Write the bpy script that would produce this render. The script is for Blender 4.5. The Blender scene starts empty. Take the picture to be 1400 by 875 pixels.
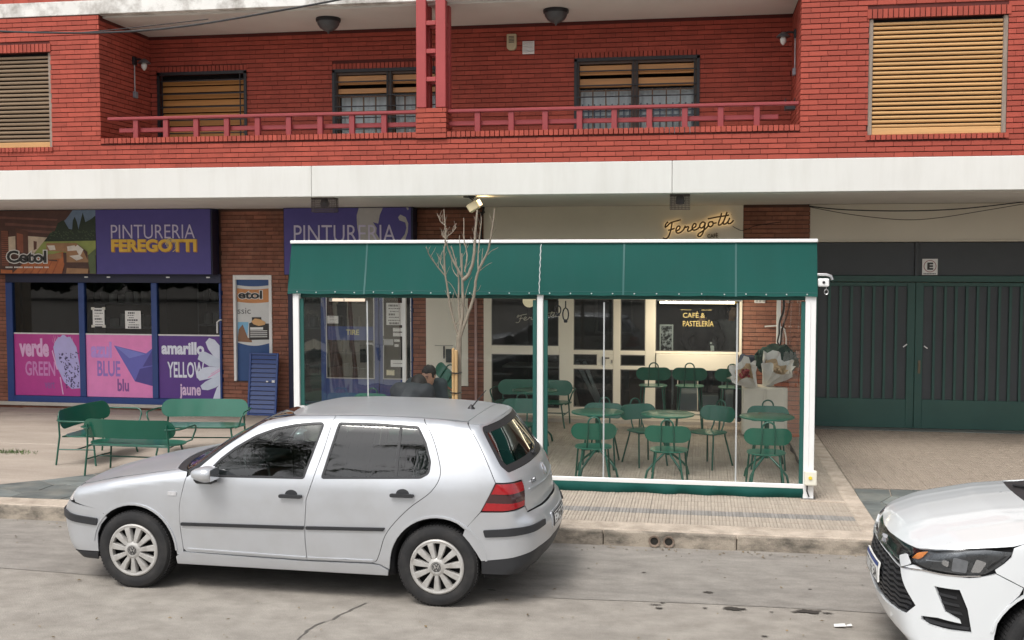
import bpy, bmesh, math, random
import numpy as np
from mathutils import Vector, Matrix
from mathutils.geometry import delaunay_2d_cdt

random.seed(7)
SC = bpy.context.scene
COL = SC.collection
R = math.radians

# ------------------------------------------------------------------ camera
cam_d = bpy.data.cameras.new("camera")
cam = bpy.data.objects.new("camera", cam_d)
COL.objects.link(cam)
cam_d.sensor_width = 36.0
cam_d.lens = 38.57
cam_d.clip_start = 0.05
cam_d.clip_end = 3000
cam.location = (0, 0, 2.633)
cam.rotation_euler = (R(90 - 3.148), 0, R(9.634))
SC.camera = cam

# ------------------------------------------------------------------ daylight (overcast)
SUN_EL, SUN_AZ = R(57), R(203)          # azimuth measured clockwise from +Y (north)
w = bpy.data.worlds.new("World")
SC.world = w
w.use_nodes = True
nt = w.node_tree
nt.nodes.clear()
out = nt.nodes.new("ShaderNodeOutputWorld")
bg = nt.nodes.new("ShaderNodeBackground")
sky = nt.nodes.new("ShaderNodeTexSky")
sky.sky_type = 'NISHITA'
sky.sun_disc = False
sky.sun_elevation = SUN_EL
sky.sun_rotation = SUN_AZ
sky.air_density = 1.0
sky.dust_density = 4.0
sky.ozone_density = 1.0
hs = nt.nodes.new("ShaderNodeHueSaturation")   # a cloud deck: the same sky with most of its blue gone
hs.inputs['Saturation'].default_value = 0.22
nt.links.new(sky.outputs[0], hs.inputs['Color'])
nt.links.new(hs.outputs[0], bg.inputs[0])
bg.inputs[1].default_value = 0.145
nt.links.new(bg.outputs[0], out.inputs[0])

sun_d = bpy.data.lights.new("sun", 'SUN')
sun_d.energy = 1.3
sun_d.angle = R(22)
sun_d.color = (1.0, 0.96, 0.90)
sun = bpy.data.objects.new("sun", sun_d)
COL.objects.link(sun)
sd = Vector((math.sin(SUN_AZ) * math.cos(SUN_EL), math.cos(SUN_AZ) * math.cos(SUN_EL), math.sin(SUN_EL)))
sun.rotation_euler = sd.to_track_quat('Z', 'Y').to_euler()
sun.location = sd * 40

SC.view_settings.view_transform = 'Standard'
SC.view_settings.look = 'None'
SC.view_settings.gamma = 1.0
SC.view_settings.exposure = 0.5

# ------------------------------------------------------------------ helpers
def link(o, parent=None):
    COL.objects.link(o)
    if parent is not None:
        o.parent = parent
    return o

def tag(o, label=None, cat=None, group=None, kind=None):
    if label: o['label'] = label
    if cat: o['category'] = cat
    if group: o['group'] = group
    if kind: o['kind'] = kind
    return o

def thing(name, loc=(0, 0, 0), rz=0.0, label=None, cat=None, group=None, parent=None):
    o = bpy.data.objects.new(name, None)
    o.empty_display_size = 0.2
    o.location = loc
    o.rotation_euler = (0, 0, rz)
    link(o, parent)
    return tag(o, label, cat, group)

class MB:
    def __init__(s):
        s.v, s.f, s.m = [], [], []
    def add(s, verts, faces, mi=0):
        n = len(s.v)
        s.v.extend([tuple(p) for p in verts])
        for q in faces:
            s.f.append(tuple(i + n for i in q)); s.m.append(mi)
        return s
    def box(s, x0, x1, y0, y1, z0, z1, mi=0, skip=''):
        V = [(x0,y0,z0),(x1,y0,z0),(x1,y1,z0),(x0,y1,z0),(x0,y0,z1),(x1,y0,z1),(x1,y1,z1),(x0,y1,z1)]
        F = {'b':(0,3,2,1),'t':(4,5,6,7),'f':(0,1,5,4),'r':(1,2,6,5),'k':(2,3,7,6),'l':(3,0,4,7)}
        return s.add(V, [F[k] for k in F if k not in skip], mi)
    def obox(s, c, ax, ay, az, hx, hy, hz, mi=0):
        """box about c with unit axes ax, ay, az and half sizes"""
        c = Vector(c); ax, ay, az = Vector(ax)*hx, Vector(ay)*hy, Vector(az)*hz
        V = [c-ax-ay-az, c+ax-ay-az, c+ax+ay-az, c-ax+ay-az, c-ax-ay+az, c+ax-ay+az, c+ax+ay+az, c-ax+ay+az]
        return s.add(V, [(0,3,2,1),(4,5,6,7),(0,1,5,4),(1,2,6,5),(2,3,7,6),(3,0,4,7)], mi)
    def beam(s, a, b, wx, wy, mi=0, up=(0,0,1)):
        a, b = Vector(a), Vector(b); d = (b-a); L = d.length; d.normalize()
        u = Vector(up)
        if abs(d.dot(u)) > 0.95: u = Vector((0,1,0))
        x = d.cross(u).normalized(); y = x.cross(d).normalized()
        return s.obox((a+b)/2, x, y, d, wx/2, wy/2, L/2, mi)
    def quad(s, a, b, c, d, mi=0):
        return s.add([a,b,c,d], [(0,1,2,3)], mi)
    def tube(s, path, r, n=8, mi=0, closed=False, caps=True):
        P = [Vector(p) for p in path]; k = len(P)
        rr = r if isinstance(r, (list, tuple)) else [r]*k
        prev = None; V = []
        for i, p in enumerate(P):
            if closed: t = P[(i+1)%k] - P[i-1]
            else: t = P[min(i+1,k-1)] - P[max(i-1,0)]
            t.normalize()
            if prev is None:
                a = Vector((0,0,1)) if abs(t.z) < .9 else Vector((1,0,0))
                x = t.cross(a).normalized()
            else:
                x = (prev - t*prev.dot(t)).normalized()
            prev = x; y = t.cross(x)
            for j in range(n):
                an = 2*math.pi*j/n
                V.append(p + (x*math.cos(an) + y*math.sin(an))*rr[i])
        F = []
        for i in range(k if closed else k-1):
            b = ((i+1)%k)*n
            for j in range(n):
                F.append((i*n+j, i*n+(j+1)%n, b+(j+1)%n, b+j))
        if not closed and caps:
            F.append(tuple(range(n-1,-1,-1))); F.append(tuple((k-1)*n+j for j in range(n)))
        return s.add(V, F, mi)
    def lathe(s, prof, c=(0,0,0), n=24, mi=0, axis='z', cap=True):
        """prof: list of (r, h)"""
        V = []; k = len(prof)
        for r, h in prof:
            for j in range(n):
                a = 2*math.pi*j/n
                p = (r*math.cos(a), r*math.sin(a), h)
                if axis == 'y': p = (p[0], h, p[1])
                if axis == 'x': p = (h, p[0], p[1])
                V.append((c[0]+p[0], c[1]+p[1], c[2]+p[2]))
        F = []
        for i in range(k-1):
            for j in range(n):
                q = (i*n+j, i*n+(j+1)%n, (i+1)*n+(j+1)%n, (i+1)*n+j)
                F.append(q if axis != 'y' else q[::-1])
        if cap:
            if prof[0][0] > 1e-6: F.append(tuple(range(n-1,-1,-1)))
            if prof[-1][0] > 1e-6: F.append(tuple((k-1)*n+j for j in range(n)))
        return s.add(V, F, mi)
    def prism(s, pts, h0, h1, axis='y', mi=0):
        """2D outline extruded: axis y -> pts are (x,z); z -> (x,y); x -> (y,z)"""
        n = len(pts)
        def P(p, h):
            return (p[0],h,p[1]) if axis=='y' else (p[0],p[1],h) if axis=='z' else (h,p[0],p[1])
        V = [P(p,h0) for p in pts] + [P(p,h1) for p in pts]
        F = [tuple(range(n)), tuple(range(2*n-1,n-1,-1))]
        for i in range(n):
            j = (i+1)%n
            F.append((i, i+n, j+n, j))
        return s.add(V, F, mi)
    def mesh(s, name, mats, smooth=None, bevel=0, bseg=1, merge=0):
        me = bpy.data.meshes.new(name)
        me.from_pydata(s.v, [], s.f)
        if not isinstance(mats, (list, tuple)): mats = [mats]
        for m in mats: me.materials.append(m)
        if len(mats) > 1: me.polygons.foreach_set('material_index', s.m)
        bm = bmesh.new(); bm.from_mesh(me)
        if merge: bmesh.ops.remove_doubles(bm, verts=bm.verts, dist=merge)
        bmesh.ops.recalc_face_normals(bm, faces=bm.faces)
        if bevel:
            ed = [e for e in bm.edges if len(e.link_faces) == 2 and e.calc_face_angle(0) > R(40)]
            bmesh.ops.bevel(bm, geom=ed, offset=bevel, segments=bseg, affect='EDGES', profile=0.5, clamp_overlap=True)
        bm.to_mesh(me); bm.free()
        if smooth is not None:
            me.polygons.foreach_set('use_smooth', [True]*len(me.polygons))
            me.set_sharp_from_angle(angle=R(smooth))
        me.update()
        return me
    def build(s, name, mats, parent=None, smooth=None, bevel=0, bseg=1, loc=None, merge=0):
        o = bpy.data.objects.new(name, s.mesh(name, mats, smooth, bevel, bseg, merge))
        if loc is not None: o.location = loc
        return link(o, parent)

def copy_tree(o, parent=None):
    c = o.copy(); COL.objects.link(c)
    if parent is not None: c.parent = parent
    for ch in list(o.children): copy_tree(ch, c)
    return c

def text_mesh(s, size, bold=0.0, depth=0.004, xs=1.0, align='LEFT', spacing=1.0, shear=0.0):
    cu = bpy.data.curves.new('lettering', 'FONT')
    cu.body = s; cu.size = size; cu.offset = bold; cu.extrude = depth; cu.align_x = align
    cu.space_character = spacing; cu.shear = shear; cu.resolution_u = 3
    ob = bpy.data.objects.new('lettering', cu)
    COL.objects.link(ob)
    dg = bpy.context.evaluated_depsgraph_get()
    me = bpy.data.meshes.new_from_object(ob.evaluated_get(dg))
    bpy.data.objects.remove(ob)
    me.transform(Matrix.Scale(xs, 4, (1, 0, 0)))
    return me

def text(name, s, fit, at, mat, parent=None, bold=0.0, base=None, depth=0.003, rot=0.0, yaw=0.0, spacing=1.0, shear=0.0):
    """lettering facing -Y whose box is fitted to fit=(width, height); at = lower-left corner"""
    me = text_mesh(s, 1.0, bold, depth, 1.0, 'LEFT', spacing, shear)
    co = np.array([v.co[:] for v in me.vertices])
    mn, mx = co.min(0), co.max(0)
    if base is not None:      # an outline: scaled and placed like the lettering of weight base
        cb_ = np.array([v.co[:] for v in text_mesh(s, 1.0, base, depth, 1.0, 'LEFT', spacing, shear).vertices]); mn, mx = cb_.min(0), cb_.max(0)
    sx = fit[0]/(mx[0]-mn[0]); sy = fit[1]/(mx[1]-mn[1])
    me.transform(Matrix.Translation((-mn[0], -mn[1], 0)))
    me.transform(Matrix.Diagonal((sx, sy, 1, 1)))
    me.transform(Matrix.Rotation(R(90), 4, 'X'))
    if rot: me.transform(Matrix.Rotation(rot, 4, 'Y'))
    if yaw: me.transform(Matrix.Rotation(yaw, 4, 'Z'))
    me.materials.clear(); me.materials.append(mat)
    o = bpy.data.objects.new(name, me)
    o.location = at
    return link(o, parent)

# ------------------------------------------------------------------ materials
MATS = {}
def mat(name, col, rough=0.6, metal=0.0, var=0.12, vscale=6.0, bump=0.0, bscale=60.0, island=0.0, spec=0.5,
        dirt=None, dscale=1.2, damt=0.0, coat=0.0, emit=None, estr=0.0, sheen=0.0, stretch=None, rvar=0.1, dstretch=None):
    if name in MATS: return MATS[name]
    m = bpy.data.materials.new(name); m.use_nodes = True
    nt = m.node_tree; N = nt.nodes; L = nt.links
    b = N['Principled BSDF']
    b.inputs['Roughness'].default_value = rough
    b.inputs['Metallic'].default_value = metal
    b.inputs['Specular IOR Level'].default_value = spec
    b.inputs['Coat Weight'].default_value = coat
    b.inputs['Coat Roughness'].default_value = 0.06
    tc = N.new('ShaderNodeTexCoord')
    vec = tc.outputs['Object']
    if stretch:
        mp = N.new('ShaderNodeMapping'); mp.inputs['Scale'].default_value = stretch
        L.new(vec, mp.inputs[0]); vec = mp.outputs[0]
    no = N.new('ShaderNodeTexNoise'); no.inputs['Scale'].default_value = vscale
    no.inputs['Detail'].default_value = 6; no.inputs['Roughness'].default_value = 0.6
    L.new(vec, no.inputs['Vector'])
    mr = N.new('ShaderNodeMapRange')
    mr.inputs[1].default_value = 0.25; mr.inputs[2].default_value = 0.75
    mr.inputs[3].default_value = 1-var; mr.inputs[4].default_value = 1+var
    L.new(no.outputs[0], mr.inputs[0])
    val = mr.outputs[0]
    if island:
        ge = N.new('ShaderNodeNewGeometry'); oi = N.new('ShaderNodeObjectInfo')
        ad = N.new('ShaderNodeMath'); ad.operation = 'ADD'
        L.new(ge.outputs['Random Per Island'], ad.inputs[0]); L.new(oi.outputs['Random'], ad.inputs[1])
        fr = N.new('ShaderNodeMath'); fr.operation = 'FRACT'; L.new(ad.outputs[0], fr.inputs[0])
        mi = N.new('ShaderNodeMapRange'); mi.inputs[3].default_value = 1-island; mi.inputs[4].default_value = 1+island
        L.new(fr.outputs[0], mi.inputs[0])
        mu = N.new('ShaderNodeMath'); mu.operation = 'MULTIPLY'
        L.new(val, mu.inputs[0]); L.new(mi.outputs[0], mu.inputs[1]); val = mu.outputs[0]
    vm = N.new('ShaderNodeVectorMath'); vm.operation = 'SCALE'
    vm.inputs[0].default_value = col[:3]
    L.new(val, vm.inputs['Scale'])
    colo = vm.outputs[0]
    if dirt is not None and damt > 0:
        n2 = N.new('ShaderNodeTexNoise'); n2.inputs['Scale'].default_value = dscale
        n2.inputs['Detail'].default_value = 8; n2.inputs['Roughness'].default_value = 0.65
        if dstretch:
            dm = N.new('ShaderNodeMapping'); dm.inputs['Scale'].default_value = dstretch
            L.new(tc.outputs['Object'], dm.inputs[0]); L.new(dm.outputs[0], n2.inputs['Vector'])
        else: L.new(tc.outputs['Object'], n2.inputs['Vector'])
        m2 = N.new('ShaderNodeMapRange'); m2.inputs[1].default_value = 0.45; m2.inputs[2].default_value = 0.72
        m2.inputs[3].default_value = 0; m2.inputs[4].default_value = damt
        L.new(n2.outputs[0], m2.inputs[0])
        mx = N.new('ShaderNodeMix'); mx.data_type = 'RGBA'
        L.new(m2.outputs[0], mx.inputs['Factor']); L.new(colo, mx.inputs['A'])
        mx.inputs['B'].default_value = (*dirt[:3], 1)
        colo = mx.outputs['Result']
    L.new(colo, b.inputs['Base Color'])
    if rvar:
        rr = N.new('ShaderNodeMapRange'); rr.inputs[3].default_value = max(0.02, rough-rvar); rr.inputs[4].default_value = min(1, rough+rvar)
        L.new(no.outputs[0], rr.inputs[0]); L.new(rr.outputs[0], b.inputs['Roughness'])
    if bump:
        n3 = N.new('ShaderNodeTexNoise'); n3.inputs['Scale'].default_value = bscale
        n3.inputs['Detail'].default_value = 5
        L.new(vec, n3.inputs['Vector'])
        bp = N.new('ShaderNodeBump'); bp.inputs['Strength'].default_value = bump; bp.inputs['Distance'].default_value = 0.01
        L.new(n3.outputs[0], bp.inputs['Height']); L.new(bp.outputs[0], b.inputs['Normal'])
    if emit:
        b.inputs['Emission Color'].default_value = (*emit, 1); b.inputs['Emission Strength'].default_value = estr
    MATS[name] = m
    return m

def glass(name, tint=(0.8,0.85,0.85), refl=1.0, rough=0.01, clear=1.0, ior=1.5, bump=0.0, bscale=3.0, haze=0.0):
    """thin pane: transparent with a fresnel mirror on it and a little milky haze"""
    if name in MATS: return MATS[name]
    m = bpy.data.materials.new(name); m.use_nodes = True
    nt = m.node_tree; N = nt.nodes; L = nt.links
    N.clear()
    o = N.new('ShaderNodeOutputMaterial')
    t = N.new('ShaderNodeBsdfTransparent'); t.inputs[0].default_value = (*tint, 1)
    g = N.new('ShaderNodeBsdfGlossy'); g.inputs['Roughness'].default_value = rough
    fr = N.new('ShaderNodeFresnel'); fr.inputs[0].default_value = ior
    mu = N.new('ShaderNodeMath'); mu.operation = 'MULTIPLY'; mu.inputs[1].default_value = refl
    L.new(fr.outputs[0], mu.inputs[0])
    mx = N.new('ShaderNodeMixShader')
    L.new(mu.outputs[0], mx.inputs[0])
    if haze:
        d = N.new('ShaderNodeBsdfDiffuse'); d.inputs[0].default_value = (0.75,0.77,0.77,1)
        m0 = N.new('ShaderNodeMixShader'); m0.inputs[0].default_value = haze
        L.new(t.outputs[0], m0.inputs[1]); L.new(d.outputs[0], m0.inputs[2]); L.new(m0.outputs[0], mx.inputs[1])
    else:
        L.new(t.outputs[0], mx.inputs[1])
    L.new(g.outputs[0], mx.inputs[2])
    if bump:
        tc = N.new('ShaderNodeTexCoord'); n3 = N.new('ShaderNodeTexNoise'); n3.inputs['Scale'].default_value = bscale
        L.new(tc.outputs['Object'], n3.inputs['Vector'])
        bp = N.new('ShaderNodeBump'); bp.inputs['Strength'].default_value = bump; bp.inputs['Distance'].default_value = 0.02
        L.new(n3.outputs[0], bp.inputs['Height']); L.new(bp.outputs[0], g.inputs['Normal']); L.new(bp.outputs[0], fr.inputs['Normal'])
    L.new(mx.outputs[0], o.inputs[0])
    MATS[name] = m
    return m

def emis(name, col, s):
    if name in MATS: return MATS[name]
    m = bpy.data.materials.new(name); m.use_nodes = True
    N = m.node_tree.nodes; N.clear()
    o = N.new('ShaderNodeOutputMaterial'); e = N.new('ShaderNodeEmission')
    e.inputs[0].default_value = (*col, 1); e.inputs[1].default_value = s
    m.node_tree.links.new(e.outputs[0], o.inputs[0])
    MATS[name] = m
    return m
# ------------------------------------------------------------------ ground, street, kerb, pavement
def ramp_mat(name, c1, c2, scale, detail=8, rough=0.85, bump=0.3, bscale=80, lo=0.35, hi=0.65, c3=None, streak=None, pebble=0.0):
    m = bpy.data.materials.new(name); m.use_nodes = True
    nt = m.node_tree; N = nt.nodes; L = nt.links; b = N['Principled BSDF']
    b.inputs['Roughness'].default_value = rough
    tc = N.new('ShaderNodeTexCoord'); mp = N.new('ShaderNodeMapping')
    if streak: mp.inputs['Scale'].default_value = streak
    L.new(tc.outputs['Object'], mp.inputs[0])
    n1 = N.new('ShaderNodeTexNoise'); n1.inputs['Scale'].default_value = scale; n1.inputs['Detail'].default_value = detail
    n1.inputs['Roughness'].default_value = 0.65
    L.new(mp.outputs[0], n1.inputs['Vector'])
    cr = N.new('ShaderNodeValToRGB')
    cr.color_ramp.elements[0].position = lo; cr.color_ramp.elements[0].color = (*c1, 1)
    cr.color_ramp.elements[1].position = hi; cr.color_ramp.elements[1].color = (*c2, 1)
    L.new(n1.outputs[0], cr.inputs[0]); col = cr.outputs[0]
    n2 = N.new('ShaderNodeTexNoise'); n2.inputs['Scale'].default_value = 130; n2.inputs['Detail'].default_value = 6; n2.inputs['Roughness'].default_value = .8
    L.new(tc.outputs['Object'], n2.inputs['Vector'])
    mr = N.new('ShaderNodeMapRange'); mr.inputs[1].default_value = .3; mr.inputs[2].default_value = .7
    mr.inputs[3].default_value = 0.68; mr.inputs[4].default_value = 1.32
    L.new(n2.outputs[0], mr.inputs[0])
    mu = N.new('ShaderNodeMix'); mu.data_type = 'RGBA'; mu.blend_type = 'MULTIPLY'; mu.inputs['Factor'].default_value = 1
    L.new(col, mu.inputs['A']); L.new(mr.outputs[0], mu.inputs['B']); col = mu.outputs['Result']
    if c3:
        n4 = N.new('ShaderNodeTexNoise'); n4.inputs['Scale'].default_value = 0.9; n4.inputs['Detail'].default_value = 9
        n4.inputs['Roughness'].default_value = 0.7
        L.new(tc.outputs['Object'], n4.inputs['Vector'])
        m4 = N.new('ShaderNodeMapRange'); m4.inputs[1].default_value = .56; m4.inputs[2].default_value = .7
        m4.inputs[3].default_value = 0; m4.inputs[4].default_value = .55
        L.new(n4.outputs[0], m4.inputs[0])
        m5 = N.new('ShaderNodeMix'); m5.data_type = 'RGBA'; m5.inputs['B'].default_value = (*c3, 1)
        L.new(m4.outputs[0], m5.inputs['Factor']); L.new(col, m5.inputs['A']); col = m5.outputs['Result']
    L.new(col, b.inputs['Base Color'])
    n3 = N.new('ShaderNodeTexNoise'); n3.inputs['Scale'].default_value = bscale; n3.inputs['Detail'].default_value = 6
    L.new(tc.outputs['Object'], n3.inputs['Vector'])
    bp = N.new('ShaderNodeBump'); bp.inputs['Strength'].default_value = bump; bp.inputs['Distance'].default_value = 0.006
    L.new(n3.outputs[0], bp.inputs['Height']); L.new(bp.outputs[0], b.inputs['Normal'])
    MATS[name] = m
    return m

M_ground = ramp_mat('far_ground', (.20,.18,.16), (.27,.25,.22), 0.5)
M_street = ramp_mat('street_concrete', (.235,.213,.186), (.325,.298,.262), 5.0, c3=(.19,.172,.152), streak=(.8,1.1,1), rough=.85, bump=.8)
M_gutter = ramp_mat('gutter_concrete', (.20,.184,.165), (.295,.273,.245), 4.5, c3=(.145,.135,.122), streak=(.6,1.3,1), rough=.7, bump=.25)
M_kerb = ramp_mat('kerb_concrete', (.10,.088,.072), (.36,.31,.25), 2.6, lo=.36, hi=.56, streak=(1.0,1,2.2), bump=.5)
M_kerbtop = ramp_mat('kerb_top', (.33,.275,.22), (.52,.44,.36), 5, bump=.4)
M_pave = ramp_mat('pavement_concrete', (.30,.25,.205), (.41,.35,.295), 1.1, c3=(.245,.215,.185), bump=.25, streak=(.5,1.3,1))
M_grout = ramp_mat('tile_grout', (.25,.215,.175), (.31,.265,.22), 6)
M_tile = mat('pavement_tile', (.39,.335,.275), .8, var=.14, vscale=9, island=.07, dirt=(.26,.215,.18), damt=.55, dscale=1.1, bump=.2)
M_tile_d = mat('pavement_tile_dark', (.25,.235,.22), .8, var=.2, vscale=9, island=.16, dirt=(.15,.14,.13), damt=.5, bump=.2)
M_tile_r = mat('driveway_tile', (.325,.270,.218), .82, var=.18, vscale=7, island=.07, dirt=(.21,.175,.145), damt=.65, dscale=.8, bump=.2)
M_slate = mat('slate', (.135,.150,.145), .6, var=.4, vscale=3.2, island=.22, dirt=(.30,.285,.24), damt=.5, dscale=2.5, bump=.5, bscale=9, stretch=(.6,2.2,1))
M_slate_l = mat('slate_light', (.42,.33,.255), .75, var=.25, vscale=4, island=.2, bump=.4)

g = MB(); g.quad((-600,-600,-.03),(600,-600,-.03),(600,600,-.03),(-600,600,-.03))
tag(g.build('ground', M_ground), kind='structure')
# carriageway, and the smoother damp gutter strip along the kerb
g = MB()
ys = [-24, -3, 4, 6.5, 7.4]
g.quad((-80,-24,0),(80,-24,0),(80,8.42,0),(-80,8.42,0))
street = tag(g.build('street', M_street), kind='structure')
g = MB(); n = 160
rnd = random.Random(3)
edge = [(-80 + 160*i/n, 8.36 + rnd.uniform(-.045,.045)) for i in range(n+1)]
V = [(x, y, .004) for x, y in edge] + [(x, 10.03, .004) for x, y in edge]
g.add(V, [(i, i+1, n+2+i, n+1+i) for i in range(n)])
tag(g.build('gutter', M_gutter), kind='structure')

# kerb of cast lengths
g = MB(); x = -40.0
while x < 1.45:
    L_ = min(rnd.uniform(1.15, 1.6), 1.56 - x)
    d = rnd.uniform(-.008, .008); h = rnd.uniform(-.006, .004)
    g.box(x, x+L_-.005, 10.0+d, 10.17, -.05, .150+h, 0)
    x += L_
# sloped end down to the driveway, and the far side of the driveway
g.prism([(10.0,-.05),(10.17,-.05),(10.17,.148),(10.0,.148)], 1.548, 1.70, 'x')
kerb = tag(g.build('kerb', M_kerb, bevel=.018, bseg=2), kind='structure')
g = MB()
g.box(-40, 1.66, 10.012, 10.30, .10, .1565)
kt = g.build('kerb_capping', M_kerbtop, kerb, bevel=.010)

# pavement slab and the concrete pavement on the left
g = MB(); g.box(-40, 1.55, 10.17, 17.4, -.05, .128)
pav = tag(g.build('pavement', M_pave), kind='structure')
g = MB(); g.box(-4.70, 1.50, 10.30, 16.80, .12, .1435); g.build('tile_bed', M_grout, pav)
g = MB()
for (a, b_, c, d_) in [(-40,-15,10.3,16.7),(-14.98,-11.2,10.3,16.7),(-11.18,-4.66,10.3,13.4),(-11.18,-4.66,13.42,16.1),(-11.18,-4.66,16.12,16.76)]:
    g.box(a, b_, c, d_, .10, .150)
tag(g.build('concrete_pavement', M_pave, bevel=.006), kind='structure')

# ribbed tiles ----------------------------------------------------
TS = .20
def tile_mb(mb, x, y, z, s=TS-.0025, ribs=6, slope=None):
    t = s/ribs; gp = t*.16
    mb.quad((x,y,z-.006),(x+s,y,z-.006),(x+s,y+s,z-.006),(x,y+s,z-.006))
    for k in range(ribs):
        a, b_ = x+k*t+gp*.5, x+(k+1)*t-gp*.5
        V = [(a-.002,y,z-.006),(a+.002,y+.004,z),(b_-.002,y+.004,z),(b_+.002,y,z-.006),
             (a-.002,y+s,z-.006),(a+.002,y+s-.004,z),(b_-.002,y+s-.004,z),(b_+.002,y+s,z-.006)]
        mb.add(V, [(1,2,6,5),(0,1,5,4),(2,3,7,6),(0,3,2,1)])
    return mb
g = MB(); tile_mb(g, -TS/2+.00125, -TS/2+.00125, 0)
tile_me = g.mesh('pavement_tile', M_tile); 
g = MB(); tile_mb(g, -TS/2+.00125, -TS/2+.00125, 0)
tile_me_d = g.mesh('pavement_tile', M_tile_d)
g = MB(); tile_mb(g, -TS/2+.00125, -TS/2+.00125, 0)
tile_me_r = g.mesh('driveway_tile', M_tile_r)
def lay(parent, name, me, me2, cells, limit, m, m2=None):
    """cells: (x, y, z, kind); the nearest are objects, the rest one mesh"""
    cells.sort(key=lambda c: c[0]**2 + c[1]**2)
    for (x, y, z, k) in cells[:limit]:
        o = bpy.data.objects.new(name, me2 if k else me)
        o.location = (x, y, z + rnd.uniform(-.002,.002))
        o.rotation_euler = (rnd.uniform(-.006,.006), rnd.uniform(-.006,.006), rnd.uniform(-.008,.008))
        link(o, parent)
    if cells[limit:]:
        mb = MB(); 
        for (x, y, z, k) in cells[limit:]:
            tile_mb(mb, x-TS/2+.00125, y-TS/2+.00125, z + rnd.uniform(-.001,.001))
        o = mb.build(name+'_field', m, parent); o['kind'] = 'stuff'
cells = []
for i in range(31):
    for j in range(32):
        x, y = 1.45 - i*TS, 10.41 + j*TS
        if y > 16.75: continue
        k = 1 if (j == 2) else 0
        cells.append((x, y, .152, k))
lay(pav, 'pavement_tile', tile_me, tile_me_d, cells, 300, M_tile)
# driveway to the gate: flat tiles, then slate running down to the street
g = MB()
xs = [1.55, 14]
g.quad((1.55,12.28,.140),(14,12.28,.140),(14,17.4,.140),(1.55,17.4,.140))
g.quad((1.55,9.96,.004),(14,9.96,.004),(14,12.28,.140),(1.55,12.28,.140))
drv = tag(g.build('driveway', M_grout), kind='structure')
cells = [(1.79+i*TS, 12.42+j*TS, .151, 0) for i in range(18) for j in range(21)]
lay(drv, 'driveway_tile', tile_me_r, tile_me_r, cells, 300, M_tile_r)
g = MB()
g.box(1.50, 1.672, 10.30, 16.6, .02, .160)
tag(g.build('tile_edging', M_kerbtop, bevel=.008), kind='structure')
g = MB(); g.box(1.06, 1.50, 11.50, 11.56, .12, .162)
g.build('edging_strip', M_kerbtop, pav, bevel=.005)
g = MB(); g.box(1.68, 14, 16.52, 16.82, .10, .158)
tag(g.build('gate_threshold', M_slate, bevel=.006), kind='structure')
# side of the raised pavement where the driveway drops
def crazy(mb, poly, n, seed, zf, gap=.010, th=.012):
    """irregular flagstones: voronoi cells of n seeds clipped to a polygon"""
    rr = random.Random(seed)
    xs = [p[0] for p in poly]; ys = [p[1] for p in poly]
    def inside(p):
        c = False; m = len(poly)
        for i in range(m):
            a, b_ = poly[i], poly[i-1]
            if (a[1] > p[1]) != (b_[1] > p[1]) and p[0] < (b_[0]-a[0])*(p[1]-a[1])/(b_[1]-a[1])+a[0]: c = not c
        return c
    S = []; tries = 0
    while len(S) < n and tries < 20000:
        tries += 1
        p = (rr.uniform(min(xs),max(xs)), rr.uniform(min(ys),max(ys)))
        if inside(p) and all((p[0]-q[0])**2+(1.5*(p[1]-q[1]))**2 > .09 for q in S): S.append(p)
    def clip(P, nx, ny, c):
        o = []
        for i in range(len(P)):
            a, b_ = P[i], P[(i+1)%len(P)]
            da, db = nx*a[0]+ny*a[1]-c, nx*b_[0]+ny*b_[1]-c
            if da <= 0: o.append(a)
            if da*db < 0:
                t = da/(da-db); o.append((a[0]+t*(b_[0]-a[0]), a[1]+t*(b_[1]-a[1])))
        return o
    out = []
    for s in S:
        P = list(poly)
        for q in S:
            if q is s or not P: continue
            nx, ny = q[0]-s[0], q[1]-s[1]; L_ = math.hypot(nx,ny); nx/=L_; ny/=L_
            P = clip(P, nx, ny, nx*(s[0]+q[0])/2 + ny*(s[1]+q[1])/2 - gap/2)
        if len(P) > 2: out.append((s, P))
    return out
def flag(parent, name, cellP, zf, m, th=.014, seed=0):
    (s, P) = cellP
    mb = MB(); n = len(P)
    cx_ = sum(p[0] for p in P)/n; cy_ = sum(p[1] for p in P)/n
    dz = random.uniform(-.004,.005)
    V = [(p[0],p[1],zf(p[0],p[1])-th) for p in P] + [(cx_+(p[0]-cx_)*.985,cy_+(p[1]-cy_)*.985,zf(p[0],p[1])+dz) for p in P]
    mb.add(V, [tuple(range(n,2*n))] + [(i,(i+1)%n,n+(i+1)%n,n+i) for i in range(n)])
    return mb.build(name, m, parent)
zr = lambda x, y: .008 + (.152-.008)*min(1, max(0, (y-9.98)/(12.28-9.98)))
for c in crazy(None, [(1.69,10.02),(6.2,10.02),(6.2,12.26),(1.69,12.26)], 46, 5, zr):
    flag(drv, 'flagstone', c, zr, M_slate_l if c[0][1] < 10.55 and random.random() < .75 else M_slate)
for c in crazy(None, [(-8.2,10.31),(-4.7,10.31),(-4.7,11.6),(-6.0,12.35),(-6.6,11.95),(-7.2,11.25)], 26, 9, None):
    flag(pav, 'flagstone', c, lambda x, y: .157, M_slate_l if random.random() < .18 else M_slate)

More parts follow.
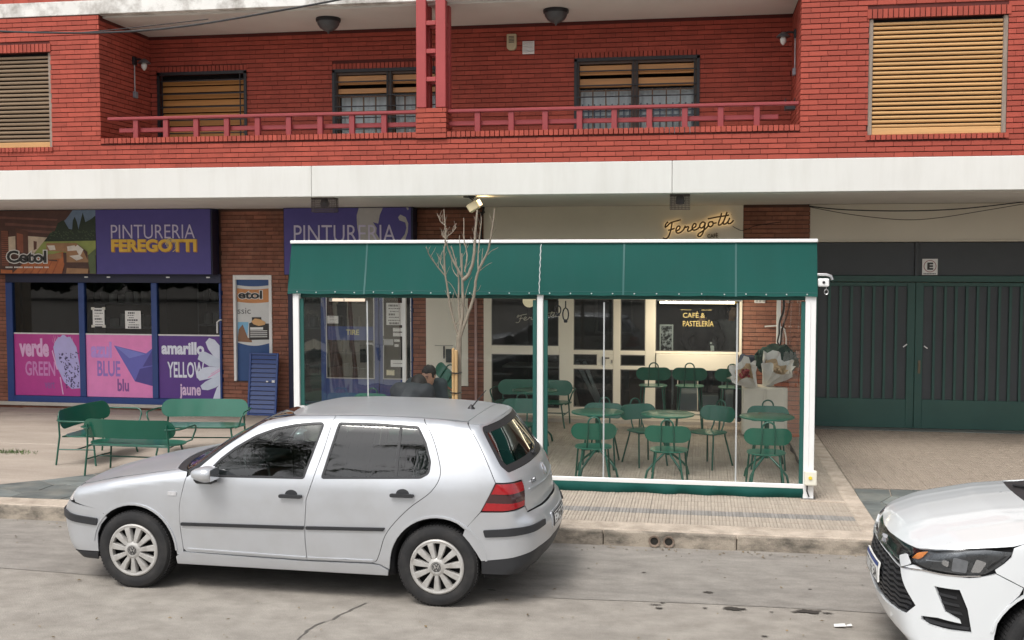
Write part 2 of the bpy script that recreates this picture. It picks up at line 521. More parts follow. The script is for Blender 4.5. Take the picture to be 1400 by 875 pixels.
# twin drain outlets in the kerb
M_pipe_in = mat('pipe_inside', (.02,.018,.015), .9)
M_pipe = mat('drain_pipe', (.20,.15,.115), .8, var=.3, bump=.4)
for i, (px, lab) in enumerate([(-.375,'left of the two round drain pipe ends in the kerb face'),(-.245,'right of the two round drain pipe ends in the kerb face')]):
    d = MB(); d.lathe([(.036,.12),(.036,-.006),(.052,-.012),(.052,.12)], (0,0,0), 20, axis='y', cap=False)
    o = d.build('drain_pipe', M_pipe, smooth=40, loc=(px, 9.985, .062))
    tag(o, lab, 'drain pipe', 'drain pipes in the kerb')
    d = MB(); d.lathe([(.0001,.004),(.036,.004)], (0,0,0), 20, axis='y', cap=False); d.build('bore', M_pipe_in, o)

# stains, litter and leaves on the street
M_oil = mat('oil_stain', (.045,.038,.033), .55, var=.3)
rs = random.Random(12)
def blot(x, y, rx, ry, z=.0085, m=M_oil, n=26, name='oil_stain'):
    mb = MB(); ph = [rs.uniform(.55,1.15) for _ in range(n)]
    V = [(x,y,z)] + [(x+rx*ph[i]*math.cos(2*math.pi*i/n), y+ry*ph[i]*math.sin(2*math.pi*i/n), z) for i in range(n)]
    mb.add(V, [(0,i+1,(i+1)%n+1) for i in range(n)])
    return tag(mb.build(name, m), kind='structure')
for (x,y,rx,ry) in [(.285,8.30,.10,.045),(.83,8.33,.11,.05),(.97,8.31,.05,.015),(.73,8.30,.035,.012),(.10,8.68,.045,.03),(-.27,8.22,.035,.014),(-.25,8.36,.03,.012),(.56,8.27,.02,.01),(.07,8.28,.022,.012),(-.43,9.15,.02,.012),(-.9,9.2,.016,.01),(-1.6,8.45,.04,.016),(.48,7.72,.03,.012),(.56,7.62,.025,.01),(.9,8.9,.02,.012),(-.30,8.30,.05,.01)]:
    blot(x,y,rx,ry)
# long crack in the carriageway
M_crack = mat('crack_filler', (.105,.095,.085), .9)
cr = MB(); pts = [(-2.49,7.98)]
while pts[-1][1] > 5.6:
    pts.append((pts[-1][0]-rs.uniform(-.012,.05), pts[-1][1]-rs.uniform(.05,.11)))
for a, b_ in zip(pts[:-1], pts[1:]):
    wd = rs.uniform(.002,.012)
    cr.quad((a[0]-wd,a[1],.0045),(a[0]+wd,a[1],.0045),(b_[0]+wd,b_[1],.0045),(b_[0]-wd,b_[1],.0045))
tag(cr.build('crack', M_crack), kind='structure')
# scattered leaf litter: uncountable flecks
M_leaf = mat('leaf_litter', (.17,.115,.05), .8, island=.5, var=.3)
lf = MB()
for _ in range(420):
    x = rs.uniform(-7.5, 5.5); y = 9.97 - abs(rs.gauss(0, .12)) if rs.random() < .55 else rs.uniform(6.2, 9.9)
    a = rs.uniform(0, 6.28); L_ = rs.uniform(.006,.022); W_ = L_*rs.uniform(.3,.6); z = .010
    c, s = math.cos(a), math.sin(a)
    lf.add([(x-L_*c,y-L_*s,z),(x+W_*s,y-W_*c,z+rs.uniform(0,.008)),(x+L_*c,y+L_*s,z+rs.uniform(0,.004)),(x-W_*s,y+W_*c,z+rs.uniform(0,.006))], [(0,1,2,3)])
tag(lf.build('leaf_litter', M_leaf), kind='stuff')
p_ = MB(); p_.quad((-.04,-.03,0),(.045,-.025,.006),(.04,.03,.010),(-.035,.028,.002)); p_.quad((.05,-.01,.002),(.09,.0,.004),(.085,.03,.010),(.05,.02,.003))
M_paper = mat('white_paper', (.78,.78,.76), .7, var=.05)
tag(p_.build('paper_scrap', M_paper, loc=(1.02,8.02,.012)), 'crumpled white scrap of paper lying on the street', 'litter')
# weed tuft at the left edge
M_grass = mat('grass', (.07,.12,.03), .8, var=.4, island=.4)
gr = MB()
for _ in range(240):
    x = -8.72 + rs.gauss(0,.16); y = 12.75 + rs.gauss(0,.07); a = rs.uniform(0,6.28); h = rs.uniform(.015,.05)
    gr.add([(x-.005*math.cos(a),y-.005*math.sin(a),.15),(x+.005*math.cos(a),y+.005*math.sin(a),.15),(x+rs.uniform(-.03,.03),y+rs.uniform(-.03,.03),.15+h)], [(0,1,2)])
tag(gr.build('grass_tuft', M_grass), kind='stuff')
# ------------------------------------------------------------------ the apartment building
M_brick_u = mat('painted_brick', (.375,.078,.054), .75, spec=.22, var=.14, vscale=5, island=.12, dirt=(.22,.050,.036), damt=.5, dscale=.9, bump=.25, bscale=70)
M_mort_u = mat('painted_mortar', (.10,.020,.015), .85, var=.2)
M_brick_g = mat('bare_brick', (.285,.115,.075), .8, var=.2, vscale=9, island=.20, dirt=(.36,.21,.15), damt=.3, dscale=3, bump=.4, bscale=60)
M_mort_g = mat('dark_mortar', (.11,.06,.045), .9, var=.2)
M_white = mat('white_render', (.67,.665,.635), .75, var=.035, vscale=1.2, dirt=(.47,.45,.40), damt=.24, dscale=2.2, dstretch=(2.2,1,.30), bump=.08, bscale=120)
M_soffit = mat('soffit_paint', (.66,.63,.595), .85, var=.05, vscale=1.5, bump=.1)
M_cream = mat('cream_render', (.70,.655,.56), .8, var=.04, vscale=1.3, dirt=(.55,.52,.45), damt=.3, dscale=.8, bump=.1)
M_slabedge = mat('stained_concrete', (.74,.73,.70), .85, var=.08, vscale=3, dirt=(.16,.13,.10), damt=.95, dscale=2.6, bump=.3)
M_railp = mat('dusty_red_paint', (.27,.040,.045), .55, var=.1, vscale=4, bump=.1)
M_postp = mat('red_post_paint', (.36,.055,.055), .5, var=.1, vscale=3, bump=.1)
M_wood = mat('varnished_wood', (.50,.235,.075), .45, var=.2, vscale=3, stretch=(.6,1,14), bump=.1, island=.10)
M_woodp = mat('pale_varnished_wood', (.56,.32,.13), .5, var=.16, vscale=3, stretch=(.6,1,14), bump=.1, island=.10)
M_woodd = mat('weathered_shutter', (.21,.145,.09), .7, var=.2, vscale=3, stretch=(.6,1,14), island=.14)
M_woodgrey = mat('grey_timber', (.27,.22,.18), .85, var=.3, vscale=6, stretch=(4,4,.6), bump=.3)
M_void = mat('dark_gap', (.012,.011,.012), .9)
M_iron = mat('black_iron', (.014,.014,.018), .5, var=.2)
M_curtain = mat('white_curtain', (.82,.83,.85), .9, var=.1)
M_curtd = mat('curtain_check', (.10,.12,.18), .9)
G_win = glass('window_glass', (.84,.88,.88), .8)

bld = thing('apartment_building', (0, 13.8, 0), 0,
            'red brick apartment building with white band, recessed balcony and shops at street level', 'building')
BO = bld.location
PITCH, BH, BL = .0645, .0535, .2175
class Bricks:
    def __init__(s): s.full = []; s.stuff = MB()
def brick_field(B, plane, at, a0, a1, z0, z1, holes=(), depth=.03, sgn=-1, parts=True, bond=0.5, rr=random.Random(4), out=1.0):
    """running bond courses on a plane; plane 'Y': along x, facing -Y (sgn -1); plane 'X': along y, facing sgn*X"""
    k = 0; z = z0
    while z + BH <= z1 + .012:
        off = (k % 2)*bond*(BL+.003) + rr.uniform(-.02,.02)
        x = a0 - off
        while x < a1 - .004:
            s, e = max(x, a0), min(x+BL, a1)
            segs = [(s, e)]
            for (h0, h1, g0, g1) in holes:
                if z + BH > g0 + .004 and z < g1 - .004:
                    ns = []
                    for (p, q) in segs:
                        if q <= h0 or p >= h1: ns.append((p, q)); continue
                        if p < h0: ns.append((p, h0))
                        if q > h1: ns.append((h1, q))
                    segs = ns
            for (p, q) in segs:
                if q-p < .018: continue
                pr = rr.uniform(0, .004)
                if parts and abs((q-p)-BL) < 1e-4 and plane == 'Y':
                    B.full.append(((p+q)/2, at-pr, z+BH/2))
                elif plane == 'Y':
                    B.stuff.box(p, q-.001, at-pr, at+depth, z, z+BH, skip='k')
                else:
                    if sgn > 0: B.stuff.box(at-depth, at+pr, p, q-.003, z, z+BH, skip='l')
                    else: B.stuff.box(at-pr, at+depth, p, q-.003, z, z+BH, skip='r')
            x += BL + .003
        z += PITCH; k += 1
def soldier(B, x0, x1, z0, z1, at, w=.060, depth=.04, proud=.012, rr=random.Random(6)):
    n = max(1, round((x1-x0)/w)); d = (x1-x0)/n
    for i in range(n):
        p = proud + rr.uniform(0,.004)
        B.stuff.box(x0+i*d+.006, x0+(i+1)*d-.005, at-p, at+depth, z0+rr.uniform(0,.002), z1, skip='k')
FY, BY, GY = 13.8, 15.2, 16.8      # overhang front, balcony back wall, ground-floor shopfronts
XL, XR = -7.98, 1.20               # balcony ends
Z0, ZP = 3.855, 4.205              # white band top, parapet brick top
U = Bricks()
HL = (-11.0, -8.70, 4.165, 5.445); HR = (1.985, 3.555, 4.125, 5.50)
brick_field(U, 'Y', FY, -13.2, XL, Z0+.004, 5.93, [(HL[0]-.0,HL[1],HL[2]-.062,HL[3]+.115)])
brick_field(U, 'Y', FY, XR, 6.6, Z0+.004, 6.6, [(HR[0],HR[1],HR[2]-.062,HR[3]+.115)])
brick_field(U, 'Y', FY, XL, XR, Z0+.004, ZP-.02)
soldier(U, HL[0], HL[1]+.02, HL[3]+.005, HL[3]+.112, FY)
soldier(U, HL[0], HL[1]+.02, HL[2]-.060, HL[2]-.002, FY, proud=.02)
soldier(U, HR[0]-.03, HR[1]+.03, HR[3]+.005, HR[3]+.112, FY)
soldier(U, HR[0]-.03, HR[1]+.03, HR[2]-.060, HR[2]-.002, FY, proud=.02)
# rowlock coping of the parapet, and the brick plinth of the lattice post
PX0, PX1 = -3.585, -3.19
for (a, b_) in [(XL+.005, PX0), (PX1, XR-.005)]:
    soldier(U, a, b_, ZP-.008, ZP+.062, FY, w=.0625, depth=.21, proud=.018)
brick_field(U, 'Y', FY-.035, PX0, PX1, ZP-.015, 4.575, parts=False, depth=.05)
for sgn, xx in ((1, PX1), (-1, PX0)):
    brick_field(U, 'X', xx, FY-.035, FY+.33, ZP-.015, 4.575, sgn=sgn)
# upper parapet above the slab on the left
brick_field(U, 'Y', FY, -13.2, -5.6, 6.115, 7.0, parts=False)
U.full.sort(key=lambda c: (c[0]-0)**2 + (c[2]-2.6)**2)
g = MB(); g.box(-BL/2, BL/2-.001, 0, .034, -BH/2, BH/2, skip='k')
brick_me = g.mesh('brick', M_brick_u, bevel=.003)
for (x, y, z) in U.full[:300]:
    o = bpy.data.objects.new('brick', brick_me); o.location = Vector((x, y, z)) - BO
    o.rotation_euler = (0, random.uniform(-.004,.004), random.uniform(-.006,.006)); link(o, bld)
for (x, y, z) in U.full[300:]:
    U.stuff.box(x-BL/2, x+BL/2-.001, y, y+.034, z-BH/2, z+BH/2, skip='k')
def bpart(mb, name, m, parent=None, **k):
    o = mb.build(name, m, bld if parent is None else parent, **k)
    if parent is None: o.location = -BO
    return o
o = bpart(U.stuff, 'front_brickwork', M_brick_u); o['kind'] = 'stuff'

# recessed balcony walls
K = Bricks()
W1 = (-7.86,-6.49,4.10,5.345); W2 = (-5.175,-3.60,4.10,5.315); W3 = (-1.70,-.015,4.10,5.365)
holes = [(w_[0]-.01,w_[1]+.01,w_[2],w_[3]+.11) for w_ in (W1,W2,W3)]
brick_field(K, 'Y', BY, XL, XR, 3.86, 5.90, holes, parts=False)
for w_ in (W1, W2, W3): soldier(K, w_[0]-.01, w_[1]+.02, w_[3]+.006, w_[3]+.108, BY, proud=.006)
brick_field(K, 'X', XL, FY, BY, 3.86, 5.90, sgn=1)
brick_field(K, 'X', XR, FY, BY, 3.86, 5.90, sgn=-1)
o = bpart(K.stuff, 'balcony_brickwork', M_brick_u); o['kind'] = 'stuff'

# cores behind the brick faces (they show as the joints)
g = MB()
g.box(-13.2, HL[0], FY+.012, BY, Z0, 5.95); g.box(HL[0], HL[1], FY+.012, BY, Z0, HL[2]-.004); g.box(HL[0], HL[1], FY+.012, BY, HL[3]+.004, 5.95)
g.box(HL[1], XL-.012, FY+.012, BY, Z0, 5.95)
g.box(XR+.012, HR[0], FY+.012, BY, Z0, 7.0); g.box(HR[0], HR[1], FY+.012, BY, Z0, HR[2]-.004); g.box(HR[0], HR[1], FY+.012, BY, HR[3]+.004, 7.0)
g.box(HR[1], 6.6, FY+.012, BY, Z0, 7.0)
g.box(XL-.012, XR+.012, FY+.012, FY+.19, Z0, ZP-.01)
g.box(PX0+.012, PX1-.012, FY-.022, FY+.32, ZP-.02, 4.565)
g.box(-13.2, -5.6, FY+.012, BY, 6.12, 7.0)
for (a, b_) in [(XL-.3,W1[0]),(W1[1],W2[0]),(W2[1],W3[0]),(W3[1],XR+.3)]:
    g.box(a, b_, BY+.012, BY+.4, 3.5, 5.95)
for w_ in (W1, W2, W3): g.box(w_[0], w_[1], BY+.012, BY+.4, w_[3]+.003, 5.95)
bpart(g, 'wall', M_mort_u)
# white band in four cast lengths, soffit, balcony ceiling
for i, (a, b_) in enumerate([(-13.2,-9.62),(-9.612,-5.002),(-4.998,-.332),(-.328,6.6)]):
    g = MB(); g.box(a, b_, FY-.015, FY+.30, 3.455, Z0); bpart(g, 'white_band', M_white, bevel=.006)
g = MB(); g.box(-13.2, 6.6, FY+.28, 17.5, 3.452, Z0-.01); bpart(g, 'soffit', M_soffit)
g = MB(); g.box(XL-.05, XR+.05, FY+.19, BY+.05, 3.84, 3.905); bpart(g, 'balcony_floor', M_cream)
g = MB(); g.box(-13.2, XR-.005, FY-.012, FY+.14, 5.925, 6.112); bpart(g, 'slab_edge', M_slabedge, bevel=.005)
g = MB(); g.box(XL-.02, XR+.008, FY+.13, BY+.4, 5.90, 6.10); bpart(g, 'balcony_ceiling', M_soffit)
g = MB(); g.box(-5.6, XR-.005, FY+.02, FY+.10, 6.11, 6.9); bpart(g, 'upper_parapet', M_slabedge)
# the rest of the block
g = MB(); g.box(-13.2, -13.0, FY+.02, 27, 0, 7.0); g.box(6.45, 6.6, FY+.02, 27, 0, 7.0); g.box(-13.2, 6.6, 26.8, 27, 0, 7.0); g.box(-13.2, 6.6, BY+.4, 27, 6.9, 7.05)
bpart(g, 'rear_wall', M_cream)

# lattice post on the plinth
g = MB()
y0, y1 = FY-.03, FY+.31
for px in (PX0+.005, PX1-.135):
    for py in (y0, y1-.12):
        g.box(px, px+.13, py, py+.12, 4.575, 6.05)
for k in range(4):
    z = 4.905 + k*.355
    for py in (y0+.006, y1-.112): g.box(PX0+.135, PX1-.135, py, py+.10, z, z+.058)
    for px in (PX0+.012, PX1-.128): g.box(px, px+.115, y0+.12, y1-.12, z+.003, z+.055)
bpart(g, 'lattice_post', M_postp, bevel=.006)
# railings
def railing(x0, x1, posts, lo0, lo1):
    r = thing('balcony_railing', parent=bld); r.location = Vector((x0, FY+.08, ZP)) - BO
    oo = Vector((x0, FY+.08, ZP))
    g = MB(); g.box(x0, x1, FY+.03, FY+.12, 4.512, 4.552); g.build('handrail', M_railp, r, bevel=.008, loc=-oo)
    g = MB(); g.box(lo0, lo1, FY+.105, FY+.145, 4.352, 4.412); g.build('lower_rail', M_railp, r, bevel=.006, loc=-oo)
    for p in posts:
        g = MB(); g.box(-.036, .036, 0, .055, 0, 4.513-(ZP+.06)); g.build('rail_post', M_railp, r, bevel=.005, loc=Vector((p, FY+.048, ZP+.06))-oo)
railing(-7.90, PX0, [-7.50+.433*i for i in range(9)], -7.77, PX0)
railing(PX1, XR-.01, [-2.80+.436*i for i in range(9)], PX1, XR-.25)

# windows ----------------------------------------------------------
def bthing(name, loc):
    t = thing(name, parent=bld); t.location = Vector(loc) - BO
    return t, -Vector(loc)
def roller(w_, y, m, nsl, frame_m, bottom_m, lip=.10, tilt=True):
    t, oo = bthing('roller_shutter', (w_[0], y, w_[2]))
    g = MB(); g.box(w_[0], w_[1], y+.075, y+.085, w_[2], w_[3]); g.build('backing', M_void, t, loc=oo)
    for xx in (w_[0], w_[1]-.05):
        g = MB(); g.box(xx, xx+.05, y-.004, y+.07, w_[2], w_[3]-.002); g.build('guide', frame_m, t, bevel=.004, loc=oo)
    g = MB(); g.box(w_[0]+.05, w_[1]-.05, y+.012, y+.05, w_[2]+.002, w_[2]+lip); g.build('bottom_board', bottom_m, t, bevel=.006, loc=oo)
    z0 = w_[2]+lip+.006; st = (w_[3]-.02-z0)/nsl
    g = MB(); L_ = (w_[1]-w_[0]-.104)
    pf = [(.012,.004),(.006,st*.30),(.012,st*.62),(.032,st*.70),(.036,.0)]
    n = len(pf); V = [(-L_/2,p[0],p[1]) for p in pf]+[(L_/2,p[0],p[1]) for p in pf]
    g.add(V, [tuple(range(n-1,-1,-1)), tuple(range(n,2*n))]+[(i,(i+1)%n,n+(i+1)%n,n+i) for i in range(n)])
    me = g.mesh('slat', m, smooth=50)
    for i in range(nsl):
        o = bpy.data.objects.new('slat', me); o.location = ((w_[1]-w_[0])/2, random.uniform(-.002,.002)+.006, z0-w_[2]+i*st)
        o.rotation_euler = (random.uniform(-.03,.03), random.uniform(-.0012,.0012), 0); link(o, t)
    return t
roller(HR, FY+.02, M_woodp, 24, M_woodgrey, M_woodp, lip=.085)
roller(HL, FY+.03, M_woodd, 21, M_woodgrey, M_woodp, lip=.075)
def grille(t, oo, w_, y, hz, vx):
    g = MB()
    for xx in (w_[0]-.01, w_[1]-.03): g.box(xx, xx+.04, y-.03, y, w_[2]-.02, w_[3]+.02)
    for z in hz: g.box(w_[0], w_[1], y-.024, y-.004, z-.008, z+.008)
    for x in vx: g.box(x-.006, x+.006, y-.028, y-.010, w_[2], w_[3])
    g.box(w_[0]-.01, w_[1]+.01, y-.03, y, w_[3]-.015, w_[3]+.03)
    g.build('iron_grille', M_iron, t, loc=oo)
# left: closed slatted shutter behind bars
t, oo = bthing('balcony_window', (W1[0], BY, W1[2]))
g = MB(); g.box(W1[0], W1[1], BY+.16, BY+.17, W1[2], W1[3]); g.build('backing', M_void, t, loc=oo)
z = W1[2]+.01
while z < W1[3]-.06:
    g = MB(); g.add([(W1[0]+.03,BY+.06,z),(W1[1]-.03,BY+.06,z),(W1[1]-.03,BY+.10,z+.085),(W1[0]+.03,BY+.10,z+.085),(W1[0]+.03,BY+.075,z),(W1[1]-.03,BY+.075,z),(W1[1]-.03,BY+.115,z+.085),(W1[0]+.03,BY+.115,z+.085)],
                    [(0,1,2,3),(7,6,5,4),(0,4,5,1),(2,6,7,3),(1,5,6,2),(0,3,7,4)])
    g.build('slat', M_wood, t, loc=oo); z += .098
grille(t, oo, W1, BY+.01, [W1[3]-.10-.19*i for i in range(6)], [W1[0]+.07, W1[1]-.09])
# middle and right: half-raised boards over small-paned windows with curtains
def sash(w_, boards, mid, check, open_leaf=None):
    t, oo = bthing('balcony_window', (w_[0], BY, w_[2]))
    g = MB(); g.box(w_[0], w_[1], BY+.36, BY+.37, w_[2], w_[3]); g.build('backing', M_void, t, loc=oo)
    g = MB()
    for xx in (w_[0], w_[1]-.06): g.box(xx, xx+.06, BY+.02, BY+.14, w_[2], w_[3])
    g.box(mid-.045, mid+.045, BY+.02, BY+.14, w_[2], w_[3]); g.box(w_[0], w_[1], BY+.025, BY+.135, w_[3]-.05, w_[3])
    g.build('frame', mat('dark_timber', (.10,.065,.05), .6, var=.3), t, bevel=.004, loc=oo)
    for (a, b_) in [(w_[0]+.06, mid-.045), (mid+.045, w_[1]-.06)]:
        for (zb, zt) in boards:
            g = MB(); g.box(a, b_, BY+.05, BY+.075, zb, zt); g.build('board', M_wood, t, bevel=.004, loc=oo)
        zt = boards[-1][0]-.02
        g = MB(); g.quad((a,BY+.10,w_[2]),(b_,BY+.10,w_[2]),(b_,BY+.10,zt),(a,BY+.10,zt)); g.build('pane', G_win, t, loc=oo)
        n = 4; g = MB()
        for i in range(n+1):
            x = a + (b_-a)*i/n; g.box(x-.008, x+.008, BY+.088, BY+.112, w_[2], zt)
        for i in range(4):
            z = zt - .02 - .21*i; g.box(a, b_, BY+.090, BY+.110, z-.007, z+.007)
        g.build('glazing_bar', mat('brown_timber', (.17,.10,.06), .6), t, loc=oo)
        g = MB(); k = 24
        V = []
        for i in range(k+1):
            x = a + (b_-a)*i/k; y = BY+.20+.018*math.sin(i*1.9)
            V += [(x,y,w_[2]),(x,y,zt-.01)]
        g.add(V, [(2*i,2*i+2,2*i+3,2*i+1) for i in range(k)]); g.build('curtain', M_curtain, t, smooth=60, loc=oo)
        if check:
            g = MB()
            for i in range(9):
                x = a+.03+(b_-a-.06)*i/8; g.box(x-.010, x+.010, BY+.168, BY+.17, w_[2], zt-.19)
            for i in range(3):
                z = zt-.22-.07*i; g.box(a, b_, BY+.164, BY+.166, z-.010, z+.010)
            g.build('check_hem', M_curtd, t, loc=oo)
    grille(t, oo, w_, BY+.01, [w_[3]-.15, w_[3]-.345, w_[3]-.50, w_[3]-.66, w_[3]-.82], [w_[0]+.045, mid-.02, mid+.03, w_[1]-.065])
    return t
sash(W2, [(5.13,5.255),(5.005,5.075)], -4.35, False)
sash(W3, [(5.17,5.30),(5.00,5.12)], -.88, True)

# ground floor walls ------------------------------------------------
Gd = Bricks()
TOP = 3.452
brick_field(Gd, 'Y', GY, -13.0, -11.47, .13, TOP, parts=False)
brick_field(Gd, 'Y', GY, -7.64, -6.50, .13, TOP, [(-7.44,-6.78,.66,2.385)], parts=False)
brick_field(Gd, 'Y', GY, -11.47, -7.64, .13, .18, parts=False)
brick_field(Gd, 'Y', GY, -4.44, -3.30, .13, TOP, [(-4.225,-3.55,.65,2.9),(-4.5,-4.36,2.39,3.5)], parts=False)
brick_field(Gd, 'Y', GY, .655, 1.62, .13, TOP, parts=False)
brick_field(Gd, 'X', 1.62, GY, GY+.4, .13, TOP, sgn=1)
o = bpart(Gd.stuff, 'shopfront_brickwork', M_brick_g); o['kind'] = 'stuff'
cores = []
for (a, b_) in [(-13.0,-11.46),(-6.78,-6.50),(.665,1.61)]: cores.append((a, b_, GY+.013, GY+.45, .10, TOP))
cores.append((-7.63,-7.44, GY+.013, GY+.45, .10, TOP)); cores.append((-7.44,-6.78, GY+.013, GY+.45, .10, .655)); cores.append((-7.44,-6.78, GY+.013, GY+.45, 2.39, TOP)); cores.append((-7.44,-6.78, GY+.13, GY+.45, .655, 2.39))
cores.append((-4.43,-4.225, GY+.013, GY+.45, .10, TOP)); cores.append((-3.55,-3.31, GY+.013, GY+.45, .10, TOP)); cores.append((-4.225,-3.55, GY+.013, GY+.45, .10, .65)); cores.append((-4.225,-3.55, GY+.05, GY+.45, .65, TOP))
cores.append((-11.46,-7.63, GY+.013, GY+.2, .10, .185)); cores.append((-11.46,-7.63, GY+.05, GY+.3, 2.40, TOP)); cores.append((-6.5,-4.43, GY+.05, GY+.3, 2.30, TOP))
for c_ in cores:
    g = MB(); g.box(*c_); bpart(g, 'pier_core', M_mort_g)
g = MB(); g.box(-4.225,-3.55, GY-.012, GY+.06, .65, 2.88); bpart(g, 'cream_panel', mat('pale_cream_panel', (.83,.78,.68), .7, var=.03, vscale=2), bevel=.004)
g = MB(); g.box(-3.30, .655, GY+.004, GY+.3, 2.12, TOP-.004); bpart(g, 'cafe_fascia', mat('cafe_cream', (.80,.755,.66), .8, var=.04, vscale=1.3, dirt=(.62,.58,.50), damt=.25))
g = MB(); g.box(1.622, 6.4, GY+.006, GY+.3, 2.895, TOP-.004); g.box(1.622,6.4,GY-.01,GY+.02,2.895,2.92); bpart(g, 'gate_lintel', M_cream, bevel=.004)
# sill
g = MB(); g.box(-11.68, -7.645, GY-.06, GY+.03, .182, .243); bpart(g, 'stone_sill', mat('stone', (.55,.50,.44), .7, var=.08), bevel=.008)

# interiors: rooms behind the shopfronts
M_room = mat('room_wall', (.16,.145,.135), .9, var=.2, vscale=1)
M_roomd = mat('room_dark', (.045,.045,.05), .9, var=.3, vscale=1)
def room(name, x0, x1, z1, y1, m, y0=GY+.30):
    g = MB()
    g.box(x0, x1, y1, y1+.1, .1, z1); g.box(x0-.05, x0, y0, y1, .1, z1); g.box(x1, x1+.05, y0, y1, .1, z1); g.box(x0, x1, y0-.25, y1, z1, z1+.05); g.box(x0, x1, y0-.2, y1, .10, .145)
    bpart(g, name, m)
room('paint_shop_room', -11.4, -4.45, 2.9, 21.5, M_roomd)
room('cafe_room', -3.25, .66, 2.7, 21.0, M_room)
# ------------------------------------------------------------------ shopfront joinery
M_blue = mat('blue_paint', (.018,.055,.22), .4, var=.08, coat=.2)
M_navy = mat('navy_paint', (.014,.017,.05), .45, var=.1)
M_creamw = mat('cream_paint', (.84,.77,.65), .45, var=.03, vscale=2, coat=.15)
M_steel = mat('brushed_steel', (.55,.55,.55), .3, metal=1.0, var=.05)
M_whitep = mat('white_paint', (.80,.80,.79), .35, var=.02, coat=.2)
M_black = mat('black_plastic', (.012,.012,.014), .45, var=.1)
G_shop = glass('shop_glass', (.62,.68,.68), 1.3, bump=.02, bscale=.7)

t, oo = bthing('shop_window', (-11.46, GY, .243))
def part(mb, name, m, **k): return mb.build(name, m, t, loc=oo, **k)
for (a, b_) in [(-11.485,-11.365),(-10.155,-10.05),(-8.857,-8.755),(-7.672,-7.64)]:
    g = MB(); g.box(a, b_, GY-.045, GY+.05, .243 if a < -11.4 or a > -8 else .35, 2.25); part(g, 'mullion', M_blue, bevel=.005)
g = MB(); g.box(-11.365, -7.672, GY-.05, GY+.05, .243, .348); part(g, 'bottom_rail', M_blue, bevel=.005)
g = MB(); g.box(-11.485, -7.64, GY-.04, GY+.05, 2.252, 2.40); part(g, 'header', M_navy, bevel=.005)
for (a, b_) in [(-11.365,-10.155),(-10.05,-8.857),(-8.755,-7.672)]:
    g = MB(); g.quad((a,GY+.0,.348),(b_,GY,.348),(b_,GY,2.252),(a,GY,2.252)); part(g, 'pane', G_shop)
# steel hook-shaped grab bar at the right pane
g = MB(); g.tube([(-7.70,GY-.06,1.44),(-7.70,GY-.06,1.62),(-7.66,GY-.05,1.655),(-7.64,GY-.02,1.655)], .014, 8); part(g, 'grab_bar', M_whitep, smooth=50)
for x in (-10.0,-9.6,-8.55,-7.85):
    g = MB(); g.box(x-.03, x+.03, GY-.052, GY-.038, 2.335, 2.355); part(g, 'sign_clip', M_steel)

# blue double door of the paint shop
t, oo = bthing('shop_door', (-6.5, GY, .15))
g = MB(); g.box(-6.50,-6.40,GY-.03,GY+.06,.145,2.30); part(g, 'jamb', M_navy, bevel=.004)
g = MB(); g.box(-6.40,-5.955,GY+.01,GY+.02,.145,2.30); part(g, 'side_light', G_shop)
g = MB(); g.box(-6.40,-5.955,GY-.01,GY+.05,.145,.36); part(g, 'side_panel', M_navy, bevel=.004)
def leaf(x0, x1, zmid, gx0, gx1):
    g = MB()
    g.box(x0, gx0, GY-.02, GY+.04, .15, 2.28); g.box(gx1, x1, GY-.02, GY+.04, .15, 2.28)
    g.box(gx0, gx1, GY-.019, GY+.039, .15, zmid); g.box(gx0, gx1, GY-.019, GY+.039, 2.16, 2.28)
    part(g, 'door_leaf', M_blue, bevel=.004)
    g = MB()
    g.box(gx0, gx0+.014, GY-.028, GY-.015, zmid, 2.16); g.box(gx1-.014, gx1, GY-.028, GY-.015, zmid, 2.16); g.box(gx0+.014, gx1-.014, GY-.028, GY-.015, zmid, zmid+.014)
    part(g, 'glazing_bead', M_steel)
    g = MB(); g.quad((gx0,GY+.005,zmid),(gx1,GY+.005,zmid),(gx1,GY+.005,2.16),(gx0,GY+.005,2.16)); part(g, 'pane', G_shop)
leaf(-5.955,-4.995,.735,-5.865,-5.065); leaf(-4.985,-4.445,.735,-4.925,-4.462)
g = MB(); g.box(-5.85,-5.08,GY-.012,GY-.008,1.35,1.57); part(g, 'blue_band', M_blue)
g = MB(); g.box(-5.20,-5.09,GY-.035,GY-.02,1.285,1.315); g.tube([(-5.19,GY-.05,1.30),(-5.10,GY-.05,1.30),(-5.06,GY-.05,1.27)], .011, 8); part(g, 'handle', M_steel, smooth=50)
M_gold = mat('gold_lettering', (.40,.31,.11), .5, var=.05)
o = text('lettering', 'TIRE', (.215,.085), Vector((-5.535,GY-.016,1.435))+oo, mat('pale_yellow', (.72,.66,.30), .5), t, bold=.02)

# cafe front: cream steel frames
t, oo = bthing('cafe_front', (-3.3, GY, .15))
def bar(x0, x1, z0, z1, d=0, nm='frame_member'):
    g = MB(); g.box(x0, x1, GY-.035+d, GY+.05-d, z0, z1); return part(g, nm, M_creamw, bevel=.005)
bar(-3.295,-3.17,.215,2.10); bar(-2.105,-1.885,.215,2.10); bar(-1.275,-1.165,.215,2.10); bar(-.79,-.635,.215,2.10); bar(.615,.655,.215,2.10)
bar(-3.295,.655,2.035,2.12,.003,'head_rail')
bar(-3.17,-2.105,1.165,1.30,.003,'transom'); bar(-3.17,-2.105,.215,.335,.003,'bottom_rail')
bar(-2.12,-2.105,1.30,2.035); 
for (a, b_) in [(-1.885,-1.275),(-1.165,-.79)]:
    bar(a, b_, 1.18, 1.245, .004, 'transom'); bar(a, b_, .955, 1.012, .004, 'transom'); bar(a, b_, .215, .365, .004, 'bottom_rail')
bar(-1.525,-1.275,1.012,1.18,.006,'lock_panel')
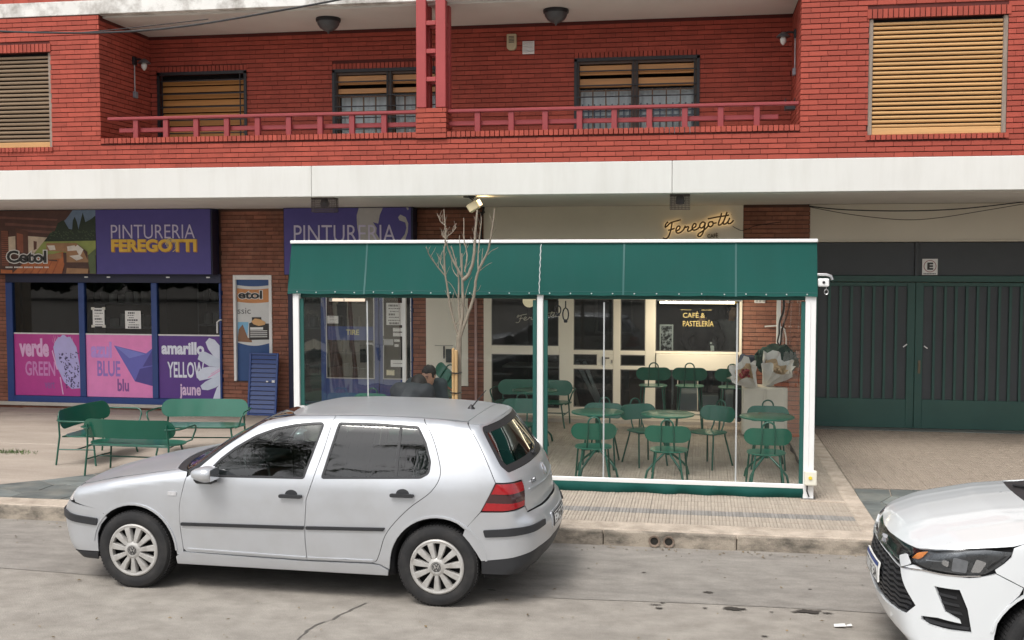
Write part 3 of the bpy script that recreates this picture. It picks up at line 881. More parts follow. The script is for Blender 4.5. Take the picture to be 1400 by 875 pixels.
bar(-.635,.615,1.205,1.245,.003,'transom'); bar(-.635,.615,.215,.335,.003,'bottom_rail')
g = MB(); n = 6; rr_ = .07
pts = [(.60,1.205),(-.62,1.205),(-.62,.965+rr_)] + [(-.62+rr_-rr_*math.cos(a), .965+rr_-rr_*math.sin(a)) for a in [R(15*i) for i in range(1,7)]] + [(.60-rr_+rr_*math.sin(a), .965+rr_-rr_*math.cos(a)) for a in [R(15*i) for i in range(0,6)]] + [(.60,.965+rr_)]
g.prism(pts[::-1], GY-.075, GY-.036); part(g, 'counter_front', M_creamw, bevel=.004)
bar(.0,.012,.335,.965,.02); bar(-.30,-.29,.335,.965,.02)
def pane(x0, x1, z0, z1):
    g = MB(); g.quad((x0,GY,z0),(x1,GY,z0),(x1,GY,z1),(x0,GY,z1)); part(g, 'pane', G_shop)
    g = MB(); w_ = .012
    g.box(x0, x0+w_, GY-.028, GY-.004, z0, z1); g.box(x1-w_, x1, GY-.028, GY-.004, z0, z1); g.box(x0+w_, x1-w_, GY-.028, GY-.004, z0, z0+w_); g.box(x0+w_, x1-w_, GY-.028, GY-.004, z1-w_, z1)
    part(g, 'gasket', mat('grey_gasket', (.16,.15,.14), .7))
for (a, b_, c, d) in [(-3.17,-2.12,1.30,2.035),(-3.17,-2.105,.335,1.165),(-1.885,-1.275,1.245,2.035),(-1.165,-.79,1.245,2.035),(-1.885,-1.525,1.012,1.18),(-1.165,-.79,1.012,1.18),(-1.885,-1.275,.365,.955),(-1.165,-.79,.365,.955),(-.635,.615,1.245,2.035),(-.635,.615,.335,.965)]:
    pane(a, b_, c, d)
g = MB(); g.tube([(-1.44,GY-.07,1.13),(-1.33,GY-.07,1.13)], .010, 8); g.tube([(-1.42,GY-.03,1.13),(-1.42,GY-.07,1.13)], .009, 8); g.box(-1.445,-1.40,GY-.045,GY-.034,1.02,1.15); g.box(-1.30,-1.288,GY-.045,GY-.034,1.05,1.10); part(g, 'door_handle', M_iron, smooth=50)
g = MB(); g.box(-3.31,.66,16.56,16.84,.10,.213); part(g, 'door_step', mat('stone_step', (.48,.42,.36), .7, var=.1), bevel=.008)
text('lettering', 'CAFÉ &', (.33,.095), Vector((-.225,GY-.018,1.755))+oo, M_gold, t, bold=.012)
text('lettering', 'PASTELERÍA', (.46,.105), Vector((-.225,GY-.018,1.625))+oo, M_gold, t, bold=.012)
g = MB(); g.box(-.26,-.10,GY-.018,GY-.016,1.872,1.878); g.box(.05,.20,GY-.018,GY-.016,1.872,1.878); part(g, 'lettering_rule', M_gold)

# script lettering "Feregotti" as pen strokes (units: x 0..10)
def bez(p, n=10):
    """catmull-rom through points"""
    P = [p[0]] + list(p) + [p[-1]]; out = []
    for i in range(1, len(P)-2):
        a, b_, c, d = [np.array(q, float) for q in P[i-1:i+3]]
        for k in range(n):
            u = k/n
            out.append(.5*((2*b_)+(-a+c)*u+(2*a-5*b_+4*c-d)*u*u+(-a+3*b_-3*c+d)*u**3))
    out.append(np.array(P[-2], float)); return out
SCRIPT = [
 [(.55,2.35),(.22,1.95),(.15,1.55),(.42,1.72),(.78,2.10),(1.3,2.32),(2.35,2.62)],                      # F bar
 [(1.12,2.28),(1.0,1.55),(.82,.75),(.55,.10),(.18,-.10),(-.18,.02)],                                       # F stem
 [(.55,1.10),(1.0,1.22),(1.48,1.38)],
 [(1.72,1.02),(2.08,1.22),(2.22,1.55),(2.0,1.72),(1.72,1.40),(1.66,.95),(1.9,.70),(2.3,.82),(2.72,1.20),(2.95,1.75)],  # e
 [(2.95,1.75),(2.98,1.50),(3.30,1.62),(3.40,1.50),(3.28,1.12),(3.36,.95),(3.7,1.05),(4.02,1.42)],       # r
 [(3.98,1.38),(4.35,1.60),(4.45,1.92),(4.22,2.05),(3.98,1.75),(3.93,1.35),(4.15,1.10),(4.6,1.25),(4.98,1.60)],  # e
 [(5.72,2.12),(5.38,2.28),(5.02,1.95),(4.98,1.55),(5.25,1.42),(5.58,1.72),(5.74,2.18),(5.60,1.45),(5.42,.72),(5.05,.22),(4.72,.28),(4.85,.62),(5.4,.98),(6.02,1.55),(6.2,1.95)],  # g
 [(6.62,2.30),(6.28,2.22),(6.15,1.85),(6.38,1.58),(6.72,1.78),(6.82,2.15),(6.62,2.36),(6.85,2.10),(7.3,2.16)],      # o
 [(7.98,3.55),(7.78,2.80),(7.55,2.10),(7.62,1.82),(7.95,1.95),(8.25,2.30)],
 [(8.72,3.70),(8.48,2.95),(8.22,2.20),(8.30,1.95),(8.62,2.06),(8.95,2.45)],
 [(6.05,2.72),(7.2,2.95),(8.2,3.10),(9.0,3.24)],
 [(9.10,2.85),(8.88,2.28),(8.95,2.02),(9.30,2.12),(9.62,2.50)],
 [(9.28,3.30),(9.32,3.32)],
]
def script(mb, x0, y, z0, sx, sz, r, n=6, flat=None):
    for st in SCRIPT:
        mb.tube([(x0+p[0]*sx, y, z0+p[1]*sz) for p in bez(st, 6)], r, n)

# back-lit cafe sign: dark letters standing off a warm light strip
sg = thing('cafe_sign', (-.5, GY, 2.9), 0, 'backlit dark script café sign glowing warm on the cream wall above the awning', 'sign')
so = -Vector((-.5, GY, 2.9))
M_bronze = mat('dark_bronze', (.060,.034,.014), .5, var=.1)
g = MB(); script(g, -.515, GY-.052, 2.96, .1065, .104, .0135, 6); g.build('lettering', M_bronze, sg, smooth=60, loc=so)
g = MB(); script(g, -.515, GY-.020, 2.96, .1065, .104, .006, 4); g.build('light_strip', emis('sign_glow', (1.0,.66,.30), 2.0), sg, loc=so)
text('small_lettering', 'CAFÉ', (.155,.075), Vector((.13,GY-.02,2.955))+so, M_bronze, sg, bold=.012, depth=.01, rot=R(-4))
g = MB(); script(g, -2.78, GY-.012, 1.66, .070, .050, .0045, 4)
o = g.build('window_script', mat('etched_white', (.62,.60,.50), .6), bld); o.location = -BO

# ------------------------------------------------------------------ paint shop signs and posters
def flat(mb, pts, y, mi=0):
    """flat printed shape facing -Y"""
    mb.add([(p[0], y, p[1]) for p in pts], [tuple(range(len(pts)))], mi); return mb
def pm(name, c, var=.06, rough=.5): return mat('print_'+name, c, rough, var=var, vscale=8, rvar=0)
M_purple = pm('purple', (.080,.066,.285))
M_lilac = pm('lilac', (.60,.57,.74)); M_yel = pm('yellow', (.80,.52,.07)); M_orange = pm('orange', (.55,.25,.05))
SY = 16.55
def signbox(name, x0, x1, label):
    t = thing(name, (x0, SY, 2.39), 0, label, 'shop sign')
    o_ = -Vector((x0, SY, 2.39))
    g = MB(); g.box(x0, x1, SY, GY-.0, 2.392, 3.447); g.build('box', [M_navy], t, loc=o_, bevel=.004)
    return t, o_
s1, s1o = signbox('paint_shop_sign', -13.0, -7.675, 'wide paint shop sign box with veranda picture and yellow name, left above the poster window')
g = MB(); g.box(-9.685, -7.70, SY-.012, SY-.002, 2.40, 3.44); g.build('purple_face', M_purple, s1, loc=s1o)
text('lettering', 'PINTURERIA', (1.452,.225), Vector((-9.415,SY-.018,2.972))+s1o, M_lilac, s1, bold=-.006, depth=.002)
text('lettering_shadow', 'FEREGOTTI', (1.475,.205), Vector((-9.405,SY-.016,2.752))+s1o, M_orange, s1, bold=.058, base=.040, depth=.001)
text('lettering', 'FEREGOTTI', (1.475,.205), Vector((-9.415,SY-.021,2.760))+s1o, M_yel, s1, bold=.040, depth=.001)
def swirl(cx, cz, r, y, mb):
    for k in range(3):
        rr_ = r*(1-.22*k); pts = []
        for i in range(16):
            a = R(-70+200*i/15+40*k); pts.append((cx+rr_*math.cos(a), cz+rr_*math.sin(a)))
        inn = [(cx+.06*r+(p[0]-cx)*.86, cz+(p[1]-cz)*.86) for p in pts[::-1]]
        flat(mb, pts+inn, y+.0005*k)
g = MB(); swirl(-8.385, 2.862, .115, SY-.024, g); g.build('swirl_emblem', pm('gold', (.62,.50,.22)), s1, loc=s1o)
# printed veranda scene on the left half, drawn in its own units (u 0..1150, v 40..835)
VX = lambda u: -11.40 + u*(1.715/1150); VZ = lambda v: 3.44 - (v-40)*(1.04/795)
def pic(polys, parent, off, y0):
    for i, (nm, c, ps) in enumerate(polys):
        if nm == 'print_cushion':
            for i_, P in enumerate(ps):
                g = MB(); flat(g, [(VX(u), VZ(v)) for u, v in P], y0 - .0012*(i+1) - .000012*i_); g.build(nm, pm(nm+'_%d' % i, c, var=.22), parent, loc=off)
            continue
        g = MB()
        for i_, P in enumerate(ps): flat(g, [(VX(u), VZ(v)) for u, v in P], y0 - .0012*(i+1) - .000012*i_)
        g.build(nm, pm(nm+'_%d' % i, c, var=.22), parent, loc=off)
g = MB(); g.box(-12.98, -9.69, SY-.010, SY-.002, 2.40, 3.44); g.build('picture_panel', pm('dark_brown', (.10,.045,.035), var=.3), s1, loc=s1o)
pic([
 ('print_sky', (.16,.24,.36), [[(690,40),(1148,40),(1148,330),(760,330)]]),
 ('print_ceiling', (.085,.040,.033), [[(-1000,40),(880,40),(800,150),(690,250),(560,350),(-200,330)]]),
 ('print_beam', (.17,.075,.060), [[(-900,60),(700,150),(690,170),(-900,100)],[(60,190),(700,240),(680,262),(60,225)],[(200,270),(640,300),(610,330),(200,300)]]),
 ('print_trees', (.018,.035,.020), [[(540,420),(600,330),(660,300),(700,200),(770,160),(830,270),(870,280),(880,170),(905,120),(930,190),(945,280),(960,220),(1000,70),(1030,190),(1100,150),(1148,110),(1148,430),(540,430)]]),
 ('print_leaves', (.05,.085,.04), [[(u,v),(u+18,v-10),(u+26,v+12)] for u, v in [(random.uniform(590,1120), random.uniform(290,400)) for _ in range(60)]]),
 ('print_lawn', (.30,.36,.10), [[(400,600),(520,430),(1148,420),(1148,600)]]),
 ('print_wall', (.62,.52,.40), [[(340,360),(570,378),(400,590),(340,590)],[(100,370),(185,360),(185,560),(100,560)]]),
 ('print_posts', (.12,.05,.035), [[(15,280),(100,290),(100,560),(80,760),(15,760)],[(190,250),(340,300),(340,590),(190,570)],[(405,420),(445,430),(440,520),(405,540)]]),
 ('print_brickwork', (.30,.10,.06), [[(15,300+26*k),(98,302+26*k),(98,314+26*k),(15,312+26*k)] for k in range(17)]+[[(205,320),(280,340),(280,570),(205,560)]]),
 ('print_deck', (.46,.14,.045), [[(140,830),(330,650),(760,560),(800,600),(740,830)],[(0,780),(140,790),(140,830),(0,830)]]),
 ('print_deck_board', (.30,.075,.03), [[(260+90*k,830),(430+70*k,640),(436+70*k,640),(276+90*k,830)] for k in range(5)]),
 ('print_sofa', (.36,.20,.10), [[(560,450),(920,450),(1050,560),(1060,690),(800,700),(800,560),(560,545)],[(580,590),(740,575),(740,640),(580,660)],[(800,760),(1060,770),(1050,830),(790,830)]]),
 ('print_sofa_shade', (.09,.04,.03), [[(920,455),(1050,560),(1050,660),(1000,540)],[(800,690),(1050,690),(1050,730),(810,750)],[(580,655),(690,660),(690,680),(590,670)],[(760,570),(800,570),(800,780),(765,690)]]),
 ('print_cushion', (.74,.70,.64), [[(570,480),(660,478),(672,535),(600,540)],[(810,490),(900,478),(930,540),(815,550)],[(835,610),(950,595),(1000,640),(920,668)],[(905,500),(935,470),(1005,530),(960,620),(930,560)]]),
 ('print_foliage', (.10,.14,.06), [[(1060,600),(1148,520),(1148,830),(1080,830),(1060,700)]]),
], s1, s1o, SY-.010)
text('picture_title_edge', 'Cetol', (.72,.205), Vector((VX(82),SY-.0335,VZ(698)))+s1o, M_paper, s1, bold=.085, base=.03, depth=.0008)
text('picture_title', 'Cetol', (.72,.205), Vector((VX(82),SY-.036,VZ(698)))+s1o, pm('ink', (.03,.03,.03)), s1, bold=.03, depth=.0008)
for k in range(26):
    if k in (5, 12, 16): continue
g = MB()
for k in range(30):
    if k % 7 == 5: continue
    flat(g, [(VX(65+17.5*k),VZ(762)),(VX(78+17.5*k),VZ(762)),(VX(78+17.5*k),VZ(744)),(VX(65+17.5*k),VZ(744))], SY-.034)
g.build('picture_caption', M_paper, s1, loc=s1o)

s2, s2o = signbox('paint_shop_sign', -6.475, -4.365, 'purple shop sign with pale swirl, its lower half hidden behind the green awning')
s2.name = 'paint_shop_sign.001'
g = MB(); g.box(-6.46, -4.395, SY-.012, SY-.002, 2.40, 3.44); g.build('purple_face', M_purple, s2, loc=s2o)
UX = lambda u: -6.475 + u*(2.115/1250); UZ = lambda v: 3.447 - (v-55)*(1.055/640)
M_swirl = pm('swirl_grey', (.44,.43,.43))
g = MB(); flat(g, [(UX(u),UZ(v)) for u,v in [(735,60),(715,130),(718,230),(730,300),(740,370),(800,480),(900,560),(1010,560),(1120,480),(1175,365),(1130,365),(1060,400),(990,400),(930,350),(900,300),(905,250),(870,195),(920,210),(935,130),(965,60)]], SY-.0140)
g.build('swirl_emblem', M_swirl, s2, loc=s2o)
g = MB(); flat(g, [(UX(u),UZ(v)) for u,v in [(1110,150),(1130,125),(1180,150),(1205,210),(1200,290),(1175,365),(1130,365),(1172,310),(1188,250),(1178,200),(1120,178)]], SY-.0145)
flat(g, [(UX(u),UZ(v)) for u,v in [(1185,60),(1205,58),(1210,78),(1198,84)]], SY-.0145)
g.build('swirl_emblem', M_swirl, s2, loc=s2o)
text('lettering', 'PINTURERIA', (1.655,.27), Vector((UX(106),SY-.018,2.905))+s2o, M_lilac, s2, bold=-.004, depth=.002)
text('lettering', 'FEREGOTTI', (1.66,.24), Vector((UX(106),SY-.019,2.64))+s2o, M_yel, s2, bold=.04, depth=.002)

# three colour posters on the shop window
PY = GY - .012
def poster(x0, x1, label, bg):
    t = thing('window_poster', (x0, PY, .35), 0, label, 'poster', 'colour posters on the shop window')
    o_ = -Vector((x0, PY, .35))
    g = MB(); g.box(x0, x1, PY, PY+.004, .352, 1.385); g.build('sheet', bg, t, loc=o_)
    g = MB(); g.box(x0-.002, x1+.002, PY-.006, PY+.004, 1.386, 1.408); g.build('top_edge', M_paper, t, loc=o_)
    X = lambda p, a, b_: x0 + (p-a)*(x1-x0)/(b_-a); Z = lambda q: 1.402 - (q-455.5)*(1.052/85.5)
    def put(s, pa, pb, qa, qb, A, B, m, bold=.03, d=1, nm='lettering'):
        text(nm, s, (X(pb,A,B)-X(pa,A,B), Z(qa)-Z(qb)), Vector((X(pa,A,B), PY-.0015*d, Z(qb)))+o_, m, t, bold=bold, depth=.0003)
    def shp(nm, P, A, B, m, d=1):
        g = MB()
        for i_, p_ in enumerate(P): flat(g, [(X(u,A,B), Z(v)) for u, v in p_], PY-.0015*d-.000012*i_)
        o = g.build(nm, m, t, loc=o_)
        if len(P) > 20: o['kind'] = 'stuff'
    return put, shp
M_pink1 = pm('magenta', (.52,.055,.30)); M_pinkt = pm('pale_pink', (.78,.48,.74)); M_lav = pm('lavender', (.50,.46,.80))
put, shp = poster(-11.362,-10.158,'magenta poster reading verde GREEN with thistle flower, leftmost of three window posters', M_pink1)
A, B = 18, 109
put('verde',24.5,66,462.5,488,A,B,M_pinkt,.045); put('GREEN',32.5,74,494,514,A,B,pm('orchid',(.66,.27,.58)),.02)
put('vert',59,73,521,531,A,B,pm('mauve',(.30,.10,.35)),.02)
rp = random.Random(5)
shp('thistle_head',[[(76+11*math.cos(a)*rp.uniform(.85,1.15)+9, 473+14*math.sin(a)*rp.uniform(.85,1.15)) for a in [R(18*i) for i in range(20)]],[(72,474),(80,462),(96,460),(104,474),(108,500),(108,530),(96,531),(86,522),(76,500)]],A,B,M_lav,1.4)
shp('thistle_scale',[[(u,v),(u+rp.uniform(1.5,3.4),v+rp.uniform(.5,2)),(u+rp.uniform(.5,2),v+rp.uniform(2.2,4.2))] for u,v in [(rp.uniform(79,105),rp.uniform(480,528)) for _ in range(110)] if (u-78) > (v-480)*.22],A,B,pm('indigo',(.055,.035,.14)),2)
shp('thistle_spine',[[(72+i*2.4,470-rp.uniform(0,3)),(73+i*2.4,470),(70+i*2.6,458-rp.uniform(-3,2))] for i in range(12)]+[[(80,515),(81.5,515),(85,539),(83.5,539)],[(70,480),(71,478),(78,505),(76,505)]],A,B,M_pinkt,1.2)
put, shp = poster(-10.048,-8.859,'pink poster reading azul BLUE blu with folded paper boat, middle of three window posters', pm('pink',(.86,.27,.58)))
A, B = 116, 208
put('azul',122.5,151.5,466,488,A,B,pm('periwinkle',(.56,.32,.78)),.045); put('BLUE',131,163,492,513,A,B,pm('violet',(.34,.20,.58)),.02)
put('blu',158.6,174.6,516,533,A,B,pm('plum',(.27,.10,.33)),.03)
shp('paper_boat',[[(155,471),(199,481),(207.8,474),(207.8,525),(183,519)]],A,B,pm('boat_blue',(.15,.15,.52)),1.4)
shp('paper_boat_fold',[[(194,499),(207.8,476),(207.8,497)],[(183,519),(190,502),(207.8,498),(207.8,525)]],A,B,pm('boat_dark',(.085,.07,.30)),1.8)
shp('paper_boat_glint',[[(157,472),(198,482),(176,488)]],A,B,pm('boat_light',(.22,.24,.66)),1.7)
put, shp = poster(-8.753,-7.674,'deep purple poster reading amarillo YELLOW jaune with white daisy, rightmost of three window posters', pm('deep_purple',(.115,.045,.26)))
A, B = 216, 303
put('amarillo',220,280.5,465,482,A,B,pm('ice',(.78,.80,.90)),.045); put('YELLOW',228,280,491.5,513,A,B,pm('ice',(.78,.80,.90)),.02)
put('jaune',245,275,521,541.5,A,B,pm('rose_white',(.76,.55,.74)),.03)
Q = lambda L: [(150+u/8.75, 450+v/8.75) for u, v in L]
shp('daisy_petal',[Q([(1160,130),(1205,80),(1270,100),(1335,170),(1335,330),(1250,285),(1190,210)])],A,B,pm('petal_a',(.70,.74,.86)),1.5)
shp('daisy_petal',[Q([(1090,245),(1150,240),(1250,285),(1335,330),(1335,420),(1200,410),(1060,330),(1070,300)])],A,B,pm('petal_b',(.64,.70,.82)),1.9)
shp('daisy_petal',[Q([(1060,480),(1120,430),(1200,415),(1335,420),(1335,520),(1200,555),(1080,580),(1045,540)])],A,B,pm('petal_a',(.70,.74,.86)),2.3)
shp('daisy_petal',[Q([(1090,640),(1150,590),(1250,540),(1335,510),(1335,620),(1270,660),(1180,690),(1110,685)])],A,B,pm('petal_b',(.64,.70,.82)),2.7)
shp('daisy_petal',[Q([(1290,660),(1335,610),(1335,805),(1235,805),(1260,740)])],A,B,pm('petal_a',(.70,.74,.86)),3.1)
shp('daisy_vein',[Q([(1180,540),(1335,450),(1335,462),(1190,548)]),Q([(1215,500),(1335,430),(1335,436),(1220,506)])],A,B,pm('petal_pink',(.80,.42,.66)),3.5)

# paper notices
def notice(x0, x1, z0, z1, y, label, lines, cat='notice', m=None, group=None, grey=.25, nm='paper_notice'):
    t = thing(nm, (x0, y, z0), 0, label, cat, group)
    g = MB(); g.box(0, x1-x0, -.003, 0, 0, z1-z0); g.build('sheet', m or M_paper, t)
    g = MB(); rr_ = random.Random(int(abs(x0)*100)); h = z1-z0; w_ = x1-x0
    for i in range(lines):
        zz = h*(.88 - .8*i/max(1,lines-1)) if lines > 1 else h*.5
        a = rr_.uniform(.12,.25); b_ = rr_.uniform(.55,.9); th = h*.022 if i % 3 else h*.045
        x = a
        while x < b_:
            e = min(b_, x+rr_.uniform(.04,.14)); flat(g, [(w_*x,zz-th),(w_*e,zz-th),(w_*e,zz+th),(w_*x,zz+th)], -.0042); x = e+.025
    if g.f: g.build('printed_lines', pm('ink_grey', (grey*.35,grey*.35,grey*.38)), t)
    return t
nt_ = notice(-9.915,-9.705,1.53,1.83,GY-.015,'white notice with taped corners, left one of two papers on the shop window',6)
for (u, v) in [(-.005,.285),(.19,.285),(-.005,-.01),(.19,-.01)]:
    g = MB(); g.box(u-.02,u+.04,-.006,-.0035,v-.012,v+.03); g.build('tape', mat('tape', (.66,.65,.58), .6), nt_)
notice(-9.335,-9.055,1.495,1.79,GY-.015,'white notice without tape, right one of two papers on the shop window',7)
notice(-4.865,-4.60,1.60,1.95,GY-.03,'large white printed notice taped high on the blue shop door',7)
notice(-5.845,-5.66,1.615,1.735,GY-.02,'small pale card in the upper left of the blue shop door glass',3,'sticker')
st = 'card stickers on the blue shop door'
notice(-4.76,-4.60,1.495,1.555,GY-.02,'upper of the two pale stickers stacked under the large door notice',2,'sticker',group=st,nm='door_sticker')
notice(-4.76,-4.60,1.42,1.48,GY-.02,'lower of the two pale stickers stacked under the large door notice',2,'sticker',group=st,nm='door_sticker')
notice(-4.91,-4.755,1.28,1.375,GY-.02,'grey square sticker left of the small card logos on the door',2,'sticker',mat('grey_card',(.42,.43,.44),.6),group=st,nm='door_sticker')
notice(-4.74,-4.65,1.335,1.372,GY-.02,'small two-tone logo sticker below the stacked pair on the door',1,'sticker',group=st,nm='door_sticker')
notice(-4.735,-4.67,1.255,1.295,GY-.02,'tiny white logo sticker lowest in the column on the door',1,'sticker',group=st,nm='door_sticker')
notice(-4.80,-4.56,.935,1.045,GY-.02,'wide white card with one line beside the green chair back',1,'sticker',group=st,nm='door_sticker')
notice(-4.87,-4.74,.80,.885,GY-.02,'cream and black sticker at the bottom corner of the door glass',2,'sticker',mat('cream_card',(.72,.66,.45),.6),group=st,nm='door_sticker',grey=.05)

# framed paint can poster in the brick pier
t = thing('paint_can_poster', (-7.44, GY, .66), 0, 'tall white framed poster of a wood varnish can on the brick pier', 'poster')
o_ = -Vector((-7.44, GY, .66))
g = MB()
g.box(-7.44,-7.395,GY-.02,GY+.10,.66,2.385); g.box(-6.83,-6.78,GY-.02,GY+.10,.66,2.385); g.box(-7.395,-6.83,GY-.018,GY+.10,2.31,2.385); g.build('frame', M_whitep, t, loc=o_, bevel=.004)
cy_ = GY+.035
g = MB(); g.box(-7.395,-6.83,cy_,cy_+.01,.66,2.31); g.build('blue_backing', pm('can_blue',(.03,.085,.24)), t, loc=o_)
arc = lambda z0, sag: [(-7.39+.555*i/12, z0 - sag*math.sin(math.pi*i/12)) for i in range(13)]
g = MB(); flat(g, arc(1.285,.05)+arc(2.22,.02)[::-1], cy_-.002); g.build('can_body', pm('can_white',(.66,.67,.66)), t, loc=o_)
g = MB(); flat(g, arc(1.95,.02)+arc(2.17,.02)[::-1], cy_-.004); g.build('can_band', pm('can_orange',(.58,.25,.09)), t, loc=o_)
text('lettering_edge', 'etol', (.41,.135), Vector((-7.37,cy_-.005,1.998))+o_, M_paper, t, bold=.075, base=.03, depth=.0005)
text('lettering', 'etol', (.41,.135), Vector((-7.37,cy_-.007,1.998))+o_, pm('ink', (.03,.03,.03)), t, bold=.03, depth=.0005)
text('lettering', 'ssic', (.225,.095), Vector((-7.385,cy_-.004,1.755))+o_, pm('ink_grey2', (.12,.12,.12)), t, bold=0, depth=.0005)
g = MB(); flat(g, [(-7.385,1.40),(-7.22,1.40),(-7.20,1.62),(-7.385,1.62)], cy_-.004); g.build('can_sky', pm('can_sky',(.22,.48,.70)), t, loc=o_)
g = MB(); flat(g, [(-7.385,1.37),(-7.20,1.33),(-7.30,1.58),(-7.37,1.50)], cy_-.006); flat(g, [(-7.385,1.30),(-7.14,1.29),(-7.16,1.36),(-7.385,1.38)], cy_-.0055); g.build('can_roof', pm('can_roof',(.26,.13,.07)), t, loc=o_)
g = MB(); flat(g, [(-7.19,1.33),(-6.845,1.34),(-6.845,1.60),(-6.97,1.60),(-6.98,1.70),(-7.14,1.70),(-7.14,1.62),(-7.19,1.60)], cy_-.007); g.build('can_label', pm('can_label',(.03,.028,.026)), t, loc=o_)
g = MB()
for k in range(4): flat(g, [(-7.17,1.375+.032*k),(-6.88,1.38+.032*k),(-6.88,1.392+.032*k),(-7.17,1.387+.032*k)], cy_-.009)
flat(g, [(-7.17,1.495),(-6.95,1.50),(-6.95,1.54),(-7.17,1.535)], cy_-.009)
g.build('can_lines', M_paper, t, loc=o_)
g = MB(); flat(g, [(-7.15,1.63),(-7.09,1.68),(-7.0,1.67),(-6.90,1.62),(-6.92,1.58),(-7.02,1.56),(-7.11,1.585)], cy_-.011); g.build('can_picture', pm('can_gold',(.72,.42,.18)), t, loc=o_)

# louvred blue panel leaning on the pier
lv = thing('louvred_panel', (-7.10, 16.48, .15), 0, 'blue louvred metal panel leaning against the brick pier under the can poster', 'panel')
lv.rotation_euler = (R(-7), 0, R(-3))
g = MB(); W_, H_ = .50, 1.0
g.box(0,.035,0,.03,0,H_); g.box(W_-.035,W_,0,.03,0,H_); g.box(.035,W_-.035,.001,.029,0,.03); g.box(.035,W_-.035,.001,.029,H_-.03,H_); g.build('frame', M_blue, lv, bevel=.004)
g = MB(); g.box(.03,W_-.03,.022,.028,.02,H_-.02); g.build('back_sheet', M_navy, lv)
for k in range(13):
    z = .04 + k*.072
    g = MB(); g.add([(.036,.006,z),(W_-.036,.006,z),(W_-.036,.022,z+.055),(.036,.022,z+.055),(.036,.012,z-.004),(W_-.036,.012,z-.004),(W_-.036,.026,z+.052),(.036,.026,z+.052)], [(0,1,2,3),(0,4,5,1),(4,7,6,5),(1,5,6,2),(0,3,7,4),(2,6,7,3)])
    g.build('louvre', M_blue, lv)
g = MB(); g.box(.31,.345,-.003,.004,.535,.555); g.box(.41,.455,-.004,.004,.53,.565); g.build('latch', M_whitep, lv)

# meter box on the cream panel
mb_ = thing('meter_box', (-3.90, GY-.012, 1.02), 0, 'small dark wall box with a black slot beside it on the cream panel', 'wall box')
g = MB(); g.box(0,.115,-.03,0,0,.21); g.build('cover', mat('dark_box', (.035,.045,.045), .5), mb_, bevel=.006)
g = MB(); g.box(-.045,-.022,-.018,0,.06,.255); g.build('slot', M_black, mb_, bevel=.003)
g = MB(); g.box(-.18,.11,-.012,0,.262,.270); g.build('wall_groove', mat('grey_line', (.35,.33,.30), .8), mb_)
# downpipe on the narrow brick pier
dp = MB(); dp.tube([(-3.42,GY-.03,.15),(-3.42,GY-.03,3.30)], .022, 10)
tag(dp.build('downpipe', mat('pink_pipe', (.48,.30,.28), .6), smooth=50), 'thin pinkish pipe running up the brick pier left of the café window', 'pipe')

# ------------------------------------------------------------------ garage gate
M_gate = mat('gate_green', (.027,.082,.070), .45, var=.12, vscale=2.5, dirt=(.04,.10,.075), damt=.4, coat=.1)
M_gated = mat('gate_sheet', (.050,.056,.062), .5, var=.15, vscale=3, dirt=(.05,.06,.06), damt=.4)
gt = thing('garage_gate', (1.62, GY, .15), 0, 'wide dark green metal double gate with vertical ribs under dark transom panels', 'gate')
go = -Vector((1.62, GY, .15))
def gp(mb, name, m, parent=gt, off=go, **k): return mb.build(name, m, parent, loc=off, **k)
for (a, b_) in [(1.66,3.11),(3.165,5.0)]:
    g = MB(); g.box(a, b_, GY+.0, GY+.02, 2.40, 2.885); gp(g, 'transom_panel', M_gated, bevel=.004)
g = MB(); g.box(3.11,3.165,GY-.03,GY+.04,2.40,2.887); gp(g, 'transom_post', M_gated, bevel=.004)
g = MB(); g.box(1.62,5.05,GY-.035,GY+.05,2.31,2.40); gp(g, 'lintel_beam', M_gate, bevel=.006)
g = MB(); g.box(5.0,5.1,GY-.04,GY+.05,.15,2.31); gp(g, 'gate_post', M_gate, bevel=.006)
def gleaf(x0, x1, lock):
    L_ = thing('gate_leaf', parent=gt); L_.location = Vector((x0, GY, .15)) + go; lo_ = -Vector((x0, GY, .15))
    g = MB(); g.box(x0, x0+.11, GY-.025, GY+.03, .16, 2.30); g.box(x1-.11, x1, GY-.025, GY+.03, .16, 2.30)
    g.box(x0+.11, x1-.11, GY-.024, GY+.029, .16, .585); g.box(x0+.11, x1-.11, GY-.024, GY+.029, 2.245, 2.30)
    g.build('leaf_frame', M_gate, L_, loc=lo_, bevel=.004)
    g = MB(); g.box(x0+.11, x1-.11, GY+.012, GY+.02, .585, 2.245); g.build('sheet', M_gated, L_, loc=lo_)
    n = int((x1-x0-.24)/.145)
    st = (x1-x0-.22)/n
    for i in range(1, n):
        x = x0+.11+i*st
        g = MB(); g.box(x-.012, x+.026, GY-.026, GY+.012, .585, 2.245); g.build('rib', M_gate, L_, loc=lo_)
        g = MB(); g.box(x+.026, x+.034, GY-.006, GY+.012, .585, 2.245); g.build('rib_return', M_gated, L_, loc=lo_)
    return L_, lo_
l1, l1o = gleaf(1.64, 3.128, 1); l2, l2o = gleaf(3.134, 4.99, 0)
g = MB(); g.box(3.18,3.215,GY-.036,GY-.02,.97,1.16); g.tube([(3.197,GY-.06,1.10),(3.197,GY-.036,1.10)], .012, 8); g.build('lock_plate', mat('worn_brass', (.16,.13,.09), .5, metal=.6), l2, loc=l2o)
g = MB(); g.obox((2.995,GY-.03,1.375),(.8,0,.6),(0,1,0),(-.6,0,.8),.035,.006,.008); g.build('scuff_handle', M_whitep, l1, loc=l1o)
g = MB(); g.obox((3.285,GY-.03,1.355),(.8,0,-.6),(0,1,0),(.6,0,.8),.03,.006,.008); g.build('scuff_handle', M_whitep, l2, loc=l2o)
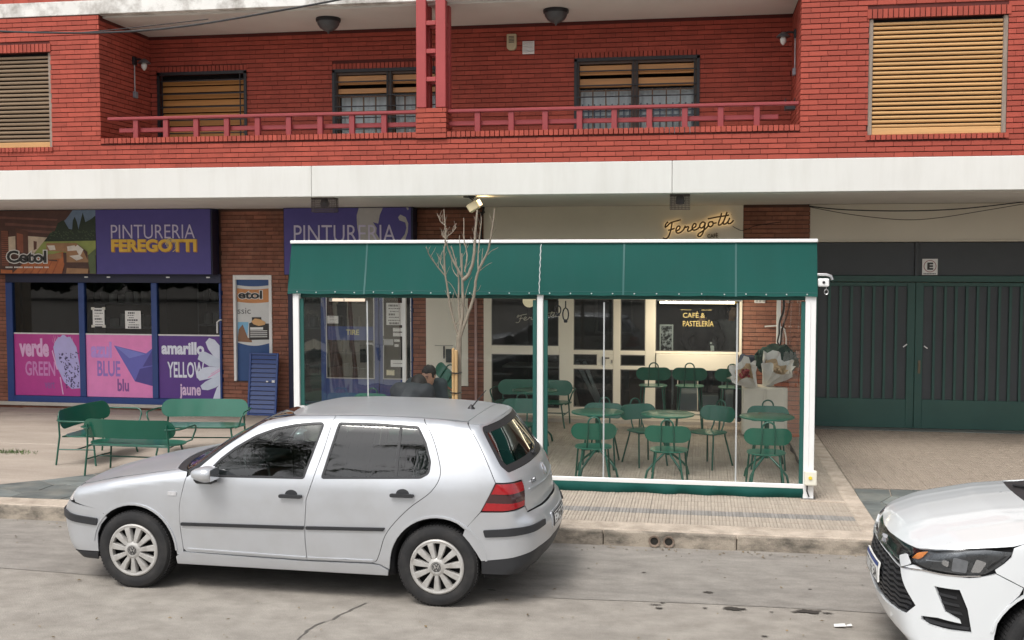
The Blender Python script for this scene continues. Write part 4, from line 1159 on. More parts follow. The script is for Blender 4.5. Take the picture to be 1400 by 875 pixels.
es = thing('no_parking_sign', (3.215, GY-.012, 2.41), 0, 'small white square sign with a ringed black letter E above the gate', 'sign')
g = MB(); g.box(0,.215,-.006,0,0,.235); g.build('plate', M_paper, es)
g = MB(); n = 32
V = []
for i in range(n):
    a = 2*math.pi*i/n; V += [(.108+.088*math.cos(a),-.0075,.128+.088*math.sin(a)),(.108+.079*math.cos(a),-.0075,.128+.079*math.sin(a))]
g.add(V, [(2*i,2*((i+1)%n),2*((i+1)%n)+1,2*i+1) for i in range(n)]); g.build('ring', pm('sign_ring',(.33,.10,.10)), es)
text('letter', 'E', (.082,.105), (.070,-.009,.076), pm('ink', (.03,.03,.03)), es, bold=.05, depth=.001)
g = MB()
for k in range(8): flat(g, [(.02+.022*k,.010),(.036+.022*k,.010),(.036+.022*k,.026),(.02+.022*k,.026)], -.0072)
g.build('caption', pm('ink_grey', (.09,.09,.09)), es)

# ------------------------------------------------------------------ small things on the facade
M_lampg = mat('dark_lamp_glass', (.075,.075,.08), .35, var=.2)
for (x, lab) in [(-4.98,'dark bowl ceiling lamp left of the red lattice post'),(-1.87,'dark bowl ceiling lamp right of the red lattice post')]:
    c = thing('ceiling_lamp', (x, 14.45, 5.90), 0, lab, 'ceiling lamp', 'bowl lamps under the balcony ceiling')
    g = MB(); g.lathe([(.165,0),(.17,-.02),(.165,-.045),(.158,-.05)], n=28); g.build('ring', M_iron, c, smooth=40)
    g = MB(); g.lathe([(.155,-.045),(.145,-.085),(.115,-.13),(.06,-.165),(.018,-.178),(.012,-.20),(.0001,-.21)], n=28); g.build('bowl', M_lampg, c, smooth=60)
def wall_lamp(x, y, z, sx, lab):
    t = thing('wall_lamp', (x, y, z), 0, lab, 'wall lamp', 'bracket lamps on the balcony side walls')
    g = MB(); g.box(-.03 if sx<0 else 0, .0 if sx<0 else .03, -.05, .05, -.05, .06); g.build('back_box', M_iron, t, bevel=.005)
    g = MB(); g.tube([(0,0,.02),(sx*.10,0,.03),(sx*.15,0,.0)], .014, 8); g.build('arm', M_iron, t, smooth=50)
    g = MB(); g.lathe([(.02,.03),(.05,.01),(.085,-.02),(.09,-.035),(.08,-.035)], (sx*.16,0,0), 20); g.build('shade', M_lampg, t, smooth=50)
    g = MB(); g.lathe([(.03,-.03),(.042,-.06),(.036,-.10),(.012,-.13),(.0001,-.135)], (sx*.16,0,0), 16); g.build('bulb', mat('bulb_glass', (.66,.66,.62), .2), t, smooth=60)
    g = MB(); g.tube([(sx*.012,0,-.05),(sx*.012,0,-.43)], .008, 6); g.build('conduit', mat('grey_conduit', (.42,.40,.42), .6), t, smooth=50)
    g = MB(); g.box(min(0,sx*.04), max(0,sx*.04), -.045, .045, -.52, -.43); g.build('junction_box', mat('grey_box', (.22,.22,.25), .6), t, bevel=.006)
wall_lamp(XL, 14.72, 5.46, 1, 'bracket lamp with pale bulb on the left side wall of the balcony')
wall_lamp(XR, 14.55, 5.50, -1, 'bracket lamp with pale bulb on the right side wall of the balcony')
g = MB(); g.box(-.12,.0,-.08,.08,0,.012); g.tube([(-.12,-.07,0),(-.12,-.07,.14)], .006, 6); g.tube([(-.12,.07,0),(-.12,.07,.14)], .006, 6); g.tube([(-.01,-.07,0),(-.01,-.07,.14)], .006, 6); g.box(-.125,.0,-.085,-.075,0,.05); g.box(-.125,.0,.075,.085,0,.05)
tag(g.build('wall_basket', M_iron, loc=(XR-.012,14.45,4.53)), 'small dark wire basket on the right side wall of the balcony', 'basket')
al = thing('alarm_siren', (-2.645, BY-.004, 5.53), 0, 'beige alarm siren box left of the louvred vent on the balcony wall', 'alarm')
g = MB(); g.prism([(0,.03),(.03,0),(.105,0),(.135,.03),(.135,.22),(0,.22)], -.06, 0); g.build('case', mat('beige_plastic', (.50,.43,.28), .5), al, bevel=.008)
g = MB()
for k in range(5): g.box(.03,.105,-.064,-.058,.10+.02*k,.108+.02*k)
g.build('grille', M_black, al)
vt = thing('wall_vent', (-2.43, BY-.004, 5.475), 0, 'white louvred vent right of the alarm siren on the balcony wall', 'vent')
g = MB(); g.box(0,.165,-.02,0,0,.175); g.build('frame', M_whitep, vt, bevel=.004)
for k in range(6):
    g = MB(); g.add([(.012,-.040,.018+.026*k),(.153,-.040,.018+.026*k),(.153,-.020,.036+.026*k),(.012,-.020,.036+.026*k),(.012,-.022,.012+.026*k),(.153,-.022,.012+.026*k)], [(0,1,2,3),(0,4,5,1),(4,3,2,5),(0,3,4),(1,5,2)]); g.build('louvre', M_whitep, vt)
# wire lamp cages under the edge of the soffit
M_cage = mat('rusty_cage', (.10,.075,.075), .7, var=.3)
for (x, w_, lab) in [(-5.085,.32,'wire lamp cage under the white band above the purple sign'),(-.36,.245,'wire lamp cage under the white band above the café sign')]:
    c = thing('lamp_cage', (x, 14.0, 3.452), 0, lab, 'lamp cage', 'wire cages under the soffit')
    g = MB(); d_ = .16; h = .185
    g.box(0,w_,0,d_,-.012,0); g.build('top_plate', M_cage, c)
    g = MB(); n = 14
    for i in range(n+1):
        a = w_*i/n; g.box(a-.002,a+.002,-.002,.002,-h,0); g.box(a-.002,a+.002,d_-.002,d_+.002,-h,0); g.box(a-.002,a+.002,0,d_,-h-.002,-h+.002)
    for i in range(9):
        z = -h*i/8; g.box(0,w_,-.003,.001,z-.002,z+.002); g.box(0,w_,d_-.001,d_+.003,z-.002,z+.002)
    for i in range(7):
        y = d_*i/6
        for xx in (0,w_): g.box(xx-.002,xx+.002,y-.002,y+.002,-h,0)
    o = g.build('mesh_wire', M_cage, c); o['kind'] = 'stuff'
    g = MB(); g.lathe([(.0001,-.13),(.05,-.12),(.062,-.08),(.05,-.03),(.04,-.012)], (w_/2,d_/2,0), 16); g.build('lamp', M_lampg, c, smooth=60)
# flood lamp
fl = thing('flood_lamp', (-2.88, 13.93, 3.452), 0, 'small lit flood lamp tilted under the white band above the bare tree', 'flood lamp')
g = MB(); g.tube([(-.12,0,-.01),(-.02,0,-.012),(.02,0,-.03)], .012, 6); g.tube([(-.06,.03,-.01),(.0,.03,-.05),(.0,0,-.09)], .010, 6); g.box(-.05,.05,-.04,.04,-.02,0); g.build('bracket', M_black, fl, smooth=40)
g = MB(); g.obox((.01,-.0,-.135),(.86,0,.5),(0,1,0),(-.5,0,.86),.075,.05,.055); g.build('housing', mat('cream_housing', (.66,.55,.34), .5), fl, bevel=.012)
g = MB(); g.obox((.055,.05,-.095),(.86,0,.5),(0,1,0),(-.5,0,.86),.05,.006,.04); g.build('lens', emis('lamp_lens', (1.0,.74,.38), 4.0), fl)
ld = bpy.data.lights.new('flood_lamp_light', 'POINT'); ld.energy = 1.4; ld.color = (1.0,.68,.32); ld.shadow_soft_size = .05
lo = bpy.data.objects.new('flood_lamp_light', ld); lo.location = (.13, .10, -.05); link(lo, fl)
g = MB(); g.tube([(-3.335,GY-.03,2.9),(-3.335,GY-.03,3.30),(-3.30,GY-.05,3.36),(-3.26,GY-.2,3.43)], .02, 8); g.tube([(-3.40,GY-.04,3.35),(-3.27,GY-.04,3.37)], .014, 6)
tag(g.build('cable_conduit', M_black, smooth=50), 'black conduit running up the wall edge left of the cream café wall', 'conduit')
# cables
def cable(pts, r, m, lab, nm='cable'):
    g = MB(); g.tube([tuple(p) for p in bez(pts, 8)], r, 6); return tag(g.build(nm, m, smooth=60), lab, 'cable')
M_cab = mat('black_cable', (.02,.02,.022), .6)
cable([(-10.2,12.9,5.66),(-8.6,12.9,5.53),(-7.3,12.9,5.48),(-6.2,12.9,5.53),(-4.8,12.9,5.70),(-3.6,12.9,5.85),(-2.6,12.9,5.83),(-1.7,12.9,5.76),(-.8,12.9,5.83),(.6,12.9,5.92),(2.5,12.9,6.1)], .013, M_cab, 'thick black cable sagging across in front of the balcony', 'overhead_cable')
cable([(-3.6,12.94,5.88),(-2.4,12.94,5.80),(-1.5,12.94,5.76),(-.2,12.94,5.88),(1.6,12.94,5.98)], .007, M_cab, 'thin black cable beside the thick one right of the lattice post', 'overhead_cable')
cable([(-9.6,12.92,5.62),(-8.4,12.92,5.52),(-7.6,12.92,5.50),(-6.0,12.92,5.60)], .006, M_cab, 'thin black cable above the thick one at the left balcony corner', 'overhead_cable')
cable([(1.60,GY-.05,3.42),(2.1,GY-.15,3.36),(2.9,GY-.2,3.335),(3.7,GY-.2,3.36),(4.7,GY-.2,3.47)], .009, M_cab, 'upper of two thin cables slung under the soffit above the gate')
cable([(1.60,GY-.05,3.41),(2.2,GY-.12,3.29),(2.9,GY-.15,3.21),(3.4,GY-.15,3.235),(4.0,GY-.15,3.33),(4.7,GY-.15,3.45)], .006, mat('brown_cable', (.10,.085,.07), .7), 'lower sagging brown cable above the gate')
cable([(.50,GY-.03,3.13),(.62,GY-.03,3.07),(.72,GY-.04,3.09),(.85,GY-.05,3.14),(1.2,GY-.05,3.19)], .005, M_cab, 'thin black wire from the café sign to the brick pier')
# ------------------------------------------------------------------ signed-distance bodies (cars, people)
def smax(a, b, k):
    h = np.maximum(k-np.abs(a-b), 0)/k
    return np.maximum(a, b) + h*h*k*.25
def smin(a, b, k): return -smax(-a, -b, k)
def fillet(P, n=5):
    """closed outline [(x,y,r)] with rounded corners"""
    out = []; m = len(P)
    for i in range(m):
        p0, p1, p2 = np.array(P[i-1][:2]), np.array(P[i][:2]), np.array(P[(i+1)%m][:2]); r = P[i][2] if len(P[i]) > 2 else 0
        a, b_ = p0-p1, p2-p1; la, lb = np.linalg.norm(a), np.linalg.norm(b_)
        if r <= 0: out.append(tuple(p1)); continue
        a, b_ = a/la, b_/lb
        ang = math.acos(max(-1,min(1,a@b_))); d = min(r/math.tan(ang/2), la*.48, lb*.48)
        s, e = p1+a*d, p1+b_*d
        for k in range(n+1):
            u = k/n; out.append(tuple((1-u)**2*s + 2*u*(1-u)*p1 + u*u*e))
    return out
def poly_sd(P, X, Y):
    P = np.array(P); d = np.full(X.shape, 1e9); ins = np.zeros(X.shape, bool)
    for i in range(len(P)):
        a, b_ = P[i-1], P[i]; e = b_-a
        wx, wy = X-a[0], Y-a[1]
        L = e@e
        if L < 1e-14: continue
        t = np.clip((wx*e[0]+wy*e[1])/L, 0, 1)
        d = np.minimum(d, (wx-e[0]*t)**2+(wy-e[1]*t)**2)
        if a[1] != b_[1]:
            c = ((a[1] > Y) != (b_[1] > Y)) & (X < e[0]*(Y-a[1])/e[1]+a[0])
            ins ^= c
    return np.where(ins, -1, 1)*np.sqrt(d)
class Grid2:
    """smooth lookup of a 2D field"""
    def __init__(s, P, x0, x1, y0, y1, h):
        s.x0, s.y0, s.h = x0, y0, h
        gx = np.arange(x0, x1+h, h); gy = np.arange(y0, y1+h, h)
        X, Y = np.meshgrid(gx, gy, indexing='ij'); s.g = poly_sd(P, X, Y)
    def __call__(s, X, Y):
        fx = np.clip((X-s.x0)/s.h, 1.001, s.g.shape[0]-3.001); fy = np.clip((Y-s.y0)/s.h, 1.001, s.g.shape[1]-3.001)
        ix, iy = fx.astype(int), fy.astype(int); u, v = fx-ix, fy-iy
        def w(t): return ((1-t)**3/6, (3*t**3-6*t**2+4)/6, (-3*t**3+3*t**2+3*t+1)/6, t**3/6)
        wu, wv = w(u), w(v); r = 0
        for i in range(4):
            for j in range(4): r = r + wu[i]*wv[j]*s.g[ix+i-1, iy+j-1]
        return r
def interp_s(xs, ys):
    """smooth 1D curve through knots"""
    fx = np.linspace(xs[0], xs[-1], 400); fy = np.interp(fx, xs, ys)
    k = 21; ker = np.hanning(k+2)[1:-1]; ker /= ker.sum()
    fy = np.convolve(np.pad(fy, k//2, mode='edge'), ker, 'valid')
    return lambda x: np.interp(x, fx, fy)

class CarBody:
    def __init__(s, side, plan, wid, bow, crown, k1=.10, k2=.12, arches=(), ar=.36, aw=.45, extra=None):
        s.sg = Grid2(fillet(side), -3.1, 3.2, -.5, 2.2, .012)
        s.pg = Grid2(fillet(plan), -3.1, 3.2, -1.7, 1.7, .015)
        s.w = wid; s.bow, s.crown, s.k1, s.k2, s.arches, s.ar, s.aw = bow, crown, k1, k2, arches, ar, aw
        s.extra = extra
    def f(s, p):
        x, y, z = p[...,0], np.abs(p[...,1]), p[...,2]
        sh = s.bow*y*y*np.tanh(x/.45)
        a = s.sg(x+sh, z+s.crown*y*y)
        b_ = (y - s.w(z))*.93
        c = s.pg(x, y)
        r = smax(smax(b_, c, s.k1), a, s.k2)
        return s.extra(x, y, z, r) if s.extra else r
    def shell(s, p, off):
        r = s.f(p)+off
        x, y, z = p[...,0], np.abs(p[...,1]), p[...,2]
        for ax, az in s.arches:
            cyl = np.maximum(np.hypot(x-ax, z-az)-s.ar, s.aw-y)
            r = np.maximum(r, -cyl)
        return r
    def grad(s, p, e=.006):
        g = np.stack([s.f(p+np.eye(3)[i]*e)-s.f(p-np.eye(3)[i]*e) for i in range(3)], -1)
        return g/np.maximum(np.linalg.norm(g, axis=-1, keepdims=True), 1e-9)
    def hit(s, o, d, t0, t1, lev=0.0, n=40):
        """first crossing of f=lev going from o+d*t0 (outside) towards o+d*t1"""
        ts = np.linspace(t0, t1, n)
        F = np.stack([s.f(o+d*t)-lev for t in ts], 0)
        neg = F < 0
        i = np.where(neg.any(0), neg.argmax(0), n-1); i = np.maximum(i, 1)
        lo, hi = ts[i-1], ts[i]
        for _ in range(16):
            m = (lo+hi)/2; v = s.f(o+d*m[:,None])-lev
            hi = np.where(v < 0, m, hi); lo = np.where(v < 0, lo, m)
        return o+d*((lo+hi)/2)[:,None]
    def proj(s, kind, uv, lev=0.0):
        uv = np.asarray(uv, float); n = len(uv)
        if kind in ('y-', 'y+'):
            sg = -1 if kind == 'y-' else 1
            o = np.stack([uv[:,0], np.full(n, sg*1.3), uv[:,1]], 1); d = np.tile([0,-sg,0], (n,1)).astype(float)
            return s.hit(o, d, 0, 1.3, lev)
        if kind == 'z':
            o = np.stack([uv[:,0], uv[:,1], np.full(n, 1.8)], 1); d = np.tile([0,0,-1.], (n,1))
            return s.hit(o, d, 0, 1.8, lev)
        k, x0, R0 = kind      # ('r'|'f', axis x, radius scale)
        th = uv[:,0]/R0; sg = 1 if k == 'r' else -1
        o = np.stack([np.full(n, x0), np.zeros(n), uv[:,1]], 1); d = np.stack([sg*np.cos(th), np.sin(th), np.zeros(n)], 1)
        return s.hit(o+d*1.6, -d, 0, 1.6, lev)

def inpoly(P, X, Y):
    P = np.asarray(P); ins = np.zeros(np.shape(X), bool)
    for i in range(len(P)):
        a, b_ = P[i-1], P[i]
        if a[1] != b_[1]: ins ^= ((a[1] > Y) != (b_[1] > Y)) & (X < (b_[0]-a[0])*(Y-a[1])/(b_[1]-a[1])+a[0])
    return ins
def area(P): return .5*sum(P[i-1][0]*P[i][1]-P[i][0]*P[i-1][1] for i in range(len(P)))
def offset(P, d):
    """inset a closed outline by d (positive = smaller)"""
    P = [np.array(p[:2], float) for p in P]
    Q = [P[i] for i in range(len(P)) if np.linalg.norm(P[i]-P[i-1]) > 1e-6]; P = Q
    sg = 1 if area(P) > 0 else -1; out = []; m = len(P)
    for i in range(m):
        a = P[i]-P[i-1]; b_ = P[(i+1)%m]-P[i]; a /= np.linalg.norm(a); b_ /= np.linalg.norm(b_)
        na, nb = sg*np.array([-a[1],a[0]]), sg*np.array([-b_[1],b_[0]])
        h = na+nb; L = h@h
        h = h*(2/max(L, .5))
        out.append(tuple(P[i]+h*d))
    return out
def resample(P, h):
    out = []
    for i in range(len(P)):
        a, b_ = np.array(P[i][:2]), np.array(P[(i+1)%len(P)][:2]); L = np.linalg.norm(b_-a); n = max(1, int(math.ceil(L/h)))
        for k in range(n): out.append(tuple(a+(b_-a)*k/n))
    return out
def smoothline(pts, n=6):
    return [tuple(p) for p in bez(pts, n)]

def patch(body, kind, outline, name, m, parent, h=.035, lev=0.0, gap=.0025, holes=(), depth=.012, smooth=True, mirror=False, flange=True):
    """a panel of the body's skin: outline in the projection's 2D, meshed, projected, edges turned in"""
    O = resample(offset(outline, gap) if gap else outline, h)
    Hs = [resample(offset(q, -gap) if gap else q, h) for q in holes]
    xs = [p[0] for p in O]; ys = [p[1] for p in O]
    gx, gy = np.meshgrid(np.arange(min(xs)+h*.5, max(xs), h), np.arange(min(ys)+h*.5, max(ys), h)); gx, gy = gx.ravel(), gy.ravel()
    k = poly_sd(O, gx, gy) < -h*.45
    for q in Hs: k &= poly_sd(q, gx, gy) > h*.45
    pts = list(O); edges = [(i, (i+1)%len(O)) for i in range(len(O))]
    rings = [list(range(len(O)))]
    for q in Hs:
        n0 = len(pts); pts += q; edges += [(n0+i, n0+(i+1)%len(q)) for i in range(len(q))]; rings.append(list(range(n0, n0+len(q))))
    pts += list(zip(gx[k], gy[k]))
    v2, e2, f2, ov, oe, of_ = delaunay_2d_cdt([Vector(p) for p in pts], edges, [], 0, 1e-6)
    V2 = np.array([v[:] for v in v2]); T = np.array([f for f in f2 if len(f) == 3])
    c = V2[T].mean(1); ok = inpoly(O, c[:,0], c[:,1])
    for q in Hs: ok &= ~inpoly(q, c[:,0], c[:,1])
    T = T[ok]
    P3 = body.proj(kind, V2, lev); N3 = body.grad(P3)
    # consistent outward winding
    fn = np.cross(P3[T[:,1]]-P3[T[:,0]], P3[T[:,2]]-P3[T[:,0]])
    flip = (fn*N3[T].mean(1)).sum(1) < 0
    T[flip] = T[flip][:, ::-1]
    V = [tuple(p) for p in P3]; F = [tuple(t) for t in T]; NN = [tuple(n) for n in N3]
    if flange:
        cnt = {}
        for t in F:
            for i in range(3):
                e = (t[i], t[(i+1)%3]); cnt[e] = 1
        for (a, b_) in [e for e in cnt if (e[1], e[0]) not in cnt]:
            pa, pb = P3[a], P3[b_]; qa, qb = pa-N3[a]*depth, pb-N3[b_]*depth
            n0 = len(V); tn = np.cross(pb-pa, N3[a]); tn = tn/max(1e-9, np.linalg.norm(tn))
            V += [tuple(pa), tuple(pb), tuple(qb), tuple(qa)]; NN += [tuple(tn)]*4
            F.append((n0+1, n0, n0+3, n0+2))
    if mirror:
        V = [(x,-y,z) for x,y,z in V]; NN = [(x,-y,z) for x,y,z in NN]; F = [f[::-1] for f in F]
    me = bpy.data.meshes.new(name); me.from_pydata(V, [], F); me.materials.append(m)
    me.polygons.foreach_set('use_smooth', [True]*len(F))
    me.normals_split_custom_set_from_vertices(NN)
    me.update()
    return link(bpy.data.objects.new(name, me), parent)

def surface_nets(fn, lo, hi, h, chunk=200000):
    ax = [np.arange(lo[i], hi[i]+h, h) for i in range(3)]
    X, Y, Z = np.meshgrid(*ax, indexing='ij'); sh = X.shape
    P = np.stack([X.ravel(), Y.ravel(), Z.ravel()], 1)
    F = np.concatenate([fn(P[i:i+chunk]) for i in range(0, len(P), chunk)]).reshape(sh)
    S = F < 0
    nx, ny, nz = sh[0]-1, sh[1]-1, sh[2]-1
    acc = np.zeros((nx,ny,nz,3)); cnt = np.zeros((nx,ny,nz))
    def sl(o): return tuple(slice(o[i], o[i]+(nx,ny,nz)[i]) for i in range(3))
    corners = [(i,j,k) for i in (0,1) for j in (0,1) for k in (0,1)]
    for a in corners:
        for d in range(3):
            if a[d]: continue
            b_ = list(a); b_[d] = 1
            fa, fb = F[sl(a)], F[sl(b_)]
            m = (fa < 0) != (fb < 0)
            den = np.where(m, fa-fb, 1); t = np.where(m, fa/den, 0)
            for q in range(3):
                v = a[q] + (t if q == d else 0)
                acc[...,q] += np.where(m, v, 0)
            cnt += m
    act = cnt > 0; idx = -np.ones((nx,ny,nz), int); idx[act] = np.arange(act.sum())
    ii = np.argwhere(act); V = np.array(lo) + h*(ii + acc[act]/cnt[act][:,None])
    Q = []
    for d in range(3):
        e = [0,0,0]; e[d] = 1
        a0 = S[:-1,:,:] if d == 0 else S[:,:-1,:] if d == 1 else S[:,:,:-1]
        a1 = S[1:,:,:] if d == 0 else S[:,1:,:] if d == 1 else S[:,:,1:]
        E = np.argwhere(a0 != a1); u, v = (d+1)%3, (d+2)%3
        E = E[(E[:,u] > 0) & (E[:,v] > 0) & (E[:,u] < (nx,ny,nz)[u]) & (E[:,v] < (nx,ny,nz)[v])]
        if not len(E): continue
        def g(du, dv):
            c = E.copy(); c[:,u] += du; c[:,v] += dv; return idx[c[:,0],c[:,1],c[:,2]]
        q = np.stack([g(-1,-1), g(0,-1), g(0,0), g(-1,0)], 1)
        s = a0[E[:,0],E[:,1],E[:,2]]
        q[~s] = q[~s][:, ::-1]; Q.append(q)
    Q = np.concatenate(Q); Q = Q[(Q >= 0).all(1)]
    return V, Q
def mesh_from(V, Q, name, m, parent=None, smooth=True):
    me = bpy.data.meshes.new(name); me.from_pydata([tuple(v) for v in V], [], [tuple(int(i) for i in q) for q in Q]); me.materials.append(m)
    if smooth: me.polygons.foreach_set('use_smooth', [True]*len(me.polygons))
    me.update(); return link(bpy.data.objects.new(name, me), parent)
# ------------------------------------------------------------------ silver hatchback: shape
G_side = [(-1.62,.19,.03),(-1.84,.215,.05),(-2.00,.32,.10),(-2.105,.49,.12),(-2.105,.600,.04),(-2.055,.650,.04),(-2.005,.705,.06),(-1.915,.800,.14),
          (-1.55,.900,.3),(-1.15,.972,.3),(-.905,1.008,.03),(-.62,1.195,.5),(-.30,1.362,.35),(.02,1.418,.5),(.45,1.434,.8),(.95,1.430,.8),(1.35,1.410,.4),(1.60,1.378,.045),
          (1.755,1.185,.4),(1.905,.985,.10),(1.955,.86,.10),(1.975,.715,.03),(2.020,.690,.04),(2.065,.58,.08),(2.060,.44,.08),(2.00,.30,.08),(1.86,.215,.05),(1.60,.19,.03)]
G_plan = [(-2.13,-.30,.1),(-2.12,.30,.2),(-2.03,.60,.3),(-1.84,.785,.3),(-1.5,.853,.5),(-.8,.872,1.),(0,.876,1.),(.9,.872,1.),(1.5,.846,.4),(1.82,.785,.3),(1.985,.655,.3),(2.09,.35,.3),(2.10,-.30,.1)]
G_w = interp_s([.0,.15,.24,.34,.50,.62,.76,.88,.955,1.05,1.2,1.35,1.5,1.6], [.76,.79,.826,.850,.866,.870,.866,.852,.830,.790,.735,.675,.605,.56])
def g_body(): return CarBody(G_side, G_plan, G_w, .17, .055, .08, .075, [(-1.255,.31),(1.255,.31)], .352, .50)
M_silver = mat('silver_paint', (.58,.60,.63), .36, metal=.62, var=.03, vscale=2, dirt=(.40,.385,.36), damt=.22, dscale=2.4, coat=.30, rvar=.03)
M_tyre = mat('tyre_rubber', (.014,.014,.015), .8, var=.3, vscale=12, dirt=(.06,.055,.05), damt=.45, dscale=5, bump=.2)
M_cap = mat('hubcap', (.46,.45,.43), .45, metal=.25, var=.1, vscale=10, dirt=(.22,.19,.16), damt=.5, dscale=14)
M_trim = mat('black_trim', (.022,.023,.026), .5, var=.12, bump=.05)
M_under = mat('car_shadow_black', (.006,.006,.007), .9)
M_chrome = mat('chrome', (.75,.75,.76), .12, metal=1.0, var=.02)
M_red = mat('red_lens', (.33,.008,.013), .18, var=.12, vscale=30, coat=.6)
M_smoke = mat('smoked_lens', (.055,.018,.02), .18, var=.1, coat=.6)
M_lensw = mat('clear_lens', (.55,.55,.56), .15, var=.2, vscale=25, coat=.6)
M_amber = mat('amber_lens', (.80,.27,.05), .25, var=.1, coat=.5)
M_seat = mat('seat_cloth', (.045,.047,.052), .9, var=.2)
G_car = glass('car_glass', (.44,.52,.50), 2.1)
def arc(cx, cz, r, a0, a1, n=12): return [(cx+r*math.cos(R(a0+(a1-a0)*i/n)), cz+r*math.sin(R(a0+(a1-a0)*i/n))) for i in range(n+1)]
def mir(P): return [(-x, y) for x, y in P[::-1]]
def wheel(car, x, y, z, r, side, rim_r, spokes, style, capm):
    """side -1: outer face towards -y"""
    w_ = .195; s = side
    t = thing('wheel', parent=car); t.location = (x, y, z)
    g = MB()
    pr = [(rim_r+.004,s*-.02),(rim_r+.012,s*.004),(rim_r+.03,s*.012),(r-.045,s*.014),(r-.018,s*.004),(r-.004,s*-.018),(r,s*-.05),(r,s*-.145),(r-.01,s*-.18),(r-.05,s*-.195),(rim_r,s*-.19)]
    g.lathe(pr, n=56, axis='y', cap=False); 
    for k in range(72):       # shoulder blocks of the tread
        a = 2*math.pi*k/72
        for yy, ww in ((-.042, .022), (-.095, .025), (-.15, .022)):
            c = Vector(((r+.001)*math.cos(a), s*yy, (r+.001)*math.sin(a)))
            g.obox(c, (-math.sin(a),0,math.cos(a)), (0,1,0), (math.cos(a),0,math.sin(a)), .0095, ww, .004)
    g.build('tyre', M_tyre, t, smooth=35)
    g = MB(); g.lathe([(.0001,s*-.06),(rim_r*.92,s*-.055),(rim_r+.006,s*-.02)], n=40, axis='y', cap=False); g.build('rim_well', M_under, t, smooth=40)
    g = MB()
    g.lathe([(rim_r+.008,s*-.012),(rim_r+.006,s*.006),(rim_r-.004,s*.012),(rim_r-.022,s*.008),(rim_r-.024,s*-.03)], n=56, axis='y', cap=False)
    hub = .062
    g.lathe([(hub+.012,s*-.03),(hub+.008,s*.012),(hub-.004,s*.020),(.044,s*.024),(.040,s*.017),(.0001,s*.019)], n=32, axis='y', cap=False)
    for k in range(spokes):
        a = 2*math.pi*(k+.25)/spokes
        u = Vector((math.cos(a),0,math.sin(a))); v = Vector((-math.sin(a),0,math.cos(a))); n_ = Vector((0,s,0))
        w0, w1 = (.014,.027) if style == 'cap' else (.020,.018)
        r0, r1 = hub-.006, rim_r-.012
        V = []
        for rr_, ww, hh in ((r0,w0,.016),((r0+r1)/2,(w0+w1)/2,.016),(r1,w1,.008)):
            V += [u*rr_-v*ww+n_*(hh-.006), u*rr_-v*ww*.8+n_*hh, u*rr_+v*ww*.8+n_*hh, u*rr_+v*ww+n_*(hh-.006), u*rr_+v*ww+n_*-.03, u*rr_-v*ww+n_*-.03]
        F = []
        for i in range(2):
            for j in range(6): F.append((i*6+j, i*6+(j+1)%6, (i+1)*6+(j+1)%6, (i+1)*6+j))
        g.add(V, F)
    g.build('hubcap', capm, t, smooth=30)
    g = MB()
    if style == 'cap':        # round badge with a V over a W
        V = []; n = 28
        for i in range(n):
            a = 2*math.pi*i/n; V += [(.034*math.cos(a),s*.0235,.034*math.sin(a)),(.029*math.cos(a),s*.0235,.029*math.sin(a))]
        g.add(V, [(2*i,2*((i+1)%n),2*((i+1)%n)+1,2*i+1) for i in range(n)])
        for P in ([(-.013,.026),(0,.004)],[(0,.004),(.013,.026)],[(-.025,.012),(-.011,-.024)],[(-.011,-.024),(0,-.002)],[(0,-.002),(.011,-.024)],[(.011,-.024),(.025,.012)]):
            g.beam((P[0][0],s*.022,P[0][1]),(P[1][0],s*.022,P[1][1]),.0045,.004,up=(0,1,0))
    else:
        g.beam((-.026,s*.023,0),(.026,s*.023,0),.012,.004,up=(0,1,0)); g.beam((0,s*.022,-.012),(0,s*.022,.012),.02,.004,up=(0,1,0))
    g.build('badge', mat('badge_dark', (.07,.07,.075), .35, metal=.6), t)
    return t
def seats(car, x0, zf, wid):
    g = MB()
    for yy in (-.36, .36):
        for xx in (x0, x0+.85):
            g.obox((xx,yy,zf+.30),(1,0,.08),(0,1,0),(-.08,0,1),.25,.24,.08); g.obox((xx+.28,yy,zf+.62),(1,0,.0),(0,1,0),(.22,0,1),.07,.23,.33); g.obox((xx+.385,yy,zf+1.04),(1,0,0),(0,1,0),(.15,0,1),.045,.13,.085)
            g.obox((xx+.36,yy,zf+.92),(1,0,0),(0,1,0),(.15,0,1),.012,.05,.06)
    g.build('seats', M_seat, car, smooth=50, bevel=.03, bseg=3)
    g = MB(); g.box(x0-.75,x0-.42,-wid,wid,zf+.35,zf+.70); g.build('dashboard', M_trim, car, smooth=50, bevel=.05, bseg=3)
    g = MB(); c = Vector((x0-.30,-.36,zf+.70)); ax = Vector((-.9,0,-.42)).normalized(); uu = Vector((0,1,0)); vv = ax.cross(uu)
    g.tube([c+(uu*math.cos(2*math.pi*i/24)+vv*math.sin(2*math.pi*i/24))*.18 for i in range(24)], .014, 8, closed=True)
    for a in (200, 340, 90): g.beam(c, c+(uu*math.cos(R(a))+vv*math.sin(R(a)))*.175, .03, .015)
    g.build('steering_wheel', M_trim, car, smooth=50)
